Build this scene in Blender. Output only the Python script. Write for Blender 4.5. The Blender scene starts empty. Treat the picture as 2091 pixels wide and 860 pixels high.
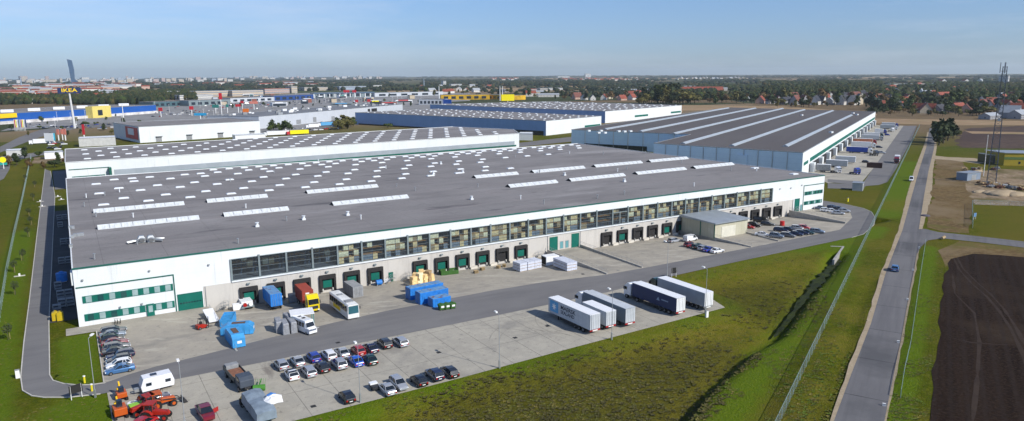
import bpy, math, random
from mathutils import Vector, Matrix
random.seed(7)
R = math.radians
sc = bpy.context.scene
C = bpy.data.collections.new('scene'); sc.collection.children.link(C)

# ------------------------------------------------------------------ camera
CF, CPIT, CROL, CYAW, CX, CY, CH = (1462.229025, 0.18758, -0.005722, 0.555358, -27.787382, -162.102026, 49.286204)
cF = Vector((math.sin(CYAW)*math.cos(CPIT), math.cos(CYAW)*math.cos(CPIT), -math.sin(CPIT)))
_r = Vector((math.cos(CYAW), -math.sin(CYAW), 0)); _u = _r.cross(cF)
cR = _r*math.cos(CROL)+_u*math.sin(CROL); cU = -_r*math.sin(CROL)+_u*math.cos(CROL)
cam = bpy.data.cameras.new('camera'); camo = bpy.data.objects.new('camera', cam); C.objects.link(camo)
m = Matrix((cR, cU, -cF)).transposed().to_4x4(); m.translation = Vector((CX, CY, CH)); camo.matrix_world = m
cam.sensor_width = 36; cam.lens = CF/2091*36; cam.clip_start = 1; cam.clip_end = 120000
sc.camera = camo
# ------------------------------------------------------------------ light
SUN = Vector((6.88, -14.83, 0)).normalized()*math.cos(R(36.5)); SUN.z = math.sin(R(36.5))
w = bpy.data.worlds.new('World'); sc.world = w; w.use_nodes = True
nt = w.node_tree; nt.nodes.clear()
def N(nt, t, **k):
    n = nt.nodes.new(t)
    for a, b in k.items(): setattr(n, a, b)
    return n
sky = N(nt, 'ShaderNodeTexSky', sky_type='NISHITA'); sky.sun_disc = False
sky.sun_elevation = R(36.5); sky.sun_rotation = math.atan2(SUN.x, SUN.y)
sky.altitude = 100; sky.air_density = 1.0; sky.dust_density = 0.3; sky.ozone_density = 2.5
bg = N(nt, 'ShaderNodeBackground'); bg.inputs['Strength'].default_value = 0.1
out = N(nt, 'ShaderNodeOutputWorld')
tc = N(nt, 'ShaderNodeTexCoord'); mp = N(nt, 'ShaderNodeMapping'); mp.inputs['Scale'].default_value = (1, 1, 9)
nz = N(nt, 'ShaderNodeTexNoise'); nz.inputs['Scale'].default_value = 2.2; nz.inputs['Detail'].default_value = 7; nz.inputs['Roughness'].default_value = .6
cr = N(nt, 'ShaderNodeValToRGB'); cr.color_ramp.elements[0].position = .47; cr.color_ramp.elements[1].position = .82
cr.color_ramp.elements[0].color = (0, 0, 0, 1); cr.color_ramp.elements[1].color = (.5, .5, .5, 1)
mx = N(nt, 'ShaderNodeMixRGB'); mx.inputs['Color2'].default_value = (8.0, 8.4, 9.4, 1)
L = nt.links.new
L(tc.outputs['Generated'], mp.inputs['Vector']); L(mp.outputs[0], nz.inputs['Vector']); L(nz.outputs['Fac'], cr.inputs['Fac'])
L(cr.outputs['Color'], mx.inputs['Fac']); tn = N(nt, 'ShaderNodeMixRGB', blend_type='MULTIPLY'); tn.inputs['Fac'].default_value = 1; tn.inputs['Color2'].default_value = (.80, .96, 1.24, 1)
sx = N(nt, 'ShaderNodeSeparateXYZ'); hr_ = N(nt, 'ShaderNodeMapRange'); hr_.inputs['From Max'].default_value = .16; hg = N(nt, 'ShaderNodeMixRGB'); hg.inputs[1].default_value = (.72, .78, .97, 1); hg.inputs[2].default_value = (1, 1, 1, 1)
L(tc.outputs['Generated'], sx.inputs[0]); L(sx.outputs[2], hr_.inputs[0]); L(hr_.outputs[0], hg.inputs[0]); m4 = N(nt, 'ShaderNodeMixRGB', blend_type='MULTIPLY'); m4.inputs[0].default_value = 1
L(sky.outputs['Color'], tn.inputs['Color1']); L(tn.outputs[0], m4.inputs[1]); L(hg.outputs[0], m4.inputs[2]); L(m4.outputs[0], mx.inputs['Color1']); L(mx.outputs['Color'], bg.inputs['Color']); L(bg.outputs[0], out.inputs['Surface'])
sl = bpy.data.lights.new('sun', 'SUN'); sl.energy = 5.0; sl.angle = R(.5); sl.color = (1, .955, .88)
so = bpy.data.objects.new('sun', sl); C.objects.link(so); so.rotation_euler = SUN.to_track_quat('Z', 'Y').to_euler(); so.location = (0, -200, 300)
sc.view_settings.view_transform = 'Standard'; sc.view_settings.look = 'None'; sc.view_settings.exposure = 0; sc.view_settings.gamma = 1
sc.view_settings.use_curve_mapping = False
sc.render.engine = 'CYCLES'; sc.cycles.max_bounces = 6; sc.cycles.transparent_max_bounces = 12; sc.cycles.volume_bounces = 1
sc.cycles.diffuse_bounces = 2; sc.cycles.use_denoising = True; sc.cycles.use_adaptive_sampling = True; sc.cycles.adaptive_threshold = .02
sc.cycles.caustics_reflective = False; sc.cycles.caustics_refractive = False

# ------------------------------------------------------------------ survey: photo pixel -> metres on the ground
def ray(x, y): return cF+cR*((x-1045.5)/CF)-cU*((y-430)/CF)
def G(x, y, z=0):
    d = ray(x, y); hl = math.hypot(d.x, d.y)
    if d.z > -.0027*hl: d.z = -.0027*hl       # never beyond some 22 km
    t = (z-CH)/d.z; return (CX+d.x*t, CY+d.y*t)
def ztop(x, y, yt):
    gx, gy = G(x, y); t = math.hypot(gx-CX, gy-CY); d = ray(x, yt); return CH+d.z/math.hypot(d.x, d.y)*t
def az(p): return math.atan2(p[0]-CX, p[1]-CY)
# the dock yard falls towards the docks; ramps stay level
ZONES = [(-5.4, 84.2), (95.6, 135.6), (151.2, 189)]
def surf(x, y):
    for a, b in ZONES:
        if a <= x <= b and -23.5 < y < 1: return -1.25*(min(y, 0)+23.5)/23.5
    return 0.0
def P(x, y, h=0):
    z = 0
    for _ in range(6):
        g = G(x, y, z+h); z = surf(*g)
    return (g[0], g[1], z)

# ------------------------------------------------------------------ materials
MATS = {}
def newmat(name):
    m = bpy.data.materials.new(name); m.use_nodes = True; return m, m.node_tree, m.node_tree.nodes['Principled BSDF']
def mat(name, col=None, rough=.7, metal=0., var=.12, scale=.6, bump=0., bscale=8., spec=.4, coat=0.):
    if name in MATS: return MATS[name]
    m, t, b = newmat(name); MATS[name] = m
    b.inputs['Roughness'].default_value = rough; b.inputs['Metallic'].default_value = metal
    b.inputs['Specular IOR Level'].default_value = spec; b.inputs['Coat Weight'].default_value = coat
    tc = N(t, 'ShaderNodeTexCoord'); nz = N(t, 'ShaderNodeTexNoise'); nz.inputs['Scale'].default_value = scale; nz.inputs['Detail'].default_value = 5
    ml = N(t, 'ShaderNodeMath', operation='MULTIPLY_ADD'); ml.inputs[1].default_value = 2*var*2; ml.inputs[2].default_value = 1-2*var
    mx = N(t, 'ShaderNodeVectorMath', operation='SCALE'); mx.inputs[0].default_value = col
    t.links.new(tc.outputs['Object'], nz.inputs['Vector']); t.links.new(nz.outputs['Fac'], ml.inputs[0]); t.links.new(ml.outputs[0], mx.inputs['Scale'])
    t.links.new(mx.outputs[0], b.inputs['Base Color'])
    if bump:
        n2 = N(t, 'ShaderNodeTexNoise'); n2.inputs['Scale'].default_value = bscale; bp = N(t, 'ShaderNodeBump'); bp.inputs['Strength'].default_value = bump
        t.links.new(tc.outputs['Object'], n2.inputs['Vector']); t.links.new(n2.outputs['Fac'], bp.inputs['Height']); t.links.new(bp.outputs[0], b.inputs['Normal'])
    return m
def multi(name, layers, rough=.9, bump=.3, bscale=2., coord='Object', extra=None):
    """layers: [(color)], then (scale, lo, hi, color, detail, stretch) mixed in by noise"""
    if name in MATS: return MATS[name]
    m, t, b = newmat(name); MATS[name] = m; b.inputs['Roughness'].default_value = rough; b.inputs['Specular IOR Level'].default_value = .06
    tc = N(t, 'ShaderNodeTexCoord'); cur = None
    rgb = N(t, 'ShaderNodeRGB'); rgb.outputs[0].default_value = (*layers[0], 1); cur = rgb.outputs[0]
    for k, l in enumerate(layers[1:]):
        scl, lo, hi, col = l[:4]; det = l[4] if len(l) > 4 else 6; st = l[5] if len(l) > 5 else (1, 1, 1); rot = l[6] if len(l) > 6 else 0
        m0 = N(t, 'ShaderNodeMapping'); m0.inputs['Rotation'].default_value = (0, 0, rot); mp = N(t, 'ShaderNodeMapping'); mp.inputs['Scale'].default_value = st; mp.inputs['Location'].default_value = (k*13.7, k*7.1, 0)
        nz = N(t, 'ShaderNodeTexNoise'); nz.inputs['Scale'].default_value = scl; nz.inputs['Detail'].default_value = det; nz.inputs['Roughness'].default_value = .62
        mr = N(t, 'ShaderNodeMapRange'); mr.inputs['From Min'].default_value = lo; mr.inputs['From Max'].default_value = hi
        mx = N(t, 'ShaderNodeMixRGB'); mx.inputs['Color2'].default_value = (*col, 1)
        t.links.new(tc.outputs[coord], m0.inputs[0]); t.links.new(m0.outputs[0], mp.inputs[0]); t.links.new(mp.outputs[0], nz.inputs['Vector']); t.links.new(nz.outputs['Fac'], mr.inputs[0])
        t.links.new(mr.outputs[0], mx.inputs['Fac']); t.links.new(cur, mx.inputs['Color1']); cur = mx.outputs[0]
    if extra: cur = extra(t, tc, cur)
    t.links.new(cur, b.inputs['Base Color'])
    if bump:
        n2 = N(t, 'ShaderNodeTexNoise'); n2.inputs['Scale'].default_value = bscale; n2.inputs['Detail'].default_value = 6
        bp = N(t, 'ShaderNodeBump'); bp.inputs['Strength'].default_value = bump; bp.inputs['Distance'].default_value = .3
        t.links.new(tc.outputs[coord], n2.inputs['Vector']); t.links.new(n2.outputs['Fac'], bp.inputs['Height']); t.links.new(bp.outputs[0], b.inputs['Normal'])
    return m
def lines(t, tc, cur, sx, sy, wd, col, rot=0, fac=1., off=(0, 0)):
    """dark joints of a slab grid, sx by sy metres (0 = none)"""
    mp = N(t, 'ShaderNodeMapping'); mp.inputs['Rotation'].default_value = (0, 0, rot); mp.inputs['Location'].default_value = (off[0], off[1], 0)
    nz = N(t, 'ShaderNodeTexNoise'); nz.inputs['Scale'].default_value = .35
    t.links.new(tc.outputs['Object'], mp.inputs[0]); sp = N(t, 'ShaderNodeSeparateXYZ'); t.links.new(mp.outputs[0], sp.inputs[0])
    t.links.new(mp.outputs[0], nz.inputs['Vector'])
    for ax, s in ((0, sx), (1, sy)):
        if not s: continue
        a = N(t, 'ShaderNodeMath', operation='PINGPONG'); a.inputs[1].default_value = s/2; t.links.new(sp.outputs[ax], a.inputs[0])
        b = N(t, 'ShaderNodeMapRange'); b.inputs['From Min'].default_value = wd; b.inputs['From Max'].default_value = wd*.4; b.inputs['To Max'].default_value = fac; t.links.new(a.outputs[0], b.inputs[0])
        c = N(t, 'ShaderNodeMath', operation='MULTIPLY'); t.links.new(b.outputs[0], c.inputs[0]); t.links.new(nz.outputs['Fac'], c.inputs[1])
        mx = N(t, 'ShaderNodeMixRGB'); mx.inputs['Color2'].default_value = (*col, 1); t.links.new(c.outputs[0], mx.inputs['Fac']); t.links.new(cur, mx.inputs['Color1']); cur = mx.outputs[0]
    return cur
def glassmat(name, tint, op=.35, rough=.05):
    if name in MATS: return MATS[name]
    m, t, b = newmat(name); MATS[name] = m
    b.inputs['Base Color'].default_value = (*[c*.4 for c in tint], 1); b.inputs['Roughness'].default_value = rough; b.inputs['Specular IOR Level'].default_value = .8
    tr = N(t, 'ShaderNodeBsdfTransparent'); tr.inputs[0].default_value = (*tint, 1); ms = N(t, 'ShaderNodeMixShader'); ms.inputs[0].default_value = op
    o = t.nodes['Material Output']; t.links.new(tr.outputs[0], ms.inputs[1]); t.links.new(b.outputs[0], ms.inputs[2]); t.links.new(ms.outputs[0], o.inputs['Surface'])
    return m

# ------------------------------------------------------------------ mesh builder
class MB:
    def __init__(s): s.v = []; s.f = []; s.mi = []; s.cur = 0; s.T = None
    def add(s, vs, fs):
        n = len(s.v)
        if s.T is not None: vs = [tuple(s.T @ Vector(v)) for v in vs]
        s.v += [tuple(v) for v in vs]; s.f += [tuple(n+i for i in f) for f in fs]; s.mi += [s.cur]*len(fs); return s
    def box(s, x0, y0, z0, x1, y1, z1, rz=None):
        vs = [(x0, y0, z0), (x1, y0, z0), (x1, y1, z0), (x0, y1, z0), (x0, y0, z1), (x1, y0, z1), (x1, y1, z1), (x0, y1, z1)]
        if rz is not None:
            cx, cy = (x0+x1)/2, (y0+y1)/2; c, q = math.cos(rz), math.sin(rz)
            vs = [(cx+(x-cx)*c-(y-cy)*q, cy+(x-cx)*q+(y-cy)*c, z) for x, y, z in vs]
        return s.add(vs, [(3, 2, 1, 0), (4, 5, 6, 7), (0, 1, 5, 4), (1, 2, 6, 5), (2, 3, 7, 6), (3, 0, 4, 7)])
    def prism(s, poly, z0, z1):
        n = len(poly)
        if sum(poly[i][0]*poly[(i+1) % n][1]-poly[(i+1) % n][0]*poly[i][1] for i in range(n)) < 0: poly = poly[::-1]
        a = (lambda p: z0(*p[:2])) if callable(z0) else (lambda p: z0)
        b = (lambda p: z1(*p[:2])) if callable(z1) else (lambda p: z1)
        vs = [(p[0], p[1], a(p)) for p in poly]+[(p[0], p[1], b(p)) for p in poly]
        return s.add(vs, [tuple(range(n-1, -1, -1)), tuple(range(n, 2*n))]+[(i, (i+1) % n, n+(i+1) % n, n+i) for i in range(n)])
    def side(s, prof, y0, y1):          # profile in x,z swept along y
        n = len(prof); vs = [(x, y0, z) for x, z in prof]+[(x, y1, z) for x, z in prof]
        return s.add(vs, [tuple(range(n)), tuple(range(2*n-1, n-1, -1))]+[(i, n+i, n+(i+1) % n, (i+1) % n) for i in range(n)])
    def quad(s, a, b, c, d): return s.add([a, b, c, d], [(0, 1, 2, 3)])
    def cyl(s, p0, p1, r, n=8, r2=None):
        p0, p1 = Vector(p0), Vector(p1); r2 = r if r2 is None else r2; d = (p1-p0).normalized()
        a = d.orthogonal().normalized(); b = d.cross(a); vs = []
        for p, q in ((p0, r), (p1, r2)): vs += [p+(a*math.cos(2*math.pi*i/n)+b*math.sin(2*math.pi*i/n))*q for i in range(n)]
        return s.add(vs, [tuple(range(n-1, -1, -1)), tuple(range(n, 2*n))]+[(i, (i+1) % n, n+(i+1) % n, n+i) for i in range(n)])
    def rings(s, rings, caps=True):
        n = len(rings[0]); vs = [p for r in rings for p in r]; fs = []
        for k in range(len(rings)-1):
            fs += [(k*n+i, k*n+(i+1) % n, (k+1)*n+(i+1) % n, (k+1)*n+i) for i in range(n)]
        if caps: fs += [tuple(range(n-1, -1, -1)), tuple((len(rings)-1)*n+i for i in range(n))]
        return s.add(vs, fs)
    def beam(s, a, b, w, h=None):       # square bar between two points
        a, b = Vector(a), Vector(b); h = h or w; d = (b-a).normalized(); u = d.cross(Vector((0, 0, 1)))
        u = (u.normalized() if u.length > 1e-3 else Vector((1, 0, 0))); v = d.cross(u)
        rg = [[p+u*(sx*w/2)+v*(sy*h/2) for sx, sy in ((-1, -1), (1, -1), (1, 1), (-1, 1))] for p in (a, b)]
        return s.rings(rg)
    def build(s, name, mt, parent=None, smooth=False, world=False, bevel=0, kind=None):
        me = bpy.data.meshes.new(name)
        off = Vector((0, 0, 0))
        if world:
            q = parent
            while q is not None: off += q.location; q = q.parent
        me.from_pydata([Vector(v)-off for v in s.v] if world else s.v, [], s.f)
        for mm in (mt if isinstance(mt, (list, tuple)) else [mt]): me.materials.append(mm)
        for p, i in zip(me.polygons, s.mi): p.material_index = i; p.use_smooth = smooth
        me.update(); o = bpy.data.objects.new(name, me); C.objects.link(o)
        if parent is not None: o.parent = parent
        if kind: o['kind'] = kind
        if bevel:
            md = o.modifiers.new('bevel', 'BEVEL'); md.width = bevel; md.segments = 2; md.limit_method = 'ANGLE'
        return o
def tag(o, label=None, cat=None, group=None, kind=None):
    for k, v in (('label', label), ('category', cat), ('group', group), ('kind', kind)):
        if v: o[k] = v
    return o
def thing(name, loc, rz=0, label=None, cat=None, group=None):
    o = bpy.data.objects.new(name, None); C.objects.link(o); o.location = loc; o.rotation_euler = (0, 0, rz); o.empty_display_size = .5
    return tag(o, label, cat, group)
def copy_tree(o, parent=None, kids=None):
    c = o.copy(); C.objects.link(c); c.parent = parent
    for ch in list(o.children): copy_tree(ch, c)
    return c
def place(o, loc, rz, label=None, cat=None, group=None):
    o.location = loc; o.rotation_euler = (0, 0, rz); return tag(o, label, cat, group)
ORD = 'first second third fourth fifth sixth seventh eighth ninth tenth eleventh twelfth thirteenth fourteenth fifteenth sixteenth seventeenth eighteenth nineteenth twentieth'.split()
TENS = {2: 'twenty', 3: 'thirty', 4: 'forty', 5: 'fifty', 6: 'sixty', 7: 'seventy', 8: 'eighty', 9: 'ninety'}
TEN2 = {3: 'thirtieth', 4: 'fortieth', 5: 'fiftieth', 6: 'sixtieth', 7: 'seventieth', 8: 'eightieth', 9: 'ninetieth'}
def ordw(n):
    if n < 20: return ORD[n]
    k = n+1
    if k < 100: return TEN2[k//10] if k % 10 == 0 else TENS[k//10]+'-'+ORD[k % 10-1]
    return 'hundred-'+ordw(k-101) if k > 100 else 'hundredth'
def relabel(objs, desc, where):
    """desc(o) text, where text; ordinals run from the left of the photo, separately for each description"""
    cnt = {}
    for o in sorted(objs, key=lambda o: az(o.location)):
        d = desc(o) if callable(desc) else desc; k = cnt.get(d, 0); cnt[d] = k+1
        o['label'] = '%s, %s from left %s' % (d, ordw(k), where)
def text_mesh(body, size, parent, name, mt, M, ext=.01, align='LEFT', sx=1.):
    cu = bpy.data.curves.new(name, 'FONT'); cu.body = body; cu.size = size; cu.extrude = ext; cu.align_x = align; cu.align_y = 'CENTER'; cu.resolution_u = 2; cu.offset = size*.018
    t = bpy.data.objects.new(name+'_curve', cu); C.objects.link(t); bpy.context.view_layer.update()
    me = bpy.data.meshes.new_from_object(t.evaluated_get(bpy.context.evaluated_depsgraph_get())); bpy.data.objects.remove(t); bpy.data.curves.remove(cu)
    me.transform(M @ Matrix.Diagonal((sx, 1, 1, 1))); me.name = name; me.materials.clear(); me.materials.append(mt)
    o = bpy.data.objects.new(name, me); C.objects.link(o); o.parent = parent; return o
# ================================================================== SETTING
from mathutils import noise as mnoise
def seg_d(px, py, a, b):
    ax, ay = a; bx, by = b; dx, dy = bx-ax, by-ay; t = max(0, min(1, ((px-ax)*dx+(py-ay)*dy)/(dx*dx+dy*dy)))
    return math.hypot(px-ax-dx*t, py-ay-dy*t)
DITCH = [(150, -46.5), (128, -56.5), (110.7, -64.2), (96, -71.5), (85, -76.6), (73.9, -79), (53.6, -87), (41.5, -92.6), (18, -104), (-10, -118)]
D2 = [G(1782, 570), G(1760, 615), G(1735, 690), G(1715, 750), G(1690, 810), G(1660, 880)]
BASIN = [G(1690, 505), G(1600, 520), G(1500, 560), G(1430, 640), G(1500, 640), G(1300, 690), G(1000, 770), G(900, 830), G(860, 900), G(1300, 900), G(1500, 700), G(1620, 620)]
DXS = sorted(DITCH)
def ditch_y(x):
    if x <= DXS[0][0]: return DXS[0][1]
    for a, c in zip(DXS, DXS[1:]):
        if x <= c[0]: return a[1]+(c[1]-a[1])*(x-a[0])/(c[0]-a[0])
    return DXS[-1][1]
def gz(x, y):
    z = -.03*(1+math.sin(x*.13+y*.07)*math.cos(y*.11))
    if -25 < x < 207 and -27 < y < 150: return -2.6
    if -130 < y < -36 and -20 < x < 200:
        d = min(seg_d(x, y, DITCH[i], DITCH[i+1]) for i in range(len(DITCH)-1))
        z -= 2.2*max(0, 1-d/2.7)**.8
        if y < -40 and -5 < x < 150:      # shallow basin between the lot and the ditch
            k = max(0, min(1, (-y-64-(-6 if x > 95 else 0)*1)/8)) if x < 95 else max(0, min(1, (-y-41-(x-95)*.05)/9))
            z -= 1.5*k*k*(3-2*k)*(1 if d > 3 else d/3)*max(0, min(1, (150-x)/18))*max(0, min(1, (y-ditch_y(x)+2.2)/3.2))
        d = min(seg_d(x, y, D2[i], D2[i+1]) for i in range(len(D2)-1)); z -= .55*max(0, 1-d/1.6)
    return z
def axis(lo, hi, st, ext, g=1.16, mid=None):
    a = []; x = lo
    while x < hi: a.append(x); x += st
    a.append(hi); s = st
    L_ = []; x = lo
    while x > -ext: s *= g; x -= s; L_.append(x)
    s = st; H_ = []; x = hi
    while x < ext: s *= g; x += s; H_.append(x)
    return L_[::-1]+a+H_
def blob(x, y, px, py, r, s=1.0):
    g = G(px, py); return max(0, 1-math.hypot((x-g[0])/r, (y-g[1])/(r*s)))
REED = [(1010, 800, 16, .5), (1110, 770, 14, .6), (1180, 740, 12, .8), (1260, 760, 13, 1), (1350, 740, 14, 1), (1440, 720, 12, 1), (1120, 840, 16, .7), (1230, 830, 16, .8), (1330, 800, 14, 1), (1540, 590, 20, .6), (1580, 620, 18, .8), (1500, 610, 14, .5), (950, 840, 10, .6)]
RG = [(G(a, b), r, s) for a, b, r, s in REED]
DRYP = [(G(a, b), r) for a, b, r in ((1400, 570, 12), (1350, 680, 12), (1440, 680, 10), (1250, 700, 9), (1000, 780, 8), (1550, 560, 22), (1620, 530, 15), (850, 830, 8), (1500, 660, 12), (1790, 560, 10), (1740, 640, 10), (1700, 700, 9), (1810, 500, 12), (1850, 420, 22), (10, 400, 10), (10, 350, 40), (1700, 800, 8))]
xs = axis(-60, 230, 1.4, 19000); ys = axis(-130, 26, 1.4, 19000)
vs = []; fs = []; reed = []; dry = []; lush = []
LUSH = [([(-4, -65), (22, -65), (46, -64.5), (88, -63.5), (94, -52), (96, -41), (120, -39.5), (178, -38.5), (192, -33)], 4.5), ([G(1826, 860), G(1846, 780), G(1862, 700), G(1876, 620), G(1890, 550), G(1898, 505)], 3.2), ([(-42, -40), (-43, 20), (-43, 110)], 5), ([(-30, -29), (-30, -8)], 5), ([(-30, -42), (-28, -60), (-45, -50)], 9), ([G(1740, 480), G(1700, 560), G(1600, 690), G(1500, 800), G(1450, 870)], 7), ([G(1860, 330), G(1840, 380), G(1810, 440)], 8), ([G(1880, 270), G(1868, 310)], 12)]
for y in ys:
    for x in xs:
        near = -60 <= x <= 260 and -130 <= y <= 60
        vs.append((x, y, gz(x, y) if near or (-70 < x < 300 and -140 < y < 170) else -.04))
        reed.append(max([0]+[1-math.hypot((x-g[0])/r, (y-g[1])/(r*s)) for g, r, s in RG]) if near else 0)
        lush.append(max([0]+[1-min(seg_d(x, y, L_[i], L_[i+1]) for i in range(len(L_)-1))/r_ for L_, r_ in LUSH]) if -80 < x < 400 and -150 < y < 220 else 0)
        dry.append(max([0]+[1-math.hypot(x-g[0], y-g[1])/r for g, r in DRYP]) if -80 < x < 400 and y < 400 else 0)
nx = len(xs)
for j in range(len(ys)-1):
    for i in range(nx-1): fs.append((j*nx+i, j*nx+i+1, (j+1)*nx+i+1, (j+1)*nx+i))
me = bpy.data.meshes.new('ground'); me.from_pydata(vs, [], fs)
for nm, arr in (('reed', reed), ('dry', dry), ('lush', lush)):
    at = me.attributes.new(nm, 'FLOAT', 'POINT'); at.data.foreach_set('value', arr)
for p in me.polygons: p.use_smooth = True
GRASS = (.070, .090, .002); GRASS2 = (.105, .115, .004)
def gextra(t, tc, cur):
    def nmix(cur, attr, col, col2, s, amp, gain):
        a = N(t, 'ShaderNodeAttribute', attribute_name=attr); nz = N(t, 'ShaderNodeTexNoise'); nz.inputs['Scale'].default_value = s; nz.inputs['Detail'].default_value = 7; nz.inputs['Roughness'].default_value = .65
        t.links.new(tc.outputs['Object'], nz.inputs['Vector'])
        ad = N(t, 'ShaderNodeMath', operation='MULTIPLY_ADD'); ad.inputs[1].default_value = amp; ad.inputs[2].default_value = -amp*.5; t.links.new(nz.outputs['Fac'], ad.inputs[0])
        sm = N(t, 'ShaderNodeMath', operation='ADD'); t.links.new(ad.outputs[0], sm.inputs[0]); t.links.new(a.outputs['Fac'], sm.inputs[1])
        mr = N(t, 'ShaderNodeMapRange'); mr.inputs['From Min'].default_value = .14; mr.inputs['From Max'].default_value = .6; mr.inputs['To Max'].default_value = gain; t.links.new(sm.outputs[0], mr.inputs[0])
        c = N(t, 'ShaderNodeMixRGB'); c.inputs[1].default_value = (*col, 1); c.inputs[2].default_value = (*col2, 1)
        n2 = N(t, 'ShaderNodeTexNoise'); n2.inputs['Scale'].default_value = s*5; n2.inputs['Detail'].default_value = 5; t.links.new(tc.outputs['Object'], n2.inputs['Vector'])
        m3 = N(t, 'ShaderNodeMapRange'); m3.inputs['From Min'].default_value = .4; m3.inputs['From Max'].default_value = .62; t.links.new(n2.outputs['Fac'], m3.inputs[0]); t.links.new(m3.outputs[0], c.inputs[0])
        mx = N(t, 'ShaderNodeMixRGB'); t.links.new(mr.outputs[0], mx.inputs[0]); t.links.new(cur, mx.inputs[1]); t.links.new(c.outputs[0], mx.inputs[2]); return mx.outputs[0]
    cur = nmix(cur, 'lush', (.075, .125, .004), (.10, .145, .008), .3, .8, .9)
    cur = nmix(cur, 'dry', (.15, .125, .02), (.11, .11, .008), .12, .9, .6)
    cur = nmix(cur, 'reed', (.050, .048, .008), (.095, .086, .012), .15, 1.1, .6)
    # beyond half a kilometre the land is farmland, scrub and gardens in strips
    sp = N(t, 'ShaderNodeVectorMath', operation='LENGTH'); t.links.new(tc.outputs['Object'], sp.inputs[0])
    mr = N(t, 'ShaderNodeMapRange'); mr.inputs['From Min'].default_value = 420; mr.inputs['From Max'].default_value = 640; t.links.new(sp.outputs['Value'], mr.inputs[0])
    mp = N(t, 'ShaderNodeMapping'); mp.inputs['Scale'].default_value = (.0016, .004, .001); mp.inputs['Rotation'].default_value = (0, 0, .55)
    vo = N(t, 'ShaderNodeTexVoronoi'); vo.inputs['Scale'].default_value = 1; t.links.new(tc.outputs['Object'], mp.inputs[0]); t.links.new(mp.outputs[0], vo.inputs['Vector'])
    rp = N(t, 'ShaderNodeValToRGB'); rp.color_ramp.interpolation = 'CONSTANT'; el = rp.color_ramp.elements
    el[0].color = (.055, .065, .03, 1); el[1].position = .3; el[1].color = (.16, .115, .065, 1)
    for pos, c in ((.45, (.06, .075, .03)), (.62, (.11, .10, .05)), (.72, (.05, .06, .03)), (.85, (.2, .15, .09))): e = el.new(pos); e.color = (*c, 1)
    s2 = N(t, 'ShaderNodeSeparateColor'); t.links.new(vo.outputs['Color'], s2.inputs[0]); t.links.new(s2.outputs[0], rp.inputs[0])
    mx = N(t, 'ShaderNodeMixRGB'); t.links.new(mr.outputs[0], mx.inputs[0]); t.links.new(cur, mx.inputs[1]); t.links.new(rp.outputs[0], mx.inputs[2]); return mx.outputs[0]
gm = multi('grass', [GRASS, (.045, .42, .58, GRASS2), (.35, .47, .6, (.125, .115, .014)), (.16, .55, .7, (.058, .092, .001)), (2.6, .38, .66, (.042, .054, .002)), (.9, .5, .7, (.115, .118, .008)), (.011, .48, .62, (.11, .098, .012), 3)], bump=.9, bscale=3., extra=gextra)
me.materials.append(gm); go = bpy.data.objects.new('ground', me); C.objects.link(go); go['kind'] = 'structure'

def sheet(name, poly, mt, z, jag=0, px=False, kind='structure', step=6):
    pts = [G(*p) for p in poly] if px else list(poly)
    if jag:
        rnd = random.Random(len(pts)*7+int(abs(pts[0][0]))); q = []
        for i in range(len(pts)):
            a, b = pts[i], pts[(i+1) % len(pts)]; n = max(1, int(math.dist(a, b)/step))
            for k in range(n):
                t = k/n; q.append((a[0]+(b[0]-a[0])*t+rnd.uniform(-jag, jag), a[1]+(b[1]-a[1])*t+rnd.uniform(-jag, jag)))
        pts = q
    b = MB(); b.add([(x, y, z) for x, y in pts], [tuple(range(len(pts)))])
    me_ = b.build(name, mt, kind=kind)
    bm_flip(me_); return me_
def bm_flip(o):
    for p in o.data.polygons:
        if p.normal.z < 0: p.flip()
concrete = multi('concrete paving', [(.39, .365, .305), (.05, .35, .7, (.32, .30, .255)), (.4, .45, .75, (.43, .40, .33)), (.12, .55, .68, (.27, .255, .225)), (.9, .58, .7, (.24, .225, .2)), (3, .55, .8, (.29, .27, .24)), (.25, .62, .72, (.22, .20, .175), 5, (1, .25, 1))], bump=.1,
                 extra=lambda t, tc, cur: lines(t, tc, cur, 5.9, 12.4, .07, (.11, .105, .095), fac=1.4, off=(1.2, 4)))
concrete2 = multi('yard paving', [(.355, .325, .27), (.06, .4, .7, (.28, .26, .225)), (.25, .42, .7, (.39, .355, .29)), (.14, .55, .7, (.25, .235, .205), 6, (.4, 1, 1)), (.4, .56, .66, (.44, .41, .34), 5, (.25, 1, 1), .5), (1.3, .6, .7, (.2, .19, .17)), (.5, .6, .72, (.27, .25, .22))], bump=.1,
                  extra=lambda t, tc, cur: lines(t, tc, cur, 0, 0, .06, (.1, .1, .1)))
asph = multi('asphalt', [(.17, .166, .166), (.07, .4, .7, (.20, .195, .19)), (.35, .45, .7, (.145, .142, .144), 5, (.15, 1, 1)), (5, .5, .8, (.17, .165, .165))], bump=.15)
OUT = [(-39.4, 303), (-38.9, 106), (-38.6, 24), (-38.6, -4), (-38.4, -23), (-37.9, -29.5), (-36.6, -32.6), (-35, -34.3), (-31.7, -36.4), (-27.4, -37.7), (-.6, -38.5), (42.7, -39.3), (73.9, -39.2), (93, -37.6), (119.3, -36.8), (172, -36.1), (179, -35.4), (195, -29), (207, -22), (216, -15), (220, -9), (222, 0), (222.5, 160)]
INN = [(212, 160), (212, 0), (210, -8), (208, -12), (200, -18), (190, -22.5), (179, -27.4), (149, -27.9), (136.6, -28), (95, -28), (83, -27.5), (66, -24.5), (52, -23.6), (27, -24), (16, -25), (2, -26.8), (-10, -29), (-19, -30.4), (-23, -31.6), (-26.5, -33.3), (-28.4, -33), (-30.4, -31.9), (-32.4, -29.9), (-33.8, -27.6), (-34.3, -24.6), (-34.7, 6.2), (-34.4, 194), (-36.8, 290)]
sheet('yard_road', OUT+INN, asph, .03)
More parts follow.
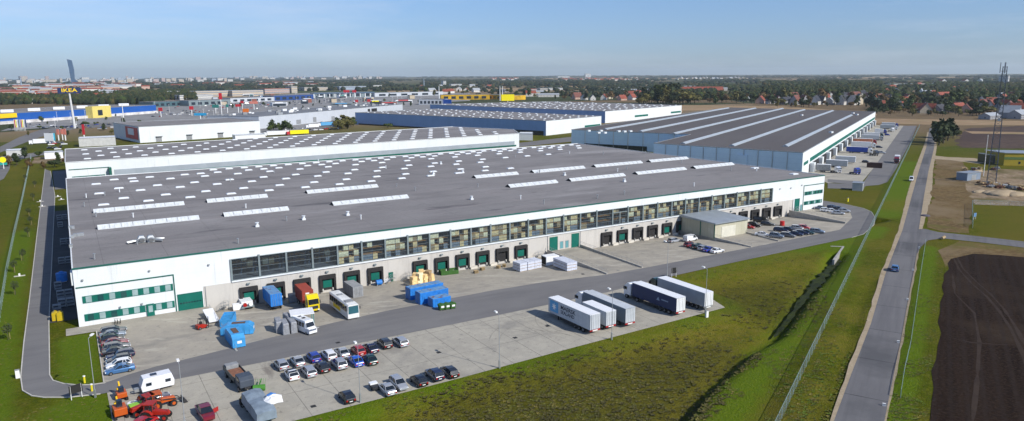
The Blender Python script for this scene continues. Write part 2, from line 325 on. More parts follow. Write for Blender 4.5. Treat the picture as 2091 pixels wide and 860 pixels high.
sheet('yard_paving', [(-26.7, .2), (-26.7, -33.6), (-5.3, -33.6), (-5.3, .2)], concrete2, .018)
sheet('yard_paving', [(-5.3, -33), (-5.3, -23.4), (203, -23.4), (190, -31), (178, -33)], concrete2, .018)
sheet('yard_paving', [(189, -23.4), (189, .2), (212, .2), (211, -12), (204, -23.4)], concrete2, .018)
for a, b_ in ZONES:
    q = MB(); q.quad((a, -23.45, .012), (b_, -23.45, .012), (b_, .1, -1.24), (a, .1, -1.24)); q.build('yard_paving', concrete2, kind='structure')
for a, b_ in ((84.2, 95.6), (135.6, 151.2)):
    q = MB(); q.box(a, -23.45, -1.6, b_, .1, .016); q.build('ramp', concrete2, kind='structure')
q = MB(); q.box(189, -23.4, -1.6, 189.3, .1, .012); q.build('ramp', concrete2, kind='structure')
sheet('lot_paving', [(-26.5, -34), (-26.2, -64), (-4, -63.2), (22.5, -63), (46, -62.3), (88.3, -61.4), (91.5, -53), (93.6, -44), (93.6, -33)], concrete, .016)
sheet('path', [(-31.8, -4.5), (-26.6, -4.7), (-26.6, .1), (-31.8, .1)], concrete2, .02)
sheet('path', [(-34.6, 6), (-29.5, 6), (-29.5, 152), (-34.5, 152)], mat('shade-darkened asphalt', (.05, .05, .052), .9, var=.3, scale=.3), .012)  # dark asphalt, coloured darker still to deepen the warehouse's cast shade
sheet('path', [(-34.5, 214), (-29.5, 214), (-29.5, 290), (-36, 290)], asph, .012)
kerbm = mat('kerb stone', (.5, .48, .42), .9, var=.15, scale=1)
def kerb(pts, w=.17, h=.12, z=0):
    b = MB()
    for a, c in zip(pts, pts[1:]): b.beam((*a, z+h/2), (*c, z+h/2), w, h)
    b.build('kerb', kerbm, kind='structure')
kerb(OUT[:10]); kerb(INN[-9:]); kerb([(-26.7, -4.7), (-26.7, -33.4)]); kerb(OUT[15:22], .14, .06)

# public road on the right, side road, verges and fields
roadm = multi('road asphalt', [(.15, .147, .152), (.06, .4, .7, (.18, .176, .178)), (.3, .45, .7, (.11, .108, .114), 5, (.05, 1, 1), R(-27.5)), (4, .5, .8, (.15, .15, .15)), (.02, .5, .6, (.10, .10, .105)), (.22, .5, .62, (.16, .157, .16), 3, (.02, 1, 1), R(-27.5))], bump=.12, extra=lambda t, tc, cur: lines(t, tc, cur, 17, 0, .16, (.04, .04, .043), rot=R(-27.5), fac=1.3))
sand = multi('sandy verge', [(.36, .29, .20), (.3, .4, .7, (.29, .23, .15)), (1.5, .5, .75, (.43, .36, .26)), (.15, .6, .7, (.2, .17, .08))], bump=.3)
RL = [(1703, 860), (1740, 760), (1779, 660), (1808, 560), (1829, 505), (1843, 470), (1862, 400), (1876, 350), (1891.7, 300), (1896, 272), (1898, 262)]
RR = [(1806, 860), (1822, 780), (1838, 700), (1852, 620), (1867, 550), (1873, 505), (1876, 470), (1887, 400), (1896, 350), (1908, 300), (1908, 276), (1905, 262)]
SL = [(1694, 860), (1729, 760), (1768, 660), (1798, 560), (1820, 505), (1836, 465), (1852, 400), (1866, 350), (1887, 296), (1894, 270)]
SR = [(1810, 860), (1827, 780), (1843, 700), (1857, 620), (1871, 550), (1877, 506), (1885, 462), (1903, 400), (1905, 350), (1913, 300), (1910, 270)]
def ext(L_): a, b = G(*L_[0]), G(*L_[1]); d = 60/math.dist(a, b); return [(a[0]-(b[0]-a[0])*d, a[1]-(b[1]-a[1])*d)]+[G(*p) for p in L_]
sheet('road_shoulder', ext(SL)+ext(SR)[::-1], sand, .012, jag=.12, step=4)
sheet('road', ext(RL)+ext(RR)[::-1], roadm, .03)
sheet('side_road', [(1870, 488), (1868, 468), (1890, 468), (1915, 474), (2000, 483), (2200, 506), (2200, 519), (2000, 495), (1925, 487), (1895, 491), (1880, 505), (1872, 520)], roadm, .038, px=True)
brown = multi('brown dry grass', [(.145, .095, .042), (.1, .4, .65, (.105, .07, .033)), (.6, .45, .7, (.20, .15, .07)), (.05, .55, .65, (.12, .105, .03)), (.02, .5, .6, (.19, .14, .08))], bump=.6)
sheet('field_margin', [(1912, 322), (1960, 322), (1975, 345), (1990, 400), (1985, 440), (1982, 478), (1920, 472), (1888, 464), (1905, 400), (1908, 350)], brown, .02, jag=1.0, px=True)
soil = multi('ploughed soil', [(.020, .0115, .0075), (.08, .4, .7, (.028, .017, .011)), (.5, .42, .62, (.013, .0075, .005), 6, (.04, 1, 1), R(-27.5)), (2, .48, .66, (.036, .023, .015), 4), (.03, .52, .64, (.038, .025, .016))], bump=.8, bscale=1.5,
             extra=lambda t, tc, cur: lines(t, tc, cur, 0, 2.2, .5, (.028, .02, .016), rot=R(-27.5), fac=1.0))
sheet('field', [(1938, 528), (1990, 519), (2150, 528), (2400, 560), (2400, 900), (1990, 1100), (1880, 1000), (1898, 860), (1905, 760), (1916, 680), (1922, 600)], soil, .02, jag=.5, px=True)
sheet('field_margin', [(1918, 512), (1960, 492), (2200, 520), (2300, 540), (1990, 522), (1940, 531), (1930, 545)], brown, .015, jag=.5, px=True)
soil2 = multi('dark fallow soil', [(.075, .052, .045), (.02, .4, .6, (.10, .07, .055)), (.2, .5, .7, (.055, .04, .035))], bump=.3)
sheet('field', [(1975, 262), (2140, 255), (2300, 258), (2300, 306), (1960, 302), (1950, 290)], soil2, .03, jag=2, px=True)
straw = multi('stubble field', [(.32, .22, .13), (.01, .4, .6, (.27, .185, .11)), (.08, .5, .7, (.37, .27, .165)), (.05, .5, .62, (.25, .19, .1), 4, (.2, 2, 1))], bump=.2)
sheet('field', [(1040, 208), (1330, 214), (1600, 217), (1790, 232), (1790, 236), (1640, 226), (1395, 226), (1395, 230), (1000, 236), (900, 220)], straw, .05, px=True)
sheet('field', [(1780, 242), (2140, 248), (2200, 256), (1960, 256), (1860, 254), (1780, 252)], straw, .05, px=True)
sheet('field', [(1970, 268), (2150, 271), (2150, 275), (1985, 273)], straw, .045, px=True)
sheet('field', [(780, 183), (1060, 180), (1055, 186), (960, 189), (800, 190)], straw, .2, px=True)
sheet('field', [(1130, 176), (1600, 175), (1590, 178), (1140, 180)], straw, .3, px=True)
sheet('field', [(1580, 162), (1750, 160), (1700, 165), (1560, 168)], straw, .4, px=True)
for k, (a, b_, c_) in enumerate(((1060, 1250, 164), (1440, 1620, 166), (1500, 1800, 159), (1700, 1990, 158), (300, 760, 173), (1850, 2091, 165), (1100, 1500, 160))):
    sheet('field', [(a, c_), (b_, c_-.6), (b_+20, c_+1.5), (a-30, c_+2.2)], [straw, soil2, brown][k % 3], .5+.02*k, px=True)
rubble = multi('trampled sandy ground', [(.27, .20, .125), (.15, .4, .65, (.17, .12, .075)), (.5, .5, .7, (.38, .31, .22)), (.06, .5, .65, (.12, .1, .04))], bump=.8)
sheet('dirt_yard', [(1962, 362), (1990, 352), (2040, 345), (2160, 350), (2200, 420), (2091, 420), (1990, 418), (1980, 392)], rubble, .024, jag=1, px=True)
sheet('dirt_track', [(1908, 318), (1935, 321), (1990, 323), (2020, 330), (2000, 335), (1940, 327), (1908, 325)], sand, .03, jag=.4, px=True)
for b1, c1, d1 in ((1990, 340, 430), (1950, 350, 395)):
    pass
sheet('grass_plot', [(1985, 425), (2060, 425), (2180, 432), (2200, 490), (2091, 484), (1984, 466)], gm, .026, px=True)
# yard of the rotated hall on the right
sheet('hall_yard', [(1640, 352), (1690, 374), (1730, 372), (1760, 372), (1795, 330), (1845, 257), (1788, 256), (1700, 320), (1660, 330)], concrete, .022, px=True)
sheet('hall_road', [(1845, 257), (1872, 257), (1862, 285), (1830, 345), (1812, 372), (1795, 378), (1770, 380), (1690, 372), (1690, 366), (1764, 371)], asph, .034, px=True)
sheet('hall_road', [(1690, 385), (1690, 374), (1770, 378), (1762, 386)], asph, .03, px=True)
# streets by the shops, west
sheet('street', [(0, 312), (0, 300), (40, 280), (80, 266), (150, 254), (240, 250), (240, 258), (160, 262), (100, 274), (60, 288), (30, 300)], asph, .04, px=True)
sheet('street', [(-40, 355), (-40, 325), (20, 318), (70, 312), (130, 308), (130, 313), (80, 318), (20, 330), (20, 345), (8, 365), (-20, 380)], asph, .044, px=True)
lotm = multi('pale car park asphalt', [(.26, .255, .25), (.03, .4, .65, (.20, .197, .195)), (.2, .5, .7, (.30, .295, .28))], bump=0)
sheet('parking_lot', [(0, 268), (60, 248), (240, 234), (330, 232), (860, 200), (900, 222), (720, 243), (640, 262), (520, 275), (240, 252), (80, 262)], lotm, .035, px=True)
sheet('parking_lot', [(300, 236), (300, 212), (620, 190), (960, 190), (960, 206), (820, 214)], lotm, .05, px=True)
sheet('street', [(625, 270), (660, 262), (700, 255), (724, 252), (720, 248), (690, 248), (640, 258), (610, 266)], asph, .06, px=True)
sheet('dirt_yard', [(70, 322), (132, 318), (132, 330), (110, 334), (66, 334)], rubble, .03, jag=.6, px=True)
sheet('street', [(1060, 292), (1110, 286), (1180, 278), (1180, 288), (1060, 300)], asph, .03, px=True)

# dark water and sedge standing in the ditches
wet = multi('ditch water', [(.014, .018, .004), (.6, .42, .6, (.034, .044, .004)), (2, .5, .7, (.05, .058, .008))], rough=.5, bump=.3)
def strip_(pts, w0, w1, z, mt, name='ditch_water'):
    b = MB(); L_ = []; R_ = []; n = len(pts)
    for i, p in enumerate(pts):
        q = pts[min(i+1, n-1)]; o = pts[max(i-1, 0)]; d = Vector((q[0]-o[0], q[1]-o[1])).normalized(); nn = Vector((-d.y, d.x))*(w0+(w1-w0)*i/(n-1))*random.uniform(.35, 1.5)*(.15 if i in (0, n-1) and w1 < 1 else 1); L_.append((p[0]+nn.x, p[1]+nn.y, z)); R_.append((p[0]-nn.x, p[1]-nn.y, z))
    for i in range(n-1): b.add([L_[i], R_[i], R_[i+1], L_[i+1]], [(0, 3, 2, 1)])
    o = b.build(name, mt, kind='structure'); bm_flip(o)
def fine(pts, st=2.5):
    o = []
    for a, c in zip(pts, pts[1:]):
        n = max(1, int(math.dist(a, c)/st)); o += [(a[0]+(c[0]-a[0])*k/n, a[1]+(c[1]-a[1])*k/n) for k in range(n)]
    return o+[pts[-1]]
strip_(fine(DITCH[:5], 1.5), 1.7, .35, -1.25, wet)
trk = multi('wheel rut soil', [(.050, .036, .028), (.5, .4, .7, (.035, .025, .02))], bump=.4)
for pts in ([(1948, 528), (1958, 550), (1985, 580), (2014, 605), (2040, 635), (2064, 672), (2085, 715), (2110, 790)], [(1955, 527), (1966, 548), (1993, 575), (2022, 600), (2049, 630), (2074, 668), (2095, 708)], [(1945, 560), (1950, 600), (1990, 640), (2000, 700), (1995, 780), (1985, 870)], [(1940, 690), (1985, 700), (2040, 704), (2100, 705)]):
    strip_(fine([G(*p) for p in pts], 3), .22, .3, .034, trk, 'wheel_track')
# culvert headwall at the ditch
t = thing('culvert_headwall', (*G(1702, 515), 0), 0, 'angled concrete culvert wall at the dark ditch below the yard road', 'culvert')
cw = mat('culvert concrete', (.33, .32, .3), .9, var=.25, scale=.8)
b = MB(); p0, p1, p2 = G(1722, 504), G(1702, 532), G(1696, 503)
b.beam((*p0, -1.2), (*p1, -1.2), .5, 2.7); b.build('wing_wall', cw, t, world=True)
b = MB(); b.beam((*p0, -1.2), (*p2, -1.2), .5, 2.6); b.build('head_wall', cw, t, world=True)
b = MB(); q = G(1700, 506); b.cyl((q[0]+.4, q[1]-.6, -1.8), (q[0]-.1, q[1]+.1, -1.8), .75, 14); b.build('pipe_mouth', mat('culvert dark', (.02, .02, .02), .9), t, world=True)

# ------------------------------------------------------------------ haze
b = MB(); b.box(-24000, -24000, -4, 24000, 24000, 245)
hz = bpy.data.materials.new('haze'); hz.use_nodes = True; t_ = hz.node_tree; t_.nodes.clear()
ov = N(t_, 'ShaderNodeOutputMaterial'); pv = N(t_, 'ShaderNodeVolumePrincipled'); pv.inputs['Color'].default_value = (.80, .92, 1, 1); pv.inputs['Density'].default_value = 4e-5; pv.inputs['Anisotropy'].default_value = .2
t_.links.new(pv.outputs[0], ov.inputs['Volume']); hz.cycles.homogeneous_volume = True
b.build('haze', hz, kind='stuff')

def inpoly(x, y, P_):
    c = False; n = len(P_)
    for i in range(n):
        (x1, y1), (x2, y2) = P_[i], P_[i-1]
        if (y1 > y) != (y2 > y) and x < (x2-x1)*(y-y1)/(y2-y1)+x1: c = not c
    return c
# rough tufts, sedge and weeds standing in the grass: nobody could count them
RDP = [G(*p) for p in SL]+[G(*p) for p in SR[::-1]]
RDP = [(RDP[0][0]-40, RDP[0][1]-20)]+RDP+[(RDP[-1][0]-40, RDP[-1][1]-20)]
FLD = [G(*p) for p in ((1938, 528), (2150, 515), (2400, 900), (1880, 1000), (1898, 860), (1905, 760), (1922, 600))]
tm = [mat('tuft green', (.075, .115, .008), .9, var=.4, scale=.3), mat('tuft straw', (.15, .125, .03), .9, var=.4, scale=.3), mat('sedge dark', (.062, .056, .014), .9, var=.4, scale=.3), mat('tuft olive', (.085, .088, .012), .9, var=.4, scale=.3)]
b = MB(); rr = random.Random(12)
def tuft(x, y, z, r_, h, mi):
    b.cur = mi; n = 5; a0 = rr.uniform(0, 3)
    for k in range(n):
        a = a0+k*2*math.pi/n+rr.uniform(-.3, .3); ca, sa = math.cos(a), math.sin(a); w_ = r_*.5
        b.add([(x-sa*w_, y+ca*w_, z-.05), (x+sa*w_, y-ca*w_, z-.05), (x+ca*r_+sa*w_*.5, y+sa*r_-ca*w_*.5, z+h), (x+ca*r_-sa*w_*.5, y+sa*r_+ca*w_*.5, z+h*rr.uniform(.7, 1))], [(0, 1, 2, 3)])
cnt = 0
while cnt < 11000:
    px, py = rr.uniform(560, 1960), 505+(880-505)*rr.random()**.8; x, y = G(px, py)
    if y > -64.5 and x < 95 or y > -39.5 and x < 200 or y > -39.5+(x-176)*.62 and x > 176: continue
    if inpoly(x, y, RDP) or inpoly(x, y, FLD) or x > 330: continue
    rd_ = max([0]+[1-math.hypot(x-g[0], (y-g[1])/s_)/r_ for g, r_, s_ in RG]); rn = mnoise.noise(Vector((x*.09, y*.12, 0))); cnt += 1
    if rn < -.12 and rd_ <= .2: continue
    z = gz(x, y); q = rr.random()
    mi = 2 if (rd_ > .15 and q < .4) else (1 if q > (.80 if rn > .1 else .93) else (0 if q < .4 else 3))
    k_ = rr.uniform(.5, 1.25); tuft(x, y, z, (.34 if mi == 2 else .26)*k_, (.15 if mi == 2 else .08)*k_, mi)
cnt = 0
while cnt < 1500:
    px, py = rr.uniform(-20, 200), rr.uniform(400, 870); x, y = G(px, py); cnt += 1
    if x > -40 and not (-34 < x < -27 and -28 < y < -6) and y > -38: continue
    if x > -27: continue
    k_ = rr.uniform(.5, 1.1); tuft(x, y, gz(x, y), .2*k_, .07*k_, rr.choice((0, 0, 3, 1)))
o = b.build('grass_tufts', tm, kind='stuff'); o['label'] = 'rough grass tufts and dark sedge on the banks and verges'; o['category'] = 'grass'
# faint tyre marks and drains in the lot
tmk = multi('tyre mark', [(.27, .255, .22), (1, .4, .6, (.33, .31, .265)), (.3, .5, .7, (.22, .21, .185))], bump=0)
for cx_, cy_, r_, a0, a1 in ((40, -60, 9, .2, 1.5), (34, -56, 12, .1, 1.3), (48, -58, 12, 1.2, 2.6), (28, -47, 16, 4.9, 5.9), (60, -52, 10, 2.0, 3.4), (5, -30, 14, .1, 1.2), (20, -33, 16, .3, 1.5), (60, -20, 12, 3.3, 4.6), (70, -18, 13, 3.6, 4.9)):
    for dr in (0, 1.9):
        pts = [(cx_+(r_+dr)*math.cos(a0+(a1-a0)*k/14), cy_+(r_+dr)*math.sin(a0+(a1-a0)*k/14)) for k in range(15)]
        if all(-62 < p[1] < -39.8 for p in pts): strip_(pts, .12, .12, .022, tmk, 'tyre_mark')
for i, (px, py) in enumerate(((896, 720), (1118, 666), (690, 700), (905, 633), (1052, 690), (640, 830), (1190, 560))):
    x, y, z = P(px, py); t = thing('drain_cover', (x, y, z), 0, 'dark drain cover in the paving, %s from the left' % ordw([3, 5, 1, 2, 4, 0, 6][i]), 'drain', 'drain covers'); b = MB(); b.box(-.4, -.4, .02, .4, .4, .035); b.build('frame', mat('drain iron', (.03, .03, .03), .7), t); b = MB()
    for k in range(4): b.box(-.3, -.3+k*.18, .036, .3, -.2+k*.18, .045)
    b.build('grate', mat('drain iron'), t)
# ================================================================== MAIN WAREHOUSE
def panel_extra(sx, sz, col, fac=.5):
    def f(t, tc, cur):
        sp = N(t, 'ShaderNodeSeparateXYZ'); t.links.new(tc.outputs['Object'], sp.inputs[0])
        for ax, s, wd in ((0, sx, .04), (1, sx, .04), (2, sz, .03)):
            if not s: continue
            a = N(t, 'ShaderNodeMath', operation='PINGPONG'); a.inputs[1].default_value = s/2; t.links.new(sp.outputs[ax], a.inputs[0])
            b = N(t, 'ShaderNodeMapRange'); b.inputs['From Min'].default_value = wd; b.inputs['From Max'].default_value = wd*.3; b.inputs['To Max'].default_value = fac; t.links.new(a.outputs[0], b.inputs[0])
            mx = N(t, 'ShaderNodeMixRGB'); mx.inputs['Color2'].default_value = (*col, 1); t.links.new(b.outputs[0], mx.inputs['Fac']); t.links.new(cur, mx.inputs['Color1']); cur = mx.outputs[0]
        return cur
    return f
white = multi('white cladding', [(.72, .745, .75), (.15, .4, .7, (.66, .69, .70)), (.5, .55, .8, (.75, .77, .77), 4, (1, 1, .15)), (1.1, .6, .75, (.58, .6, .6), 5, (1, 1, .06))], rough=.55, bump=0, extra=panel_extra(0, 1.0, (.55, .58, .6), .35))
beige = multi('beige plinth panel', [(.60, .575, .53), (.2, .4, .7, (.55, .525, .48)), (.8, .5, .75, (.47, .45, .42), 5, (1, 1, .2))], rough=.8, bump=0, extra=panel_extra(6, 0, (.3, .28, .25), .5))
roofm = multi('grey roof membrane', [(.242, .232, .228), (.03, .38, .66, (.185, .176, .174), 6, (1, 2.2, 1)), (.3, .45, .75, (.255, .237, .233), 6, (.2, 1, 1)), (.06, .55, .66, (.30, .288, .284), 6, (.3, 1, 1)), (.5, .6, .68, (.16, .153, .15), 5, (.2, 1, 1)), (2, .5, .8, (.165, .158, .16)), (.06, .62, .7, (.12, .115, .12), 6, (.5, 2, 1))], bump=.1,
              extra=lambda t, tc, cur: lines(t, tc, cur, 12, 1.06*5, .09, (.11, .105, .105), fac=.9))
green = mat('dark green trim', (.012, .11, .08), .45, var=.1)
greend = mat('green gate', (.004, .125, .092), .5, var=.1, spec=.3)
dark = mat('black rubber', (.022, .021, .021), .8)
tealm = mat('teal grey profile', (.24, .29, .30), .4, metal=.3)
glassb = glassmat('tinted window glass', (.82, .88, .92), .05, .02)
glassd = mat('dark glazing', (.02, .03, .045), .08, spec=.8, var=.3)
paneA = mat('light blind pane', (.28, .38, .38), .3, var=.2); paneB = mat('dark office pane', (.015, .07, .07), .1, spec=.8)
skyl = mat('white skylight dome', (.70, .73, .75), .35, var=.05)
galv = mat('galvanised metal', (.42, .44, .45), .45, metal=.6)
conc = mat('cast concrete', (.42, .40, .36), .9, var=.2, scale=1.2)
W = thing('warehouse', (0, 0, 0), 0, 'long white warehouse with a grey skylight-dotted roof, glazed band and loading docks along its front', 'warehouse')
xL, xR, D = -29.5, 209.2, 151.0
b = MB()
b.box(xL, .02, -1.6, 0, 9, 11.9); b.box(180, .02, -1.6, xR, 9, 11.9)
b.box(0, .02, -1.6, 180, 9, 4.9); b.box(0, .02, 9.8, 180, 9, 11.9); b.box(xL, 9, -1.6, xR, D, 11.9)
b.build('wall', white, W)
b = MB(); b.box(-6, -.03, -1.6, 192, .02, 4.6); b.build('plinth', beige, W)
b = MB(); b.box(-.1, -.32, 4.62, 180.1, .02, 4.92); b.build('sill_ledge', white, W)
b = MB(); b.box(xL+.15, .2, 11.9, xR-.15, D-.1, 12.02); b.build('roof', roofm, W)
b = MB(); b.box(xL-.05, -.12, 11.88, xR+.05, .2, 12.16); b.build('eaves_trim', green, W)
b = MB(); b.box(xL-.08, .2, 11.9, xL+.15, D, 12.22); b.box(xR-.15, .2, 11.9, xR+.08, D, 12.22); b.box(xL, D-.1, 11.9, xR, D+.15, 12.25); b.build('parapet_coping', white, W)
# interior behind the glazing
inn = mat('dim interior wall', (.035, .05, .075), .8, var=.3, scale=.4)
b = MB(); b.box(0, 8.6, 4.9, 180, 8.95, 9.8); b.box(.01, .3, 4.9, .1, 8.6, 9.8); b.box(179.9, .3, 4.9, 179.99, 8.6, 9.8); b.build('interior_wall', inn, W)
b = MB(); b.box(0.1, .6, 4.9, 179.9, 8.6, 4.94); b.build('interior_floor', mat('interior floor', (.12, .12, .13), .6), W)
for k in range(31):
    b = MB(); b.box(6*k-.2, -.22, 4.93, 6*k+.2, .3, 10.1 if k % 2 else 9.8); b.build('glazing_post', tealm, W)
b = MB(); b.box(0, -.06, 4.93, 180, .1, 5.05); b.box(0, -.06, 9.7, 180, .1, 9.83); b.build('glazing_frame', tealm, W)
for k in range(30):
    x0, x1 = 6*k+.21, 6*k+5.79
    b = MB()
    for z in (6.15, 7.35, 8.55): b.box(x0, 0, z-.025, x1, .08, z+.025)
    if k == 18: b.box(x0+2.6, -.02, 5.05, x0+2.9, .09, 8.5); b.box(x0, -.03, 8.45, x1, .09, 8.7)
    f = b.build('window', tealm, W)
    b = MB(); b.box(x0, .1, 5.05, x1, .13, 9.7); b.build('pane', glassb, f)
# pallet racks and goods inside
rackm = mat('rack steel', (.05, .08, .12), .5); rackw = mat('rack grey', (.3, .33, .36), .5)
cart = [mat('carton tan', (.80, .56, .26), .8, var=.3, scale=2), mat('carton pale', (.88, .74, .44), .8, var=.3, scale=2), mat('wrapped goods', (.20, .22, .24), .4, var=.3, scale=2), mat('carton brown', (.36, .24, .12), .8, var=.3, scale=2)]
rack0 = None; load0 = []
for i in range(4):
    t = thing('pallet_load', (0, 0, -50)); b = MB()
    for a in range(2):
        for c in range(2):
            for e in range(2): b.box(-.6+a*.61, -.5+c*.5, .15+e*.66, -.01+a*.61, -.02+c*.5, .15+(e+1)*.64)
    b.build('goods', cart[i], t)
    b = MB(); b.box(-.62, -.5, 0, .62, .5, .14); b.build('pallet', cart[3], t); load0.append(t)
rl = []; used = [False]*4
for k in range(30):
    full = k >= 4
    if rack0 is None:
        rack0 = thing('storage_rack', (0, 0, 0)); b = MB()
        for x in (.3, 2.85, 5.4):
            for y in (-.5, .5): b.box(x-.05, y-.05, 0, x+.05, y+.05, 4.3)
        b.build('upright', rackm, rack0); b = MB()
        for z in (1.6, 3.1):
            for y in (-.5, .5): b.box(.3, y-.04, z-.12, 5.4, y+.04, z)
        b.build('beam', mat('rack beam', (.45, .2, .05), .5), rack0); r0 = rack0
    else: r0 = copy_tree(rack0)
    yy = 1.1 if full else 4.5
    place(r0, (6*k+.1, yy, 4.95), 0, 'blue pallet rack behind bay %s of the long glazed band, counted from its left end' % ordw(k).replace('first', 'one').replace('second', 'two') if 0 else 'blue pallet rack in the %s bay from the left of the long glazed band' % ordw(k), 'rack', 'pallet racks behind the long glazed band')
    if k == 17: continue
    dens = .22 if k < 4 else (.68 if k not in (5, 8, 16, 22, 23, 26) else .35)
    for lv, z in enumerate((0, 1.6, 3.1)):
        for q_, x in enumerate((1.0, 2.2, 3.5, 4.75)):
            if random.random() < dens:
                i = random.choice((2, 2, 3, 0, 2) if lv == 0 else (0, 1, 1, 0, 1, 3)); o = load0[i] if not used[i] else copy_tree(load0[i]); used[i] = True
                place(o, (6*k+.1+x, yy, 4.97+z), random.uniform(-.06, .06), '%s pallet load on the %s shelf of the %s bay from the left, place %s' % (('tan', 'pale', 'grey', 'brown')[i], ('lowest', 'middle', 'top')[lv], ordw(k), 'one two three four'.split()[q_]), 'pallet load', 'pallet loads behind the long glazed band')
# docks
for k in list(range(0, 6))+list(range(7, 13)):
    pass
def dock(x, n, open_=False):
    b = MB(); b.box(x-1.95, -.7, -.85, x-1.45, -.03, 3.1); b.box(x+1.45, -.7, -.85, x+1.95, -.03, 3.1); b.box(x-1.45, -.7, 2.15, x+1.45, -.03, 3.1); b.box(x-1.45, -.1, -.6, x+1.45, -.02, 2.15)
    s = b.build('dock_shelter', dark, W)
    if not open_:
        b = MB(); b.box(x-1.05, -.16, .0, x+1.05, -.1, 1.8)
        for z in (.5, .95, 1.4): b.box(x-1.05, -.18, z-.02, x+1.05, -.16, z+.02)
        b.build('dock_door', greend, s)
    b = MB(); b.box(x-1.35, -.45, -.75, x-1.05, -.03, -.2); b.box(x+1.05, -.45, -.75, x+1.35, -.03, -.2); b.build('bumper', mat('bumper', (.5, .5, .47), .8), s)
    b = MB(); b.box(x-.35, -.5, 3.75, x+.35, -.03, 3.95); b.box(x-.25, -.42, 3.6, x+.25, -.1, 3.75); b.build('wall_lamp', tealm, W)
for k in range(6): dock(3.3+5.96*k, k)
for k in range(6): dock(45.1+6.08*k, k, k == 4)
for k in range(6): dock(105.7+6.1*k, k, k in (0, 2, 3))
for k in range(5): dock(159.3+5.98*k, k, True)
for x in [45.1+6.08*k+3.0 for k in range(1, 6)]+[105.7+6.1*k+3.0 for k in range(5)]+[159.3+6*k+3 for k in range(4)]:
    b = MB(); b.side([(x-.9, -1.3), (x-.9, -.75), (x+1.1, -.45), (x+1.1, -1.3)], -1.0, -.03); b.build('dock_ledge', mat('pale ledge', (.62, .58, .5), .8), W)
def gate(x0, z0, x1, z1, mt=greend, name='gate', pr=.06):
    b = MB(); b.box(x0, -pr, z0, x1, -.035, z1); n = max(1, int((z1-z0)/.6))
    for i in range(1, n): b.box(x0, -pr-.02, z0+i*(z1-z0)/n-.02, x1, -pr, z0+i*(z1-z0)/n+.02)
    g = b.build(name, mt, W)
    b = MB(); b.box(x0-.12, -pr-.03, z0, x0, -.03, z1+.12); b.box(x1, -pr-.03, z0, x1+.12, -.03, z1+.12); b.box(x0, -pr-.03, z1, x1, -.03, z1+.12); b.build('frame', green if mt is greend else galv, g); return g
g = gate(-11.1, .02, -6.35, 3.55); b = MB()
for i in range(8): b.box(-10.8+i*.55, -.1, 1.5, -10.45+i*.55, -.085, 1.75)
b.build('window', glassd, g)
gate(85.3, .05, 87.9, 3.9); gate(93, .05, 95.5, 4.0)
for x in (88.9, 90.8): gate(x, .3, x+1, 2.3, mat('pale teal door', (.12, .3, .32), .4), 'door')
gate(36.7, -1.2, 37.7, 1.1, greend, 'door'); gate(192.8, .05, 195.3, 4.6); gate(196.1, .05, 196.9, 2.2, mat('pale teal door'), 'door')
# office ends with green window bands
def office(x0, x1, zs, zt, n, L_):
    b = MB(); b.box(x0, -.12, zt, x1, .02, zt+.22); b.box(x1-.2 if L_ else x0, -.12, .05, x1 if L_ else x0+.2, .02, zt); b.build('office_trim', green, W)
    if L_: xa, xb = x0+.9, x1-.35
    else: xa, xb = x0+.7, x1-.45
    for r_, (z0, z1) in enumerate(zs):
        b = MB(); b.box(xa, -.09, z0, xb, .02, z1); bd = b.build('window_band', greend, W)
        st = (xb-xa)/n
        for i in range(n):
            b = MB(); b.box(xa+st*(i+.28), -.11, z0+.1, xa+st*(i+.78), -.085, z1-.1)
            b.build('pane', (paneA if random.random() < (.72 if L_ else .25) else paneB), bd)
office(-29.3, -11.5, [(1.0, 2.45), (4.75, 6.2)], 8.0, 8, True)
office(197.3, 208.9, [(1.9, 3.2), (5.5, 6.8)], 9.0, 6, False)
b = MB(); b.box(-17.2, -.4, .02, -15.8, -.05, 2.6); d_ = b.build('door', greend, W); b = MB(); b.box(-16.9, -.43, .9, -16.1, -.4, 2.3); b.build('pane', paneA, d_)
# small wall lamps high on the white cladding
for x, z in ((-28, 9.6), (-16, 9.7), (-4.5, 9.3), (-22, 2.9), (-18, 2.9), (184, 9.2), (190, 9.0), (196, 9.5)):
    b = MB(); b.box(x-.18, -.35, z-.15, x+.18, .0, z+.12); b.build('wall_lamp', galv, W)
b = MB()
b.box(-29.9, .4, 8.6, -29.5, 3.2, 11.2); b.build('wall_hood', white, W)
# rainwater pipes
for x in (-5.6, 84.5, 96, 191.6):
    b = MB(); b.cyl((x, -.12, -.2), (x, -.12, 4.6), .08, 8); b.build('downpipe', galv, W)
# skylights
def dome(x, y, z, l=2.9, w_=1.5, b=None):
    b = b or MB(); b.box(x-l/2, y-w_/2, z, x+l/2, y+w_/2, z+.22)
    b.rings([[(x-l/2+i, y-w_/2+i, z+h), (x+l/2-i, y-w_/2+i, z+h), (x+l/2-i, y+w_/2-i, z+h), (x-l/2+i, y+w_/2-i, z+h)] for i, h in ((.05, .22), (.3, .42))]); return b
spots = []
for k in range(39):
    x = -20.5+5.97*k+(.2 if k > 20 else 0)
    ys_ = [79, 103.6, 128] if k % 2 == 0 else [88.8, 112.6, 137]
    if k % 4 == 2: ys_.append(137)
    if k > 11: ys_ = [y+3*min(1, (k-11)/12) for y in ys_]
    if k > 6: ys_.append(146)
    if k > 24: ys_ = [y for y in ys_ if y > 105+(k-24)*1.2]
    for y in ys_:
        if x < 204 and y < 148: spots.append((x+random.uniform(-.15, .15), y))
spots.sort(key=lambda s: math.hypot(s[0]-CX, s[1]-CY))
for x, y in spots[:92]: dome(x, y, 12.02).build('skylight', skyl, W)
b = MB()
for x, y in spots[92:]: dome(x, y, 12.02, b=b)
b.build('skylight', skyl, W, kind='stuff')
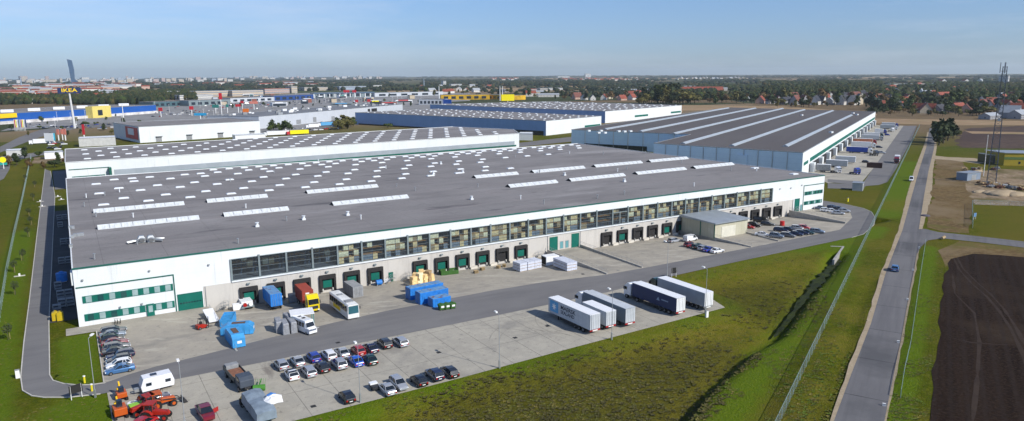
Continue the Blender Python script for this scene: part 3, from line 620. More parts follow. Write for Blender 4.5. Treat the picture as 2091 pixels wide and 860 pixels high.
stripm = multi('ribbed skylight strip', [(.66, .69, .7), (1.5, .4, .7, (.5, .53, .55), 4, (1, .1, 1))], rough=.4, bump=0, extra=panel_extra(2.2, 0, (.3, .32, .34), .6))
for y, rng in ((41.2, [(-23.5, .0), (6.2, 23.5), (36.3, 60.1), (96.8, 116.5), (122.2, 147.3), (153.2, 178.7), (183.6, 206)]), (67, [(-23.5, -.2), (6.1, 23.8), (36.2, 60.3), (98, 116.6), (123.5, 148.4), (153.7, 179), (183.6, 206)])):
    for x0, x1 in rng:
        b = MB(); b.rings([[(x, y-1.5, 12.02), (x, y-1.5, 12.3), (x, y, 13.0), (x, y+1.5, 12.3), (x, y+1.5, 12.02)] for x in (x0, x1)])
        s = b.build('ridge_skylight', stripm, W)
        b = MB(); b.rings([[(x, y-1.4, 12.03), (x, y-1.4, 12.28), (x, y, 12.95), (x, y+1.4, 12.28), (x, y+1.4, 12.03)] for x in (x0-.06, x0-.01)]); b.build('end_panel', dark, s)
        n = int((x1-x0)/2.4)
        for i in range(1, n): b = MB(); q = x0+i*(x1-x0)/n; b.rings([[(q-.06, y-1.53, 12.25), (q-.06, y-1.53, 12.33), (q-.06, y, 13.05), (q-.06, y+1.53, 12.33), (q-.06, y+1.53, 12.25), (q-.06, y, 12.9)], [(q+.06, y-1.53, 12.25), (q+.06, y-1.53, 12.33), (q+.06, y, 13.05), (q+.06, y+1.53, 12.33), (q+.06, y+1.53, 12.25), (q+.06, y, 12.9)]]); b.build('rib', galv, s)
# roof vents
for i, (px, py) in enumerate([(502, 423), (525, 461), (585, 449), (620, 447), (710, 438), (486, 495), (737, 446), (848, 388), (963, 406), (1063, 405), (1111, 415), (976, 381), (1153, 357), (1280, 345), (1275, 370), (1261, 349), (1493, 347), (1392, 331), (1417, 379), (1275, 396), (1102, 352), (788, 343), (900, 334), (810, 381), (885, 355), (945, 352), (1052, 320), (1163, 313), (1232, 314), (1318, 313), (272, 442), (196, 441), (214, 398), (244, 391), (280, 497), (193, 527), (176, 402), (172, 420), (1318, 352), (1340, 428), (1430, 395), (1220, 404), (650, 330), (560, 352), (470, 369), (1545, 348)]):
    x, y = G(px, py, 12.3)
    if not (-28 < x < 207 and 2 < y < 149): continue
    b = MB(); big = i in (1, 3, 4, 8, 12, 14, 22, 24, 25)
    if big: b.box(x-.45, y-.45, 12.02, x+.45, y+.45, 12.5); b.cyl((x, y, 12.5), (x, y, 13.0), .35, 10); b.cyl((x, y, 13.0), (x, y, 13.15), .5, 10)
    else: b.cyl((x, y, 12.02), (x, y, 13.1), .16, 8); b.cyl((x, y, 13.1), (x, y, 13.25), .28, 8)
    b.build('roof_vent', skyl if big or i % 3 == 0 else galv, W)
for px, py in ((1541, 341), (1621, 353)):
    x, y = G(px, py, 12.6); dome(x, y, 12.02, 3, 2).build('skylight', skyl, W)
# rooftop air handlers
for i, (px, py) in enumerate(((289, 490), (308, 489))):
    x, y = G(px, py, 12.6); b = MB(); b.box(x-.75, y-.85, 12.1, x+.75, y+.85, 13.1); b.rings([[(x-.75, y-.85, 13.1), (x+.75, y-.85, 13.1), (x+.75, y+.85, 13.1), (x-.75, y+.85, 13.1)], [(x-.4, y-.5, 13.6), (x+.4, y-.5, 13.6), (x+.4, y+.5, 13.6), (x-.4, y+.5, 13.6)]])
    a = b.build('air_handler', galv, W); b = MB(); b.cyl((x, y-1.3, 12.7), (x, y-1.0, 12.9), .55, 12); b.build('fan', galv, a)
    b = MB()
    if i == 0: b.cyl((x-.9, y-.2, 12.6), (x-2.9, y-.6, 12.4), .25, 8); b.cyl((x-.9, y+.5, 12.6), (x-3.0, y+.3, 12.4), .2, 8)
    else: b.cyl((x+.9, y, 12.7), (x+2.8, y+.3, 12.5), .22, 8); b.cyl((x+.8, y-.6, 12.6), (x+2.2, y-1.5, 12.5), .35, 10)
    b.build('duct', galv, a)
b = MB()
for px, py in ((148, 484), (153, 481), (161, 480), (168, 479), (143, 465), (149, 465), (145, 503)):
    x, y = G(px, py, 12.3); b.box(x-.35, y-.35, 12.02, x+.35, y+.35, 12.75)
b.build('roof_box', galv, W)
# retaining walls and railings beside the ramps
def rwall(pa, pb, za, zb, label):
    t = thing('retaining_wall', (*pa, 0), 0, label, 'wall'); b = MB(); a, c = Vector((*pa, 0)), Vector((*pb, 0)); d = (c-a).normalized(); n_ = Vector((-d.y, d.x, 0))*.15
    for s in (1,):
        ring = lambda p, z: [tuple(p-n_+Vector((0, 0, -1.6))), tuple(p+n_+Vector((0, 0, -1.6))), tuple(p+n_+Vector((0, 0, z))), tuple(p-n_+Vector((0, 0, z)))]
        b.rings([ring(a, za), ring(c, zb)])
    b.build('wall', conc, t, world=True); b = MB(); n = int((c-a).length/2)
    for i in range(n+1): p = a.lerp(c, i/n); z = za+(zb-za)*i/n; b.cyl((p.x, p.y, z), (p.x, p.y, z+.9), .03, 5)
    b.beam((a.x, a.y, za+.9), (c.x, c.y, zb+.9), .05); b.beam((a.x, a.y, za+.5), (c.x, c.y, zb+.5), .04); b.build('railing', galv, t, world=True)
rwall((84.2, -.6), (83.6, -27.5), .75, .35, 'low concrete wall on the left side of the green-gate ramp')
rwall((95.8, -.6), (95.2, -27.6), .75, .35, 'low concrete wall on the right side of the green-gate ramp')
rwall((135.7, -15), (136.4, -28), .6, .35, 'low concrete wall running from the canopy shed down to the road')
rwall((151.3, -.8), (149.2, -27.4), .6, .35, 'low concrete wall between the canopy shed ramp and the packed dark cars')
rwall((188.9, -.8), (189.4, -22.5), 1.2, .5, 'low concrete wall beside the parking bay at the far right office')
rwall((-5.4, -2), (-5.4, -30.5), .15, .1, 'low concrete wall beside the light blue compactors')
# shed on the middle ramp
t = thing('canopy_shed', (143, -7, 0), 0, 'cream shed with a flat grey metal roof standing in front of the docks', 'shed')
cream = multi('cream cladding', [(.50, .48, .37), (.5, .4, .7, (.43, .41, .31), 5, (1, 1, .2)), (.3, .55, .7, (.56, .55, .46))], rough=.7, bump=0, extra=panel_extra(1.2, 0, (.3, .28, .2), .6))
b = MB(); b.box(135.9, -14.6, -.6, 150.4, -.75, 4.55); b.build('wall', cream, t, world=True)
b = MB(); b.prism([(135.4, -15.2), (150.9, -15.2), (150.9, -.72), (135.4, -.72)], lambda x, y: 4.56, lambda x, y: 4.9+(y+15.2)*.03); b.build('roof', mat('blue grey roof sheet', (.33, .37, .41), .4, metal=.3, scale=.3), t, world=True)
b = MB(); b.box(138.8, -14.68, .02, 145, -14.6, 3.4); b.build('roller_door', mat('roller door', (.62, .6, .5), .5), t, world=True)
b = MB(); b.box(135.84, -9, 0, 135.9, -8.6, 4.5); b.box(135.84, -14.6, -.5, 136.0, -14.3, 4.5); b.build('corner_post', green, t, world=True)

# ================================================================== OTHER HALLS
def wallrun(b, a, c, z0, z1, th=.3):
    a, c = Vector((*a, 0)), Vector((*c, 0)); d = (c-a).normalized(); n_ = Vector((d.y, -d.x, 0))
    b.rings([[tuple(p+Vector((0, 0, z0))), tuple(p+n_*th+Vector((0, 0, z0))), tuple(p+n_*th+Vector((0, 0, z1))), tuple(p+Vector((0, 0, z1)))] for p in (a, c)])
bluew = multi('blue grey cladding', [(.30, .43, .66), (.08, .4, .7, (.27, .39, .60)), (.4, .5, .8, (.33, .46, .69), 4, (1, 1, .1))], rough=.5, bump=0, extra=panel_extra(0, 1.1, (.08, .12, .2), .4))
blueb = multi('pale blue cladding', [(.68, .82, .92), (.08, .4, .7, (.62, .76, .88)), (.4, .5, .8, (.7, .84, .93), 4, (1, 1, .1))], rough=.5, bump=0, extra=panel_extra(0, 2.2, (.2, .28, .38), .5))
roofd = multi('dark roof membrane', [(.13, .122, .12), (.02, .35, .7, (.108, .10, .10), 6, (.4, 2, 1), R(-27)), (.15, .5, .75, (.12, .11, .112)), (.03, .6, .7, (.13, .118, .12), 5, (.2, 4, 1), R(-27))], bump=.05)
def ring_out(poly): return poly if sum(poly[i][0]*poly[(i+1) % len(poly)][1]-poly[(i+1) % len(poly)][0]*poly[i][1] for i in range(len(poly))) > 0 else poly[::-1]
def hall(name, label, poly, h, wm, rm, cat='warehouse', z0=-.5, trim=None, group=None):
    """wm: one material per edge of poly (list) or one"""
    t = thing(name, (*poly[0], 0), 0, label, cat, group); n = len(poly)
    b = MB(); b.prism(poly, z0, h-.15)
    mats = wm if isinstance(wm, (list, tuple)) else [wm]; 
    o = b.build('wall', mats, t, world=True)
    if len(mats) > 1:
        rev = sum(poly[i][0]*poly[(i+1) % n][1]-poly[(i+1) % n][0]*poly[i][1] for i in range(n)) < 0
        for i in range(n):
            e = i if not rev else (n-2-i) % n
            o.data.polygons[2+i].material_index = min(e, len(mats)-1)
    c = Vector((sum(p[0] for p in poly)/n, sum(p[1] for p in poly)/n))
    b = MB(); b.prism(poly, h-.15, h); b.build('roof', rm, t, world=True)
    b = MB()
    for i in range(n):
        a, d = poly[i], poly[(i+1) % n]; b.beam((*a, h+.1), (*d, h+.1), .3, .26)
    b.build('parapet_coping', trim or galv, t, world=True); return t
# building directly behind
bl = [G(133, 332.5, 12), G(1060, 273, 12), G(1048, 264.5, 12), G(925, 259, 12), G(133, 305, 12)]
t = hall('warehouse', 'second white warehouse right behind the main one, its narrow roof dotted with skylights', bl, 12, white, roofm, trim=white)
def on(a, c, f): return (a[0]+(c[0]-a[0])*f, a[1]+(c[1]-a[1])*f)
b = MB(); wallrun(b, on(bl[0], bl[1], .075), on(bl[0], bl[1], .985), 5.0, 7.4, .12); b.build('window_band', mat('grey glazing', (.33, .37, .41), .25, scale=.2), t, world=True)
b = MB(); wallrun(b, on(bl[0], bl[1], .07), on(bl[0], bl[1], .99), 4.2, 5.0, .4); b.build('canopy_trim', green, t, world=True)
b = MB(); a0, a1 = on(bl[0], bl[1], .004), on(bl[0], bl[1], .068); wallrun(b, a0, a1, 8.6, 8.9, .2); wallrun(b, on(bl[0], bl[1], .066), on(bl[0], bl[1], .07), 4, 8.8, 3); b.build('office_trim', green, t, world=True)
b = MB(); wallrun(b, on(bl[0], bl[1], .008), on(bl[0], bl[1], .06), 4.3, 5.6, .15); wb = b.build('window_band', greend, t, world=True)
for i in range(6):
    b = MB(); wallrun(b, on(bl[0], bl[1], .009+.0088*i), on(bl[0], bl[1], .0138+.0088*i), 4.5, 5.4, .2); b.build('pane', paneB, wb, world=True)
for k in range(76):                 # its skylights, laid out like those of the main roof
    pass
sp2 = []
for k in range(42):
    x = -20.5+5.97*k
    for y in ([222, 246, 270, 292] if k % 2 == 0 else [234, 258, 282]):
        f = (x+29)/250; y += f*13; yf = bl[0][1]+(bl[1][1]-bl[0][1])*f; yb = bl[4][1]+(bl[3][1]-bl[4][1])*f
        if yf+5 < y < yb-4 and x < 214: sp2.append((x, y))
for x, y in sp2[:96]: dome(x, y, 12.0, 2.9, 1.5).build('skylight', skyl, t, world=True)
b = MB()
for x, y in sp2[96:]: dome(x, y, 12.0, 2.9, 1.5, b)
if b.v: b.build('skylight', skyl, t, kind='stuff', world=True)
# rotated hall, right
A_, E_, F_, I_, J_, K_, M_ = G(1640, 312, 12), G(1788, 228.3, 12), G(1486, 220, 12), G(1290, 247, 12), G(1167, 265, 12), G(1410, 275, 12), G(1335, 293, 12)
bp_ = [A_, E_, F_, I_, J_, K_, M_]
t = hall('warehouse', 'huge dark-roofed warehouse with long pale roof stripes and trucks along its right side', bp_, 12, [white, blueb, blueb, blueb, blueb, blueb, blueb], roofd, trim=galv); HB = t
for a, c in (((1235, 264), (1487, 220.6)), ((1307, 268.3), (1542, 221)), ((1375, 273), (1598, 221.6)), ((1394, 293), (1642, 224)), ((1494, 297.5), (1700, 226)), ((1603, 298.5), (1738, 235))):
    a, c = Vector((*G(*a, 12.3), 0)), Vector((*G(*c, 12.3), 0)); d = (c-a).normalized(); n_ = Vector((-d.y, d.x, 0)); b = MB()
    b.rings([[tuple(p+n_*o_+Vector((0, 0, z))) for o_, z in ((-1.5, 12.0), (-1.5, 12.3), (0, 13.0), (1.5, 12.3), (1.5, 12.0))] for p in (a, c)]); s = b.build('ridge_skylight', mat('milky roof light', (.36, .40, .43), .4), t, world=True)
for px, py in ((1222, 271), (1235, 271), (1263, 268), (1275, 268.5), (1287, 268), (1202, 267), (1742, 231), (1750, 234), (1697, 270), (1637, 235), (1227, 267)):
    x, y = G(px, py, 12.5); b = MB(); b.box(x-1, y-1, 12, x+1, y+1, 13); b.build('roof_vent', skyl, t, world=True)
def pil(a, c, n, z0, z1, mt, w_=.35, nm='pilaster'):
    b = MB()
    for i in range(1, n):
        p = on(a, c, i/n); q = on(a, c, i/n+.002*12/n); wallrun(b, p, q, z0, z1, w_)
    return b.build(nm, mt, t, world=True)
pil(M_, A_, 11, 0, 11.9, galv); pil(J_, K_, 8, 0, 11.9, galv)
for q0_, q1_, f0_, f1_ in ((M_, A_, .02, .6), (M_, A_, .66, .99), (J_, K_, .12, .66)): b = MB(); wallrun(b, on(q0_, q1_, f0_), on(q0_, q1_, f1_), -.4, 3.2, .25); b.build('loading_opening', glassd, t, world=True)
b = MB(); wallrun(b, on(J_, K_, .66), on(J_, K_, .99), 2.5, 6.5, .2); wallrun(b, on(M_, A_, .6), on(M_, A_, .66), 0, 9, .5); b.build('panel', blueb, t, world=True)
b = MB(); wallrun(b, on(J_, K_, .72), on(J_, K_, .98), 3.4, 6.2, .35); b.build('window', glassd, t, world=True)
b = MB(); wallrun(b, on(A_, E_, .055), on(A_, E_, .99), 5.2, 7.2, .15); b.build('window_band', greend, t, world=True)
b = MB(); wallrun(b, on(A_, E_, .01), on(A_, E_, .04), 5.3, 6.8, .15); b.build('office_window', greend, t, world=True)
b = MB(); wallrun(b, on(A_, E_, .05), on(A_, E_, .99), -.5, 4.2, .1); b.build('loading_opening', dark, t, world=True)
for i in range(14):
    b = MB(); f = .055+i*.069; wallrun(b, on(A_, E_, f), on(A_, E_, f+.012), -.5, 4.6, 2.2); b.build('dock_pier', white, t, world=True)
for i in range(13):
    b = MB(); f = .075+i*.069; wallrun(b, on(A_, E_, f), on(A_, E_, f+.035), -.2, 4.1, 1.2); b.build('dock_shelter', dark, t, world=True)
# two blue halls in the middle distance
def roof_domes(t, poly, nx_, ny_, seed, sz=2.4, cap=98):
    rnd = random.Random(seed); b = MB(); k = 0
    for i in range(nx_):
        for j in range(ny_):
            u = (i+.5+.25*(j % 2))/nx_; v = (j+.5)/ny_
            if u > .97: continue
            u += rnd.uniform(-.012, .012); v += rnd.uniform(-.006, .006); p = [(1-u)*(1-v)*poly[0][q]+u*(1-v)*poly[1][q]+u*v*poly[2][q]+(1-u)*v*poly[3][q] for q in (0, 1)]
            if k < cap: dome(p[0], p[1], poly_h, sz*1.3, sz).build('skylight', skyl, t, world=True)
            else: dome(p[0], p[1], poly_h, sz*1.3, sz, b)
            k += 1
    if b.v: b.build('skylight', skyl, t, kind='stuff', world=True)
poly_h = 12
cp = [G(1115, 247, 12), G(1228, 237, 12), G(893, 222.5, 12), G(725, 230, 12)]
t = hall('warehouse', 'nearer of two blue-sided warehouses, its white gable end facing the junction', cp, 12, [white, bluew, bluew, bluew], roofm, trim=galv)
roof_domes(t, [cp[0], cp[1], cp[2], cp[3]], 7, 20, 3, 1.5)
b = MB(); wallrun(b, on(cp[0], cp[1], .68), on(cp[0], cp[1], .98), 3.2, 5, .15); b.build('window_band', greend, t, world=True)
for f0_, f1_, z_ in ((.02, .5, 1.2), (.82, .99, 3.6)): b = MB(); wallrun(b, on(cp[3], cp[0], f0_), on(cp[3], cp[0], f1_), -.3, z_, .15); b.build('loading_opening', glassd, t, world=True)
dp = [G(1236, 227.5, 12), G(1392, 215, 12), G(1130, 207.5, 12), G(878, 213.5, 12)]
t = hall('warehouse', 'farther of two blue-sided warehouses, with a long white end wall beside the stubble field', dp, 12, [white, bluew, bluew, bluew], roofm, trim=galv)
roof_domes(t, dp, 11, 20, 5, 1.9)
b = MB(); wallrun(b, on(dp[0], dp[1], .35), on(dp[0], dp[1], .52), 3.2, 5.2, .15); wallrun(b, on(dp[0], dp[1], .84), on(dp[0], dp[1], .99), 3.5, 5.5, .15); b.build('window_band', greend, t, world=True)
for f0_, f1_ in ((.22, .38), (.55, .78)): b = MB(); wallrun(b, on(dp[3], dp[0], f0_), on(dp[3], dp[0], f1_), 2, 4.4, .15); b.build('loading_opening', glassd, t, world=True)
t = hall('gatehouse', 'small white flat building between the second warehouse and the blue hall', [G(1060, 273, 5), G(1088, 273.5, 5), G(1088, 270, 5), G(1062, 270, 5)], 5, white, white, 'building')
b = MB(); wallrun(b, G(1064, 275, 4), G(1068, 275, 4), .5, 4, .3); wallrun(b, G(1073, 275, 4), G(1077, 275, 4), .5, 4, .3); b.build('window', glassd, t, world=True)
# ================================================================== VEHICLES
tyre = mat('tyre rubber', (.015, .015, .015), .85); rimm = mat('wheel rim', (.35, .36, .37), .35, metal=.8)
cglass = mat('car glass', (.012, .016, .02), .06, spec=.9, var=0); lampw = mat('headlamp', (.75, .77, .8), .15, var=0); lampr = mat('tail lamp', (.35, .01, .01), .3, var=0)
plate = mat('number plate', (.8, .8, .78), .4, var=0)
PAINT = dict(black=(.008, .008, .010), darkgrey=(.035, .038, .045), grey=(.12, .125, .135), silver=(.38, .40, .43), white=(.78, .79, .8), red=(.36, .012, .012), blue=(.015, .04, .30), brightblue=(.01, .09, .5), darkblue=(.008, .014, .05), green=(.006, .035, .028), paleblue=(.06, .17, .36), steel=(.14, .18, .24), wine=(.17, .008, .02))
def paint(c): return mat(c+' car paint', PAINT[c], .28, metal=.25 if c in ('silver', 'grey', 'darkgrey', 'steel', 'paleblue') else 0, var=.02, coat=.8, spec=.5)
# side profiles: (x, half width, sill, waist, deck)
TYPES = {
 'hatch': dict(L=4.1, st=[(-2.03, .72, .38, .62, .80), (-1.95, .83, .25, .72, .98), (-1.2, .87, .2, .75, .98), (0, .88, .2, .75, .96), (.95, .87, .2, .73, .93), (1.75, .80, .24, .62, .78), (2.03, .66, .34, .52, .60)], gl=[(-1.88, .97), (-1.45, 1.42), (.25, 1.45), (1.05, .93)]),
 'estate': dict(L=4.65, st=[(-2.3, .74, .38, .62, .82), (-2.22, .84, .25, .72, .98), (-1.3, .88, .2, .75, .98), (0, .89, .2, .75, .96), (1.05, .88, .2, .73, .92), (2.0, .80, .24, .62, .76), (2.3, .66, .34, .52, .60)], gl=[(-2.2, .97), (-1.9, 1.40), (.2, 1.45), (1.05, .92)]),
 'sedan': dict(L=4.6, st=[(-2.28, .74, .38, .60, .80), (-2.18, .83, .25, .70, .95), (-1.35, .87, .2, .75, .98), (0, .88, .2, .75, .95), (1.0, .87, .2, .73, .91), (1.95, .80, .24, .60, .74), (2.28, .66, .34, .52, .58)], gl=[(-1.65, .96), (-.95, 1.38), (.15, 1.42), (1.0, .91)]),
 'suv': dict(L=4.5, st=[(-2.22, .78, .5, .75, 1.0), (-2.15, .88, .4, .85, 1.12), (-1.2, .91, .35, .9, 1.12), (0, .92, .35, .9, 1.1), (1.0, .91, .35, .88, 1.07), (1.95, .86, .38, .78, .95), (2.2, .72, .5, .62, .72)], gl=[(-2.1, 1.1), (-1.8, 1.66), (.15, 1.7), (.95, 1.07)]),
 'van': dict(L=5.0, st=[(-2.5, .86, .4, .8, 1.05), (-2.45, .92, .3, .9, 1.1), (-1.2, .94, .28, .9, 1.1), (0, .94, .28, .9, 1.1), (1.3, .93, .28, .88, 1.08), (2.2, .86, .3, .78, .95), (2.5, .74, .4, .6, .7)], gl=[(-2.46, 1.08), (-2.3, 1.95), (.9, 1.98), (1.75, 1.05)]),
}
CARS = {}
def car(kind, col, roofcol=None):
    key = (kind, col, roofcol)
    if key in CARS: return copy_tree(CARS[key])
    T = TYPES[kind]; t = thing('parked_car', (0, 0, 0)); b = MB()
    def ring(x, w_, zs, zw, zd): return [(x, -w_*.9, zs), (x, -w_, zs+.12), (x, -w_, zw), (x, -w_*.86, zd), (x, 0, zd+.025), (x, w_*.86, zd), (x, w_, zw), (x, w_, zs+.12), (x, w_*.9, zs)]
    b.rings([ring(*s) for s in T['st']])
    (x0, z0), (x1, z1), (x2, z2), (x3, z3) = T['gl']; wm_ = T['st'][3][1]; wr = wm_*.72; wb = wm_*.9
    b.rings([[(x, -wr-.03, z), (x, wr+.03, z), (x, wr-.03, z+.05), (x, -wr+.03, z+.05)] for x, z in ((x1-.05, z1-.02), ((x1+x2)/2, max(z1, z2)+.02), (x2+.05, z2-.03))])   # roof skin
    pw = .045
    for s in (-1, 1):
        for (xa, za, xb, zb) in ((x0, z0-.02, x1, z1), (x3, z3-.02, x2, z2), ((x0+x3)/2-.1, z0-.02, (x1+x2)/2-.05, z2), (x0+.75, z0-.02, x1+.5, z1)) if kind != 'van' else ((x0, z0-.02, x1, z1), (x3, z3-.02, x2, z2), (x2-.6, z2-.9, x2-.55, z2)):
            b.beam((xa, s*(wb+.005), za), (xb, s*(wr+.02), zb), pw*2, pw*2)
    if kind == 'van': b.rings([[(x, -wr-.06, z1-.3), (x, -wb-.02, z0), (x, wb+.02, z0), (x, wr+.06, z1-.3), (x, wr, z1), (x, -wr, z1)] for x in (x0+.02, x2-.7)])
    bo = b.build('body', paint(col), t, smooth=False, bevel=.035)
    b = MB(); b.rings([[(xa, -wb, za), (xa, wb, za), (xb, wr, zb), (xb, -wr, zb)] for xa, za, xb, zb in ((x0, z0, x1, z1),)], caps=False) if 0 else None
    vs = [(x0, -wb, z0-.03), (x0, wb, z0-.03), (x3, wb, z3-.03), (x3, -wb, z3-.03), (x1, -wr, z1), (x1, wr, z1), (x2, wr, z2), (x2, -wr, z2)]
    b.add(vs, [(0, 1, 5, 4), (1, 2, 6, 5), (2, 3, 7, 6), (3, 0, 4, 7), (4, 5, 6, 7)]); b.build('windows', cglass, t)
    if roofcol:
        b = MB(); b.box(x1, -wr, z2+.02, x2, wr, z2+.055); b.build('roof_panel', mat(roofcol+' roof glass', (.01, .01, .012), .1), t)
    zc = .31 if kind not in ('suv', 'van') else .35; xw = T['L']*.31
    w0 = None
    for x in (-xw, xw):
        for s in (-1, 1):
            b = MB(); y = s*(wm_-.09); b.cyl((x, y-s*.11, zc), (x, y+s*.11, zc), zc, 14); wh = b.build('wheel', tyre, t)
            b = MB(); b.cyl((x, y+s*.108, zc), (x, y+s*.125, zc), zc*.62, 10); b.build('rim', rimm, wh)
    xf = T['st'][-1][0]; xr = T['st'][0][0]; zf = T['st'][-1][3]; zr = T['st'][0][3]
    for s in (-1, 1):
        b = MB(); b.box(xf-.22, s*.56-.16, zf-.02, xf-.02, s*.56+.16, zf+.13); b.build('headlight', lampw, t)
        b = MB(); b.box(xr-.03, s*.62-.13, zr-.02, xr+.12, s*.62+.13, zr+.22); b.build('tail_light', lampr, t)
    b = MB(); b.box(xr-.05, -.26, zr-.12, xr-.01, .26, zr+.0); b.build('number_plate', plate, t)
    CARS[key] = t; return t
def park(kind, col, px, py, deg, label, group, h=.7, roofcol=None):
    o = car(kind, col, roofcol); x, y, z = P(px, py, h); return place(o, (x, y, z), R(deg), label, 'car', group)
g = 'cars parked across the open lot'
for k, c, px, py, d, l, rc in [
 ('hatch', 'silver', 574, 743, 92, 'silver hatchback at the left end of the upper row in the open lot', None),
 ('sedan', 'silver', 607, 735.7, 90, 'silver saloon, second from the left in the upper row of the open lot', None),
 ('hatch', 'blue', 640, 727.5, 90, 'deep blue hatchback in the upper row of the open lot', None),
 ('estate', 'white', 671, 722.7, 91, 'white car in the upper row of the open lot, right of the deep blue one', None),
 ('sedan', 'silver', 698, 718, 90, 'silver saloon in the upper row between the white and the red car', None),
 ('hatch', 'red', 731, 714, 90, 'bright red hatchback in the upper row of the open lot', None),
 ('sedan', 'darkblue', 756, 709, 91, 'dark blue saloon right behind the bright red hatchback', None),
 ('estate', 'black', 785, 699, 88, 'black estate car, second from the right end of the upper row', None),
 ('estate', 'silver', 817, 696, 90, 'silver estate car at the right end of the upper row', None),
 ('hatch', 'white', 595, 763, 90, 'white hatchback with a black roof at the left end of the lower row', 'black'),
 ('estate', 'silver', 630, 756, 90, 'silver estate car, second from the left in the lower row', None),
 ('hatch', 'black', 658, 748, 90, 'black hatchback in the lower row of the open lot', None),
 ('suv', 'silver', 692, 742, 90, 'tall silver car in the lower row between the black and the bright blue one', None),
 ('sedan', 'brightblue', 726, 735, 90, 'bright blue car with its boot to the camera in the lower row', None),
 ('sedan', 'green', 755, 732, 88, 'very dark green saloon at the right end of the lower row', None),
 ('hatch', 'black', 708, 808, 90, 'lone black hatchback near the lower edge of the open lot', None),
 ('sedan', 'silver', 790, 792, 90, 'silver saloon beside the small white trailer at the grass edge', None),
 ('estate', 'silver', 814, 781.5, -90, 'silver estate car parked nose to the grass edge', None),
 ('hatch', 'black', 855, 775, 90, 'black hatchback with bright red tail lights at the grass edge', None),
 ('suv', 'darkblue', 887, 764, 90, 'dark blue tall car, second from the right at the grass edge', None),
 ('estate', 'black', 917, 757, 90, 'black estate car, last on the right at the grass edge', None)]:
    park(k, c, px, py, d, l, g, roofcol=rc)
g = 'cars parked side by side below the office end'
x0 = -24.1
for i, (k, c, y, d, l, dx) in enumerate([
 ('estate', 'darkgrey', -7.6, 0, 'dark grey estate car parked nearest the office end of the warehouse', .3), ('sedan', 'steel', -10.0, 0, 'steel blue saloon, second car below the office end', 0),
 ('hatch', 'black', -12.5, 0, 'black hatchback parked just above the dark red car', -.2), ('sedan', 'wine', -15.1, 0, 'dark red saloon in the column below the office end', .1),
 ('estate', 'grey', -17.7, 0, 'mid grey estate car just below the dark red one', .2), ('sedan', 'black', -20.2, 0, 'black saloon in the middle of the column below the office end', 0),
 ('estate', 'darkblue', -22.6, 180, 'dark navy estate car with red tail lights facing right', .5), ('hatch', 'darkgrey', -24.9, 180, 'dark grey hatchback just above the white car', .1),
 ('hatch', 'white', -27.2, 180, 'white hatchback beside the bright blue saloon', 0), ('sedan', 'paleblue', -29.7, 180, 'pale metallic blue saloon, lowest car in the column', 0)]):
    o = car(k, c); place(o, (x0+dx, y, 0), R(d), l, 'car', g)
g = 'cars parked left of the cream shed'
for k, c, px, py, d, l in [('estate', 'silver', 1377, 490, 5, 'silver car parked alone by the docks left of the cream shed'), ('van', 'white', 1410, 487.5, 4, 'white van parked close to the dark side of the cream shed'),
 ('hatch', 'wine', 1409, 498.6, 5, 'dark red hatchback, uppermost of the tight row left of the cream shed'), ('estate', 'green', 1426, 502, 3, 'dark green estate car in the tight row left of the cream shed'),
 ('hatch', 'silver', 1437, 505.5, 3, 'silver car between the dark green and the blue one'), ('sedan', 'blue', 1449, 508.5, 3, 'blue saloon beside the white car nearest the road'), ('sedan', 'white', 1464.5, 511, 3, 'white saloon at the road end of the tight row')]:
    park(k, c, px, py, d, l, g)
g = 'cars packed right of the cream shed'
for k, c, px, py, d, l in [('sedan', 'red', 1527, 462, -65, 'red car beside the right wall of the cream shed'), ('suv', 'black', 1541, 459, -65, 'black tall car right of the red one beside the cream shed'),
 ('van', 'black', 1554, 449.5, -60, 'black van parked against the docks right of the cream shed'), ('estate', 'darkgrey', 1568, 456, -60, 'dark grey estate car with a bright nose below the docks'),
 ('sedan', 'white', 1557, 477.5, -62, 'white saloon alongside the low ramp wall'), ('suv', 'steel', 1586, 481, -62, 'steel grey tall car at the lower left of the packed group'),
 ('estate', 'darkblue', 1595, 468, -62, 'navy estate car at the back left of the packed group'), ('estate', 'grey', 1609, 479, -62, 'mid grey estate car in the front of the packed group'),
 ('sedan', 'black', 1610, 467, -62, 'black saloon at the back of the packed group'), ('sedan', 'darkblue', 1625, 476, -62, 'navy saloon in the front of the packed group'),
 ('hatch', 'silver', 1628, 464, -62, 'silver hatchback at the back of the packed group'), ('estate', 'darkblue', 1637, 474, -62, 'navy estate car beside the dark teal saloon'),
 ('sedan', 'green', 1648, 473, -62, 'dark teal saloon at the right end of the packed group'), ('hatch', 'red', 1641, 463, -62, 'red hatchback at the back right of the packed group'), ('estate', 'steel', 1669, 471, -60, 'steel blue estate car standing apart right of the packed group')]:
    park(k, c, px, py, d, l, g, h=.75)
g = 'cars parked by the far right office'
for k, c, px, py, l in [('sedan', 'steel', 1677, 424, 'steel blue saloon nearest the far right office wall'), ('hatch', 'white', 1686, 428.5, 'white hatchback, leftmost white car by the far right office'), ('sedan', 'white', 1699, 430, 'white saloon in the middle of the bay by the far right office'),
 ('sedan', 'silver', 1711, 434, 'silver saloon lowest in the bay by the far right office'), ('estate', 'darkblue', 1702, 423, 'navy estate car at the back of the bay by the far right office'), ('estate', 'darkgrey', 1713, 425.5, 'dark grey estate car at the back right of that office bay'), ('hatch', 'silver', 1724, 429.5, 'silver hatchback at the right end of the bay by the far right office')]:
    park(k, c, px, py, -55, l, g)
rd = math.degrees(math.atan2(G(1838, 520)[1]-G(1820, 580)[1], G(1838, 520)[0]-G(1820, 580)[0]))
park('hatch', 'paleblue', 1828, 547, rd, 'pale blue hatchback driving along the country road', None)
park('van', 'white', 1861, 365, rd-180, 'white van stopped on the verge of the country road', None, h=1.0)

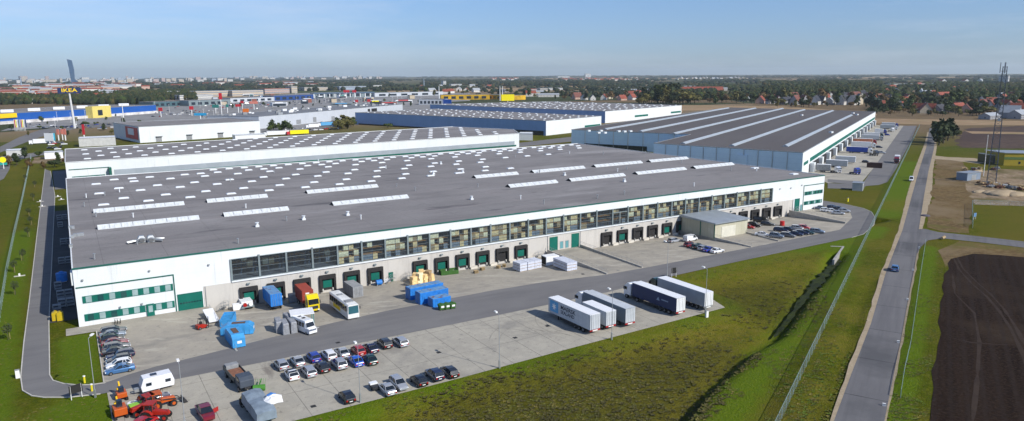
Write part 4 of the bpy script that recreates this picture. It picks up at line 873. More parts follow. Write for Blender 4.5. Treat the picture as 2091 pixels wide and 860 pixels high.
# ---------------------------------------------------------------- lorries
chas = mat('lorry chassis', (.03, .03, .033), .6); boxm = {}
def wheels(b_parent, xs_, r=.5, w_=2.45, dual=.3):
    for x in xs_:
        for s in (-1, 1):
            b = MB(); y = s*(w_/2-dual/2-.02); b.cyl((x, y-s*dual/2, r), (x, y+s*dual/2, r), r, 14); wh = b.build('wheel', tyre, b_parent)
            b = MB(); b.cyl((x, y+s*(dual/2-.02), r), (x, y+s*(dual/2+.015), r), r*.55, 10); b.build('rim', rimm, wh)
def box_trailer(t, x0, x1, sidem, roofm_, rearm, z0=1.05, z1=4.0, red=True, ribs=False, w_=1.25):
    b = MB(); b.box(x0, -w_, z0, x1, w_, z1-.03); o = b.build('box_body', sidem, t)
    b = MB(); b.box(x0-.01, -w_-.01, z1-.06, x1+.01, w_+.01, z1+.01); b.build('roof', roofm_, t)
    b = MB(); b.box(x0-.05, -w_+.03, z0+.08, x0-.005, -.03, z1-.12); b.box(x0-.05, .03, z0+.08, x0-.005, w_-.03, z1-.12); d = b.build('rear_door', rearm, t)
    b = MB()
    for y in (-.85, -.4, .4, .85): b.cyl((x0-.08, y, z0+.1), (x0-.08, y, z1-.2), .025, 5)
    b.build('locking_bar', galv, d)
    b = MB(); b.box(x0-.03, -w_, z0-.32, x0+.08, w_, z0-.05); bm_ = b.build('rear_bumper', lampr if red else galv, t)
    b = MB(); b.box(x0-.05, -.6, z0-.3, x0-.025, .6, z0-.1); b.build('bumper_plate', plate, bm_)
    b = MB(); b.box(x0+.3, -.45, .75, x1-.5, .45, z0); b.box(x0+3.5, -w_, .45, x1-4, -w_+.05, .95); b.box(x0+3.5, w_-.05, .45, x1-4, w_, .95); b.build('chassis', chas, t)
    if ribs:
        b = MB()
        for i in range(int((x1-x0)/.8)):
            for s in (-1, 1): b.box(x0+.2+i*.8, s*w_-.02, z0+.1, x0+.45+i*.8, s*w_+.02, z1-.15)
        b.build('side_rib', sidem, t)
def cab(t, x0, col, z=3.6, name='cab'):
    """cab-over tractor, front at x0+2.2"""
    pm = paint(col) if col in PAINT else mat(col, (.72, .55, .0), .35, coat=.6, var=.02)
    b = MB(); w_ = 1.22
    prof = [(x0, .9), (x0, z-.3), (x0+.5, z), (x0+1.2, z-.05), (x0+2.05, z-.75), (x0+2.22, 1.9), (x0+2.25, .55), (x0+1.9, .45), (x0+1.6, .9)]
    b.side(prof, -w_, w_); c = b.build(name, pm, t, bevel=.05)
    b = MB(); b.add([(x0+2.245, -w_+.12, 1.95), (x0+2.245, w_-.12, 1.95), (x0+2.09, w_-.15, z-.82), (x0+2.09, -w_+.15, z-.82)], [(0, 1, 2, 3)]); b.build('windscreen', cglass, c)
    for s in (-1, 1): b = MB(); b.box(x0+1.2, s*w_-.012, 1.95, x0+2.0, s*w_+.012, z-.95); b.build('side_window', cglass, c)
    b = MB(); b.box(x0+2.2, -.9, .95, x0+2.28, .9, 1.6); b.build('grille', chas, c)
    for s in (-1, 1):
        b = MB(); b.box(x0+2.2, s*.95-.16, .6, x0+2.3, s*.95+.16, .85); b.build('headlight', lampw, c)
        b = MB(); b.box(x0+1.95, s*(w_+.2)-.1, 2.0, x0+2.05, s*(w_+.2)+.1, 2.7); b.beam((x0+2, s*w_, 2.6), (x0+2, s*(w_+.2), 2.6), .04); b.build('mirror', chas, c)
    b = MB(); b.box(x0-2.6, -.45, .6, x0+1.7, .45, .95); b.box(x0-1.3, -1.2, .5, x0-.3, -.7, 1.0); b.box(x0-1.3, .7, .5, x0-.3, 1.2, 1.0); b.build('tractor_chassis', chas, t)
    wheels(t, (x0+1.3, x0-2.1))
silverb = multi('silver trailer panel', [(.52, .55, .58), (.3, .4, .7, (.44, .47, .5), 5, (1, 1, 3)), (1.5, .55, .8, (.57, .6, .62))], rough=.45, bump=0, extra=panel_extra(1.2, 0, (.3, .33, .36), .5))
navyc = mat('navy curtain side', (.012, .03, .10), .45, var=.1, scale=1.5); greyc = mat('pale grey curtain side', (.35, .38, .41), .5, var=.1)
whitep = mat('white trailer panel', (.78, .79, .8), .4, var=.05); dgrey = mat('grey curtain side', (.13, .17, .21), .5, var=.1)
mk = mat('dark blue lettering', (.01, .02, .05), .5, var=0); skyb = mat('sky blue emblem field', (.10, .35, .62), .5, var=.05)
def along_y(px, py): g_ = G(px, py); return (g_[0], g_[1], 0)
# trailer with lettering
x, y, _ = along_y(1216, 683)
t = thing('semi_trailer', (x-.1, y+.05, 0), R(91), 'silver box trailer with large dark lettering and a blue star panel on its side', 'trailer', 'trailers parked on the lot')
box_trailer(t, 0, 13.6, silverb, whitep, silverb, z1=4.1); wheels(t, (2.2, 3.5, 4.8)); b = MB()
for s in (-1, 1): b.box(10.6, s*.8-.08, 0, 10.8, s*.8+.08, 1.05)
b.build('landing_leg', chas, t)
for s in (1,):      # the left flank faces +y in trailer coordinates
    MM = Matrix(((-1, 0, 0, 0), (0, 0, 1, 0), (0, 1, 0, 0), (0, 0, 0, 1)))
    text_mesh('MAERSK', 1.15, t, 'lettering', mk, Matrix.Translation((9.4, 1.262, 3.1)) @ MM, sx=1.15); text_mesh('SEALAND', 1.0, t, 'lettering', mk, Matrix.Translation((9.4, 1.262, 2.15)) @ MM, sx=1.05)
    b = MB(); b.box(10.2, 1.25, 1.5, 13.0, 1.268, 3.8); em = b.build('emblem', skyb, t)
    pts = []
    for i in range(14): a = math.pi*i/7; r_ = .85 if i % 2 == 0 else .36; pts.append((11.6+r_*math.sin(a), 1.275, 2.65+r_*math.cos(a)))
    b = MB(); b.add([(11.6, 1.275, 2.65)]+pts, [(0, 1+i, 1+(i+1) % 14) for i in range(14)]); b.build('star', plate, em)
# short silver trailer
x, y, _ = along_y(1246, 676); t = thing('semi_trailer', (x+.4, y+.3, 0), R(90), 'short silver trailer between the lettered trailer and the white tractor', 'trailer', 'trailers parked on the lot')
box_trailer(t, 0, 7.6, silverb, whitep, silverb, z1=3.9); wheels(t, (1.3, 2.5)); b = MB()
for s in (-1, 1): b.box(6.2, s*.8-.08, 0, 6.4, s*.8+.08, 1.05)
b.build('landing_leg', chas, t)
for px, py, sm, rm_, cc, lab, rd_ in ((1287, 669, dgrey, silverb, 'white', 'articulated lorry with a white cab and a grey-roofed silver trailer', silverb), (1390, 646, navyc, whitep, 'white', 'articulated lorry with a navy curtain-sided trailer and a white cab', whitep), (1447, 635, greyc, whitep, 'green', 'articulated lorry with a pale grey trailer and a dark green cab, farthest right', whitep)):
    x, y, _ = along_y(px, py); L_ = 13.6 if cc != 'green' else 14.2
    t = thing('articulated_lorry', (x, y+.1, 0), R(90), lab, 'lorry', 'lorries parked on the lot'); box_trailer(t, 0, L_, sm, rm_, rd_, z1=4.05, red=cc != 'green'); wheels(t, (2.2, 3.5, 4.8)); cab(t, L_+.55, cc)
    if sm is navyc:
        MM = Matrix(((-1, 0, 0, 0), (0, 0, 1, 0), (0, 1, 0, 0), (0, 0, 0, 1))); lt = mat('pale curtain print', (.25, .33, .45), .5)
        b = MB(); b.add([(5.9, 1.265, 2.2), (4.9, 1.265, 2.2), (5.3, 1.265, 3.0)], [(0, 1, 2)]); b.build('emblem', lt, t)
        b = MB(); b.box(2.4, 1.25, 2.5, 4.4, 1.262, 2.75); b.build('curtain_print', lt, t)
# vehicles at the docks
dusty = multi('dusty rusty blue roof', [(.16, .30, .46), (.5, .42, .6, (.10, .24, .45)), (.9, .55, .62, (.16, .08, .06)), (3, .5, .7, (.22, .33, .45))], rough=.7, bump=0)
def cont(name, px, py, L_, col, label, deg=90, z0=.0, h=2.6, cat='container', w_=1.22, wheels_=None, open_top=False, world=None):
    x, y, z = P(px, py) if world is None else world
    t = thing(name, (x, y, z), R(deg), label, cat); cm = col
    b = MB()
    if open_top:
        b.box(0, -w_, z0, L_, w_, z0+.12); b.box(0, -w_, z0+.12, .08, w_, z0+h); b.box(L_-.08, -w_, z0+.12, L_, w_, z0+h); b.box(.08, -w_, z0+.12, L_-.08, -w_+.08, z0+h); b.box(.08, w_-.08, z0+.12, L_-.08, w_, z0+h)
    else: b.box(0, -w_, z0, L_, w_, z0+h)
    b.build('body', cm, t); b = MB()
    n = int(L_/.45)
    for i in range(n):
        for s in (-1, 1): b.box(.12+i*.45, s*w_-.03, z0+.15, .32+i*.45, s*w_+.03, z0+h-.15)
    b.build('side_rib', cm, t)
    b = MB()
    for yy in (-.75, -.3, .3, .75): b.cyl((-.04, yy, z0+.1), (-.04, yy, z0+h-.1), .03, 5)
    b.build('door_bar', galv if not open_top else cm, t)
    if col is bluec:
        b = MB(); b.box(.02, -w_+.02, z0+h, L_-.02, w_-.02, z0+h+.02); b.build('roof_sheet', dusty, t)
    if not open_top:
        b = MB()
        for i in range(int(L_/1.2)): b.box(.1+i*1.2, -w_+.1, z0+h, .25+i*1.2, w_-.1, z0+h+.03)
        b.build('roof_rib', cm, t)
    return t
bluec = mat('blue container', (.02, .19, .58), .5, var=.25, scale=1.2); bluel = mat('light blue steel', (.05, .30, .62), .5, var=.25, scale=.8); redc = mat('rust red container', (.30, .05, .03), .6, var=.2); greyk = mat('weathered grey', (.26, .27, .28), .7, var=.25, scale=1.5)
t = cont('container', 566, 634, 7.4, bluec, 'blue container standing on a trailer at the second dock from the left', z0=1.0, h=2.7); wheels(t, (1.2, 2.4)); b = MB(); b.box(.2, -.5, .6, 7, .5, 1.0); b.build('chassis', chas, t)
# yellow lorry with red box backed on to dock
x, y, z = P(645, 641); t = thing('articulated_lorry', (x-.15, y+.6, z), R(-91), 'lorry with a bright yellow cab and a rust red box backed onto a dock', 'lorry')
b = MB(); b.box(-10.6, -1.22, 1.1, -4.4, 1.22, 3.9); b.build('box_body', redc, t); b = MB()
for i in range(13):
    for s in (-1, 1): b.box(-10.4+i*.46, s*1.22-.03, 1.25, -10.2+i*.46, s*1.22+.03, 3.75)
b.build('side_rib', redc, t); b = MB(); b.box(-4.42, -.5, 3.1, -4.385, .3, 3.4); b.build('marking', plate, t)
b = MB(); b.box(-10.5, -.5, .7, -2.4, .5, 1.1); b.build('chassis', chas, t); cab(t, -2.2, 'yellow cab paint', z=3.9); wheels(t, (-9.3, -8.0))
# coach
x, y, z = P(717, 655); t = thing('coach', (x+.7, y+.3, z), R(-89), 'white coach with a yellow stripe waiting between the docks and the road', 'bus')
b = MB(); rg = lambda x_, s_: [(x_, -1.25*s_, .35), (x_, -1.27*s_, 1.6), (x_, -1.2*s_, 3.0), (x_, -1.0*s_, 3.25), (x_, 1.0*s_, 3.25), (x_, 1.2*s_, 3.0), (x_, 1.27*s_, 1.6), (x_, 1.25*s_, .35)]
b.rings([rg(-11.5, .96), rg(-11.3, 1), rg(-.3, 1), rg(0, .95)]); b.build('body', mat('white coach paint', (.75, .75, .73), .3, coat=.5), t)
b = MB()
for i in range(8):
    for s in (-1, 1): b.rings([[(x_, s*1.262, 1.65), (x_, s*1.29, 1.65), (x_, s*1.235, 2.85), (x_, s*1.2, 2.85)] for x_ in (-10.9+i*1.3, -9.75+i*1.3)])
b.build('side_window', cglass, t); b = MB(); b.add([(.012, -1.1, 1.3), (.012, 1.1, 1.3), (-.0+.012, 1.05, 2.95), (.012, -1.05, 2.95)], [(0, 1, 2, 3)]); b.build('windscreen', mat('teal windscreen', (.03, .12, .15), .06, spec=.9), t)
b = MB(); yb_ = mat('yellow stripe', (.7, .5, .0), .4)
for s in (-1, 1): b = MB(); b.box(-8.8, s*1.275-.01, .8, -4.4, s*1.275+.012, 1.62); b.build('yellow_stripe', yb_, t)
b = MB()
for s in (-1, 1): b.box(.0, s*.9-.15, .55, .04, s*.9+.15, .8)
b.build('headlight', lampw, t); b = MB(); b.box(-3.4, -.8, 3.25, -1.8, .8, 3.42); b.box(-8.4, -.6, 3.25, -7.5, .6, 3.38); b.build('roof_hatch', greyk, t)
b = MB()
for s in (-1, 1): b.box(-.1, s*1.45-.08, 2.1, .0, s*1.45+.08, 2.7)
b.build('mirror', chas, t); wheels(t, (-2.4, -8.6), .48)
cont('container', 732, 607, 6.1, greyk, 'grey corrugated container standing at the dock right of the white coach', deg=91, h=2.5)
# white minibus with canopy
x, y, z = P(640, 684); t = thing('minibus', (x, y, z), R(-75), 'white minibus with its front flap open beside the wrapped grey bales', 'minibus')
b = MB(); rg = lambda x_, s_, zt: [(x_, -1.0*s_, .35), (x_, -1.03*s_, 1.3), (x_, -.88*s_, zt), (x_, .88*s_, zt), (x_, 1.03*s_, 1.3), (x_, 1.0*s_, .35)]
b.rings([rg(-6.2, .97, 2.5), rg(-6.0, 1, 2.65), rg(-1.4, 1, 2.65), rg(-.75, .95, 1.45), rg(0, .85, 1.1)]); b.build('body', paint('white'), t)
b = MB(); b.add([(-1.33, -.8, 2.5), (-1.33, .8, 2.5), (-.74, .86, 1.5), (-.74, -.86, 1.5)], [(0, 1, 2, 3)]); b.build('windscreen', cglass, t); b = MB()
for i in range(4):
    for s in (-1, 1): b.rings([[(x_, s*1.035, 1.4), (x_, s*1.05, 1.4), (x_, s*.95, 2.25), (x_, s*.92, 2.25)] for x_ in (-5.6+i*1.05, -4.75+i*1.05)])
b.build('side_window', cglass, t); b = MB(); b.rings([[(-.1, -.8, 1.15), (-.1, .8, 1.15), (-.1, .8, 1.2), (-.1, -.8, 1.2)], [(.9, -.8, 1.55), (.9, .8, 1.55), (.9, .8, 1.6), (.9, -.8, 1.6)]]); b.build('bonnet', paint('white'), t)
b = MB(); b.box(-3.6, -.3, 2.65, -3.0, .3, 2.75); b.box(-5.0, -.3, 2.65, -4.5, .3, 2.72); b.build('roof_hatch', chas, t); wheels(t, (-1.1, -4.9), .36, 2.0, .22)
x, y, z = P(611, 666); t = thing('canopy', (x+.8, y+.6, z), R(-10), 'flat white canopy on thin legs behind the white minibus', 'canopy'); b = MB(); b.box(-2.3, -2.0, 2.6, 2.3, 2.0, 2.75); b.build('roof', whitep, t)
for sx_ in (-1, 1):
    for sy_ in (-1, 1): b = MB(); b.box(sx_*2.1-.06, sy_*1.8-.06, 0, sx_*2.1+.06, sy_*1.8+.06, 2.6); b.build('leg', mat('teal leg', (.05, .25, .25), .5), t)
# wrapped bales
balem = mat('wrapped grey bale', (.27, .28, .30), .6, var=.4, scale=2.5, bump=.4, bscale=4)
for i, (px, py, l) in enumerate(((572, 678, 'leftmost'), (585, 682, 'second'), (600, 679, 'third'), (613, 674, 'rightmost'), (592, 668, 'rearmost'))):
    x, y, z = P(px, py); t = thing('wrapped_bale', (x, y+1.2, z), R(-8+i*3), '%s of the tall grey wrapped bales left of the white minibus' % l, 'bale', 'grey wrapped bales'); b = MB()
    b.rings([[(a*(1.05-.05*j), -2.0+c*.1, zz) for a, c in ((-.62, 0), (.62, 0), (.62, 35), (-.62, 35))] for j, zz in enumerate((0, .9, 1.9, 2.35))]); b.build('wrapping', balem, t, bevel=.15)
for i, (px, py, w2, h2, l) in enumerate(((604, 618, 1.3, 1.9, 'grey wrapped crate between the blue container and the yellow lorry'), (551, 624, .8, 1.0, 'small pale crate left of the blue container'), (489, 634, 1.2, 1.3, 'white crate below the first dock'), (791, 578, 1.0, .9, 'white sacks by the blue barrel'), (1127, 541, 2.0, 2.5, 'white box body with a dark end left of the ramp wall'))):
    x, y, z = P(px, py); t = thing('crate', (x, y+.8, z), R(-5), l, 'crate'); b = MB(); b.box(-w2, -w2*.7, .1, w2, w2*.7, h2); b.build('box', (whitep if i in (2, 3, 4) else greyk), t, bevel=.06); b = MB(); b.box(-w2, -w2*.7, 0, w2, w2*.7, .1); b.build('pallet', cart[3], t)
    if i == 4: b = MB(); b.box(-w2-.02, -w2*.6, .3, -w2, w2*.6, h2-.2); b.build('end_opening', dark, t)
# light blue compactors
def compactor(px, py, deg, L_, label, h=2.2, slope=True):
    x, y, z = P(px, py); t = thing('waste_compactor', (x, y, z), R(deg), label, 'compactor', 'light blue waste compactors'); b = MB()
    if slope: b.side([(0, .15), (0, h*.75), (.8, h), (L_-1.2, h), (L_, h*.7), (L_, .15)], -1.15, 1.15)
    else: b.box(0, -1.15, .15, L_, -1.05, h); b.box(0, 1.05, .15, L_, 1.15, h); b.box(0, -1.05, .15, L_, 1.05, .3); b.box(0, -1.05, .3, .1, 1.05, h); b.box(L_-.1, -1.05, .3, L_, 1.05, h)
    b.build('body', bluel, t, bevel=.05); b = MB()
    for i in range(int(L_)): b.box(.5+i*.95, -1.22, .2, .62+i*.95, 1.22, h*.92 if not slope else h*.7)
    b.build('rib', bluel, t); b = MB(); b.box(.2, -1.0, 0, L_-.2, -.8, .15); b.box(.2, .8, 0, L_-.2, 1.0, .15); b.build('skid', chas, t)
    if slope: b = MB(); b.box(1.5, -.5, h, L_-2.0, .5, h+.06); b.build('hatch', mat('rust', (.12, .07, .05), .9, var=.4, scale=3), t); b = MB(); b.box(-.03, -.5, .9, -.0, .3, 1.4); b.build('marking', plate, t)
    return t
compactor(489, 711, 92, 6.4, 'light blue rounded compactor standing nearest the yard road', 2.5)
compactor(519, 679, 160, 6.0, 'light blue compactor lying crosswise behind the nearest one', 2.2)
compactor(462, 672, 70, 5.2, 'open light blue skip behind the compactors beside the low wall', 1.9, False)
x, y, z = P(441, 660); t = thing('loading_ramp', (x-.3, y+2, z), R(-88), 'white sloping loading ramp beside the low wall, left of the light blue compactors', 'ramp'); b = MB(); b.side([(-4.5, 1.3), (2.0, .5), (2.0, .35), (-4.5, 1.15)], -1.0, 1.0); b.build('deck', whitep, t); b = MB()
for xx, zz in ((-4.2, 1.15), (1.5, .4)):
    for s in (-1, 1): b.cyl((xx, s*.8, 0), (xx, s*.8, zz), .08, 6)
b.build('leg', galv, t)
# blue containers and green bins
x, y, z = P(838, 610)
cont('container', 0, 0, 8.4, bluec, 'rear long blue container in the stack beside the road', deg=3, h=2.7, world=(P(838, 614)[0], P(838, 614)[1]+1.22, P(838, 614)[2]))
cont('container', 0, 0, 7.0, bluec, 'front blue container with a rust-stained open top beside the road', deg=2, h=2.6, world=(P(858, 623)[0], P(858, 623)[1]+1.22, P(858, 623)[2]), open_top=False)
cont('container', 0, 0, 4.4, bluec, 'small blue skip with white notices next to the green bins', deg=2, h=1.9, world=(P(884, 629)[0], P(884, 629)[1]+1.22, P(884, 629)[2]))
gbin = mat('green plastic bin', (.04, .12, .02), .6, var=.2)
def wbin(px, py, label, deg=0):
    x, y, z = P(px, py); t = thing('waste_bin', (x, y+.3, z), R(deg), label, 'bin', 'green waste bins'); b = MB(); b.rings([[(-.5, -.4, .15), (.5, -.4, .15), (.5, .4, .15), (-.5, .4, .15)], [(-.68, -.55, 1.2), (.68, -.55, 1.2), (.68, .55, 1.2), (-.68, .55, 1.2)]]); b.build('body', gbin, t)
    b = MB(); b.side([(-.7, 1.2), (-.7, 1.28), (0, 1.5), (.7, 1.28), (.7, 1.2)], -.58, .58); b.build('lid', gbin, t); b = MB(); b.box(-.35, -.62, .65, .35, -.5, 1.05); b.build('sticker', plate, t); b = MB()
    for sx_ in (-.45, .45):
        for sy_ in (-.35, .35): b.cyl((sx_, sy_, 0), (sx_, sy_, .15), .1, 6)
    b.build('castor', tyre, t)
for i, px in enumerate((903, 914, 925)): wbin(px, 634-i*1.5, ('left', 'middle', 'right')[i]+' one of the three green bins at the road edge')
x, y, z = P(902, 560); cont('container', 0, 0, 4.6, gbin, 'low green open skip in front of a dock', deg=-12, h=1.2, world=(x-.6, y-.3, z), open_top=True)
# cardboard
for i, (px, py, h2) in enumerate(((836, 596, 1.2), (846, 585, 2.4), (858, 582, 2.8), (868, 580, 2.2), (876, 577, 2.6), (850, 577, 2.0), (862, 575, 2.9), (872, 572, 1.8), (881, 574, 1.5))):
    x, y, z = P(px, py); t = thing('carton_stack', (x, y+.3, z), R(i*11), 'stack of brown cartons, %s from the left in the heap behind the blue containers' % ordw(i), 'cartons', 'heap of cartons'); b = MB(); zz = 0; rr = random.Random(i)
    while zz < h2: d = rr.uniform(-.15, .15); b.box(-.75+d, -.6, zz, .7+d, .6, zz+.58, rr.uniform(-.2, .2)); zz += .6
    b.build('carton', cart[(0, 0, 1, 0, 3)[i % 5]], t)
def stack(px, py, nx_, ny_, nz_, label, deg=0, m=None, sx_=2.4, sy_=1.1):
    x, y, z = P(px, py); t = thing('block_stack', (x, y, z), R(deg), label, 'stack'); b = MB()
    for k in range(nz_):
        for i in range(nx_):
            for j in range(ny_): b.box(i*sx_+.04, j*sy_+.04, k*.75+.12, (i+1)*sx_-.06, (j+1)*sy_-.04, (k+1)*.75, 0)
    b.build('wrapped_block', m or mat('pale wrapped blocks', (.55, .58, .66), .5, var=.2, scale=2), t); b = MB()
    for k in range(nz_): b.box(.1, .1, k*.75, nx_*sx_-.1, ny_*sy_-.1, k*.75+.12)
    b.build('pallet', cart[3], t)
stack(1062, 556, 1, 3, 3, 'left block of pale wrapped stacks below the docks', 4); stack(1078, 553, 2, 3, 3, 'right block of pale wrapped stacks below the docks', 4, sx_=2.3); stack(1158, 555, 1, 6, 3, 'long pale wrapped stack against the ramp wall', -2, sx_=3.2)
palm = mat('pallet timber', (.38, .28, .15), .9, var=.3)
for i, (px, py, l) in enumerate(((972, 558, 'left pile of loose pallets between the docks'), (985, 552, 'second pile of loose pallets between the docks'), (1018, 548, 'small pile of pallets below the open dock'), (1030, 545, 'last pile of pallets beside the pale stacks'))):
    x, y, z = P(px, py); t = thing('pallet_pile', (x, y, z), R(i*17), l, 'pallets', 'loose pallets'); b = MB()
    for k in range(5):
        for a in range(5): b.box(-.6, -.4+a*.19, k*.15+.11, .6, -.28+a*.19, k*.15+.14)
        for a in (-.5, 0, .45): b.box(a, -.4, k*.15, a+.1, .45, k*.15+.11)
    b.build('slats', palm, t)
# blue barrel thing and bikes racks by wall
x, y, z = P(774, 583); t = thing('roll_container', (x, y, z), 0, 'small round blue tank beside the white sacks', 'tank'); b = MB(); b.cyl((-.7, 0, .8), (.7, 0, .8), .65, 14); b.build('barrel', bluec, t); b = MB(); b.box(-.7, -.5, 0, -.5, .5, .5); b.box(.5, -.5, 0, .7, .5, .5); b.build('cradle', galv, t)
for i, (px, py) in enumerate(((455, 635), (822, 570), (1098, 528), (1607, 437), (797, 578))):
    x, y, z = P(px, py); t = thing('steel_stairs', (x, -1.3, z), 0, 'steel stairs with handrails against the dock wall, %s from the left' % ordw([0, 2, 3, 4, 1][i]), 'stairs', 'steel stairs at the dock wall'); b = MB()
    for k in range(5): b.box(-1.2+k*.3, -.45, .22*(k+1)-.05, -.9+k*.3, .45, .22*(k+1))
    b.box(.3, -.45, 1.15, 1.3, .45, 1.2); b.build('tread', galv, t); b = MB()
    for s in (-1, 1):
        b.beam((-1.2, s*.45, 1.05), (.3, s*.45, 2.1), .05); b.beam((.3, s*.45, 2.1), (1.3, s*.45, 2.1), .05)
        for xx, za, zb in ((-1.2, 0, 1.05), (.3, 0, 2.1), (1.3, 0, 2.1)): b.cyl((xx, s*.45, za), (xx, s*.45, zb), .035, 5)
    b.build('handrail', galv, t)
# white sided flatbed at first dock
x, y, z = P(505, 634); t = thing('box_trailer', (x+.3, y+.2, z), R(90), 'low trailer with round red and white drums parked at the first dock', 'trailer'); b = MB(); b.box(0, -1.3, .55, 5.2, 1.3, .8); b.build('deck', tealm, t); b = MB(); b.box(.9, -1.2, .8, 5, 1.2, 1.7); b.build('cargo_cover', whitep, t); wheels(t, (1.2, 4), .35)
for s, m_ in ((.6, lampr), (-.6, plate)): b = MB(); b.cyl((-.05, s, 1.2), (.35, s, 1.2), .42, 12); b.build('drum', m_, t)
# red barrel / cone
x, y, z = P(1597, 461); t = thing('traffic_barrel', (x, y, z), 0, 'bright red barrel standing alone in the dock yard right of the cream shed', 'barrel'); b = MB(); b.cyl((0, 0, .1), (0, 0, 1.6), .75, 14); b.build('barrel', mat('red barrel', (.5, .02, .02), .5), t); b = MB(); b.cyl((0, 0, 0), (0, 0, .1), .9, 14); b.build('foot', chas, t)
# forklift-like machine left
orange = mat('orange machine paint', (.50, .09, .01), .4, var=.1); redm = mat('red machine paint', (.36, .02, .01), .4, var=.1)
def forklift(x, y, z, deg, label, m_):
    t = thing('forklift', (x, y, z), R(deg), label, 'forklift'); b = MB(); b.side([(-1.2, .3), (-1.2, 1.0), (-.3, 1.1), (.9, .6), (.9, .3)], -.55, .55); b.build('body', m_, t); b = MB()
    for xx in (-.9, .6):
        for s in (-1, 1): b.cyl((xx, s*.5, .5), (xx*.6, s*.45, 2.1), .04, 5)
    b.box(-.7, -.55, 2.08, .5, .55, 2.14); b.build('cage', chas, t); b = MB()
    for s in (-1, 1): b.box(1.0, s*.35-.05, .05, 1.12, s*.35+.05, 2.3); b.box(1.1, s*.3-.06, .05, 2.1, s*.3+.06, .1)
    b.build('fork', chas, t); b = MB(); b.box(-.5, -.25, .9, -.1, .25, 1.5); b.build('seat', dark, t); wheels(t, (-.8, .7), .3, 1.2, .2)
forklift(*P(414, 671), 20, 'dark forklift with a red body left of the light blue compactors', redm)
for i, (px, py) in enumerate(((235, 662), (240, 662), (246, 661))):
    x, y, z = P(px, py); t = thing('bicycle', (x, y, z), R(80), '%s of three bicycles leaning at the office wall' % ('left', 'middle', 'right')[i], 'bicycle', 'bicycles at the office wall'); b = MB()
    b.beam((-.35, 0, .35), (.1, 0, .35), .04); b.beam((-.5, 0, .35), (-.1, 0, .85), .04); b.beam((.1, 0, .35), (.4, 0, .8), .04); b.beam((-.1, 0, .85), (.4, 0, .8), .04); b.beam((.52, 0, .35), (.4, 0, 1.0), .04); b.build('frame', chas, t)
    for xx in (-.52, .52):
        b = MB(); n = 16; b.rings([[(xx+math.cos(2*math.pi*k/n)*r_, s_, .35+math.sin(2*math.pi*k/n)*r_) for r_, s_ in ((.30, -.02), (.36, -.02), (.36, .02), (.30, .02))] for k in range(n+1)], caps=False); b.build('wheel', tyre, t)
    b = MB(); b.beam((.4, -.25, 1.02), (.4, .25, 1.02), .04); b.build('handlebar', chas, t); b = MB(); b.box(-.25, -.07, .87, .02, .07, .93); b.build('saddle', dark, t)
# caravan
x, y, z = P(322, 797); t = thing('caravan', (x, y+.5, 0), R(5), 'white caravan parked at the corner of the lot', 'caravan'); b = MB(); b.rings([[(-2.3, s*1.1, .45), (-2.45, s*1.1, 1.3), (-2.0, s*1.1, 2.55), (2.1, s*1.1, 2.6), (2.45, s*1.1, 1.4), (2.35, s*1.1, .5)] for s in (-1, 1)]); b.build('body', mat('white caravan shell', (.76, .77, .8), .35, var=.04), t, bevel=.06)
for xx in (-1.7, 1.1):
    b = MB(); b.box(xx, -1.13, 1.3, xx+.8, -1.1, 1.8); f_ = b.build('window', glassd, t)
b = MB(); b.box(-.3, 1.1, .7, .4, 1.13, 2.2); b.build('door', whitep, t); b = MB(); b.beam((-2.4, 0, .45), (-3.7, 0, .45), .1); b.box(-3.3, -.4, .45, -2.6, .4, .95); b.build('drawbar', galv, t); wheels(t, (.1,), .32, 2.1, .2); b = MB(); b.box(-.8, -.4, 2.6, .1, .4, 2.72); b.build('roof_hatch', glassd, t)
park('estate', 'darkblue', 315, 812, 8, 'dark blue estate car between the caravan and the red tractors', None, h=.6)
# tractors
def tractor(px, py, deg, label, c_, loader=True):
    x, y, z = P(px, py); t = thing('tractor', (x, y, 0), R(deg), label, 'tractor', 'red and orange tractors at the lot corner'); b = MB(); b.side([(-.2, .8), (-.2, 1.5), (1.9, 1.35), (2.1, .8)], -.4, .4); b.build('bonnet', c_, t, bevel=.05); b = MB()
    for xx in (-1.3, .0):
        for s in (-1, 1): b.cyl((xx, s*.7, 1.1), (xx*.9, s*.65, 2.5), .05, 5)
    b.box(-1.35, -.8, 2.5, .1, .8, 2.62); b.build('cab_roof', c_, t); b = MB(); b.box(-1.25, -.68, 1.3, -.05, .68, 2.48); b.build('cab_glass', glassb, t)
    for s in (-1, 1):
        b = MB(); b.cyl((-.9, s*.75, .8), (-.9, s*1.15, .8), .8, 16); wh = b.build('wheel', tyre, t); b = MB(); b.cyl((-.9, s*1.13, .8), (-.9, s*1.17, .8), .42, 10); b.build('rim', c_, wh)
        b = MB(); b.cyl((1.6, s*.6, .5), (1.6, s*.85, .5), .5, 14); wh = b.build('wheel', tyre, t); b = MB(); b.cyl((1.6, s*.84, .5), (1.6, s*.87, .5), .26, 8); b.build('rim', c_, wh)
        b = MB(); b.rings([[(-.9+math.cos(a)*1.0, s*.6, .8+math.sin(a)*.95), (-.9+math.cos(a)*1.0, s*1.15, .8+math.sin(a)*.95), (-.9+math.cos(a)*.95, s*1.15, .8+math.sin(a)*.9), (-.9+math.cos(a)*.95, s*.6, .8+math.sin(a)*.9)] for a in (.3, .9, 1.5, 2.1, 2.7)]); b.build('mudguard', c_, t)
    if loader:
        b = MB()
        for s in (-1, 1): b.beam((0, s*.5, 1.4), (2.4, s*.5, 1.0), .12); b.beam((2.4, s*.5, 1.0), (3.0, s*.5, .4), .12)
        b.side([(3.0, .1), (3.6, .1), (3.1, .8), (3.0, .8)], -.9, .9); b.build('loader', chas, t)
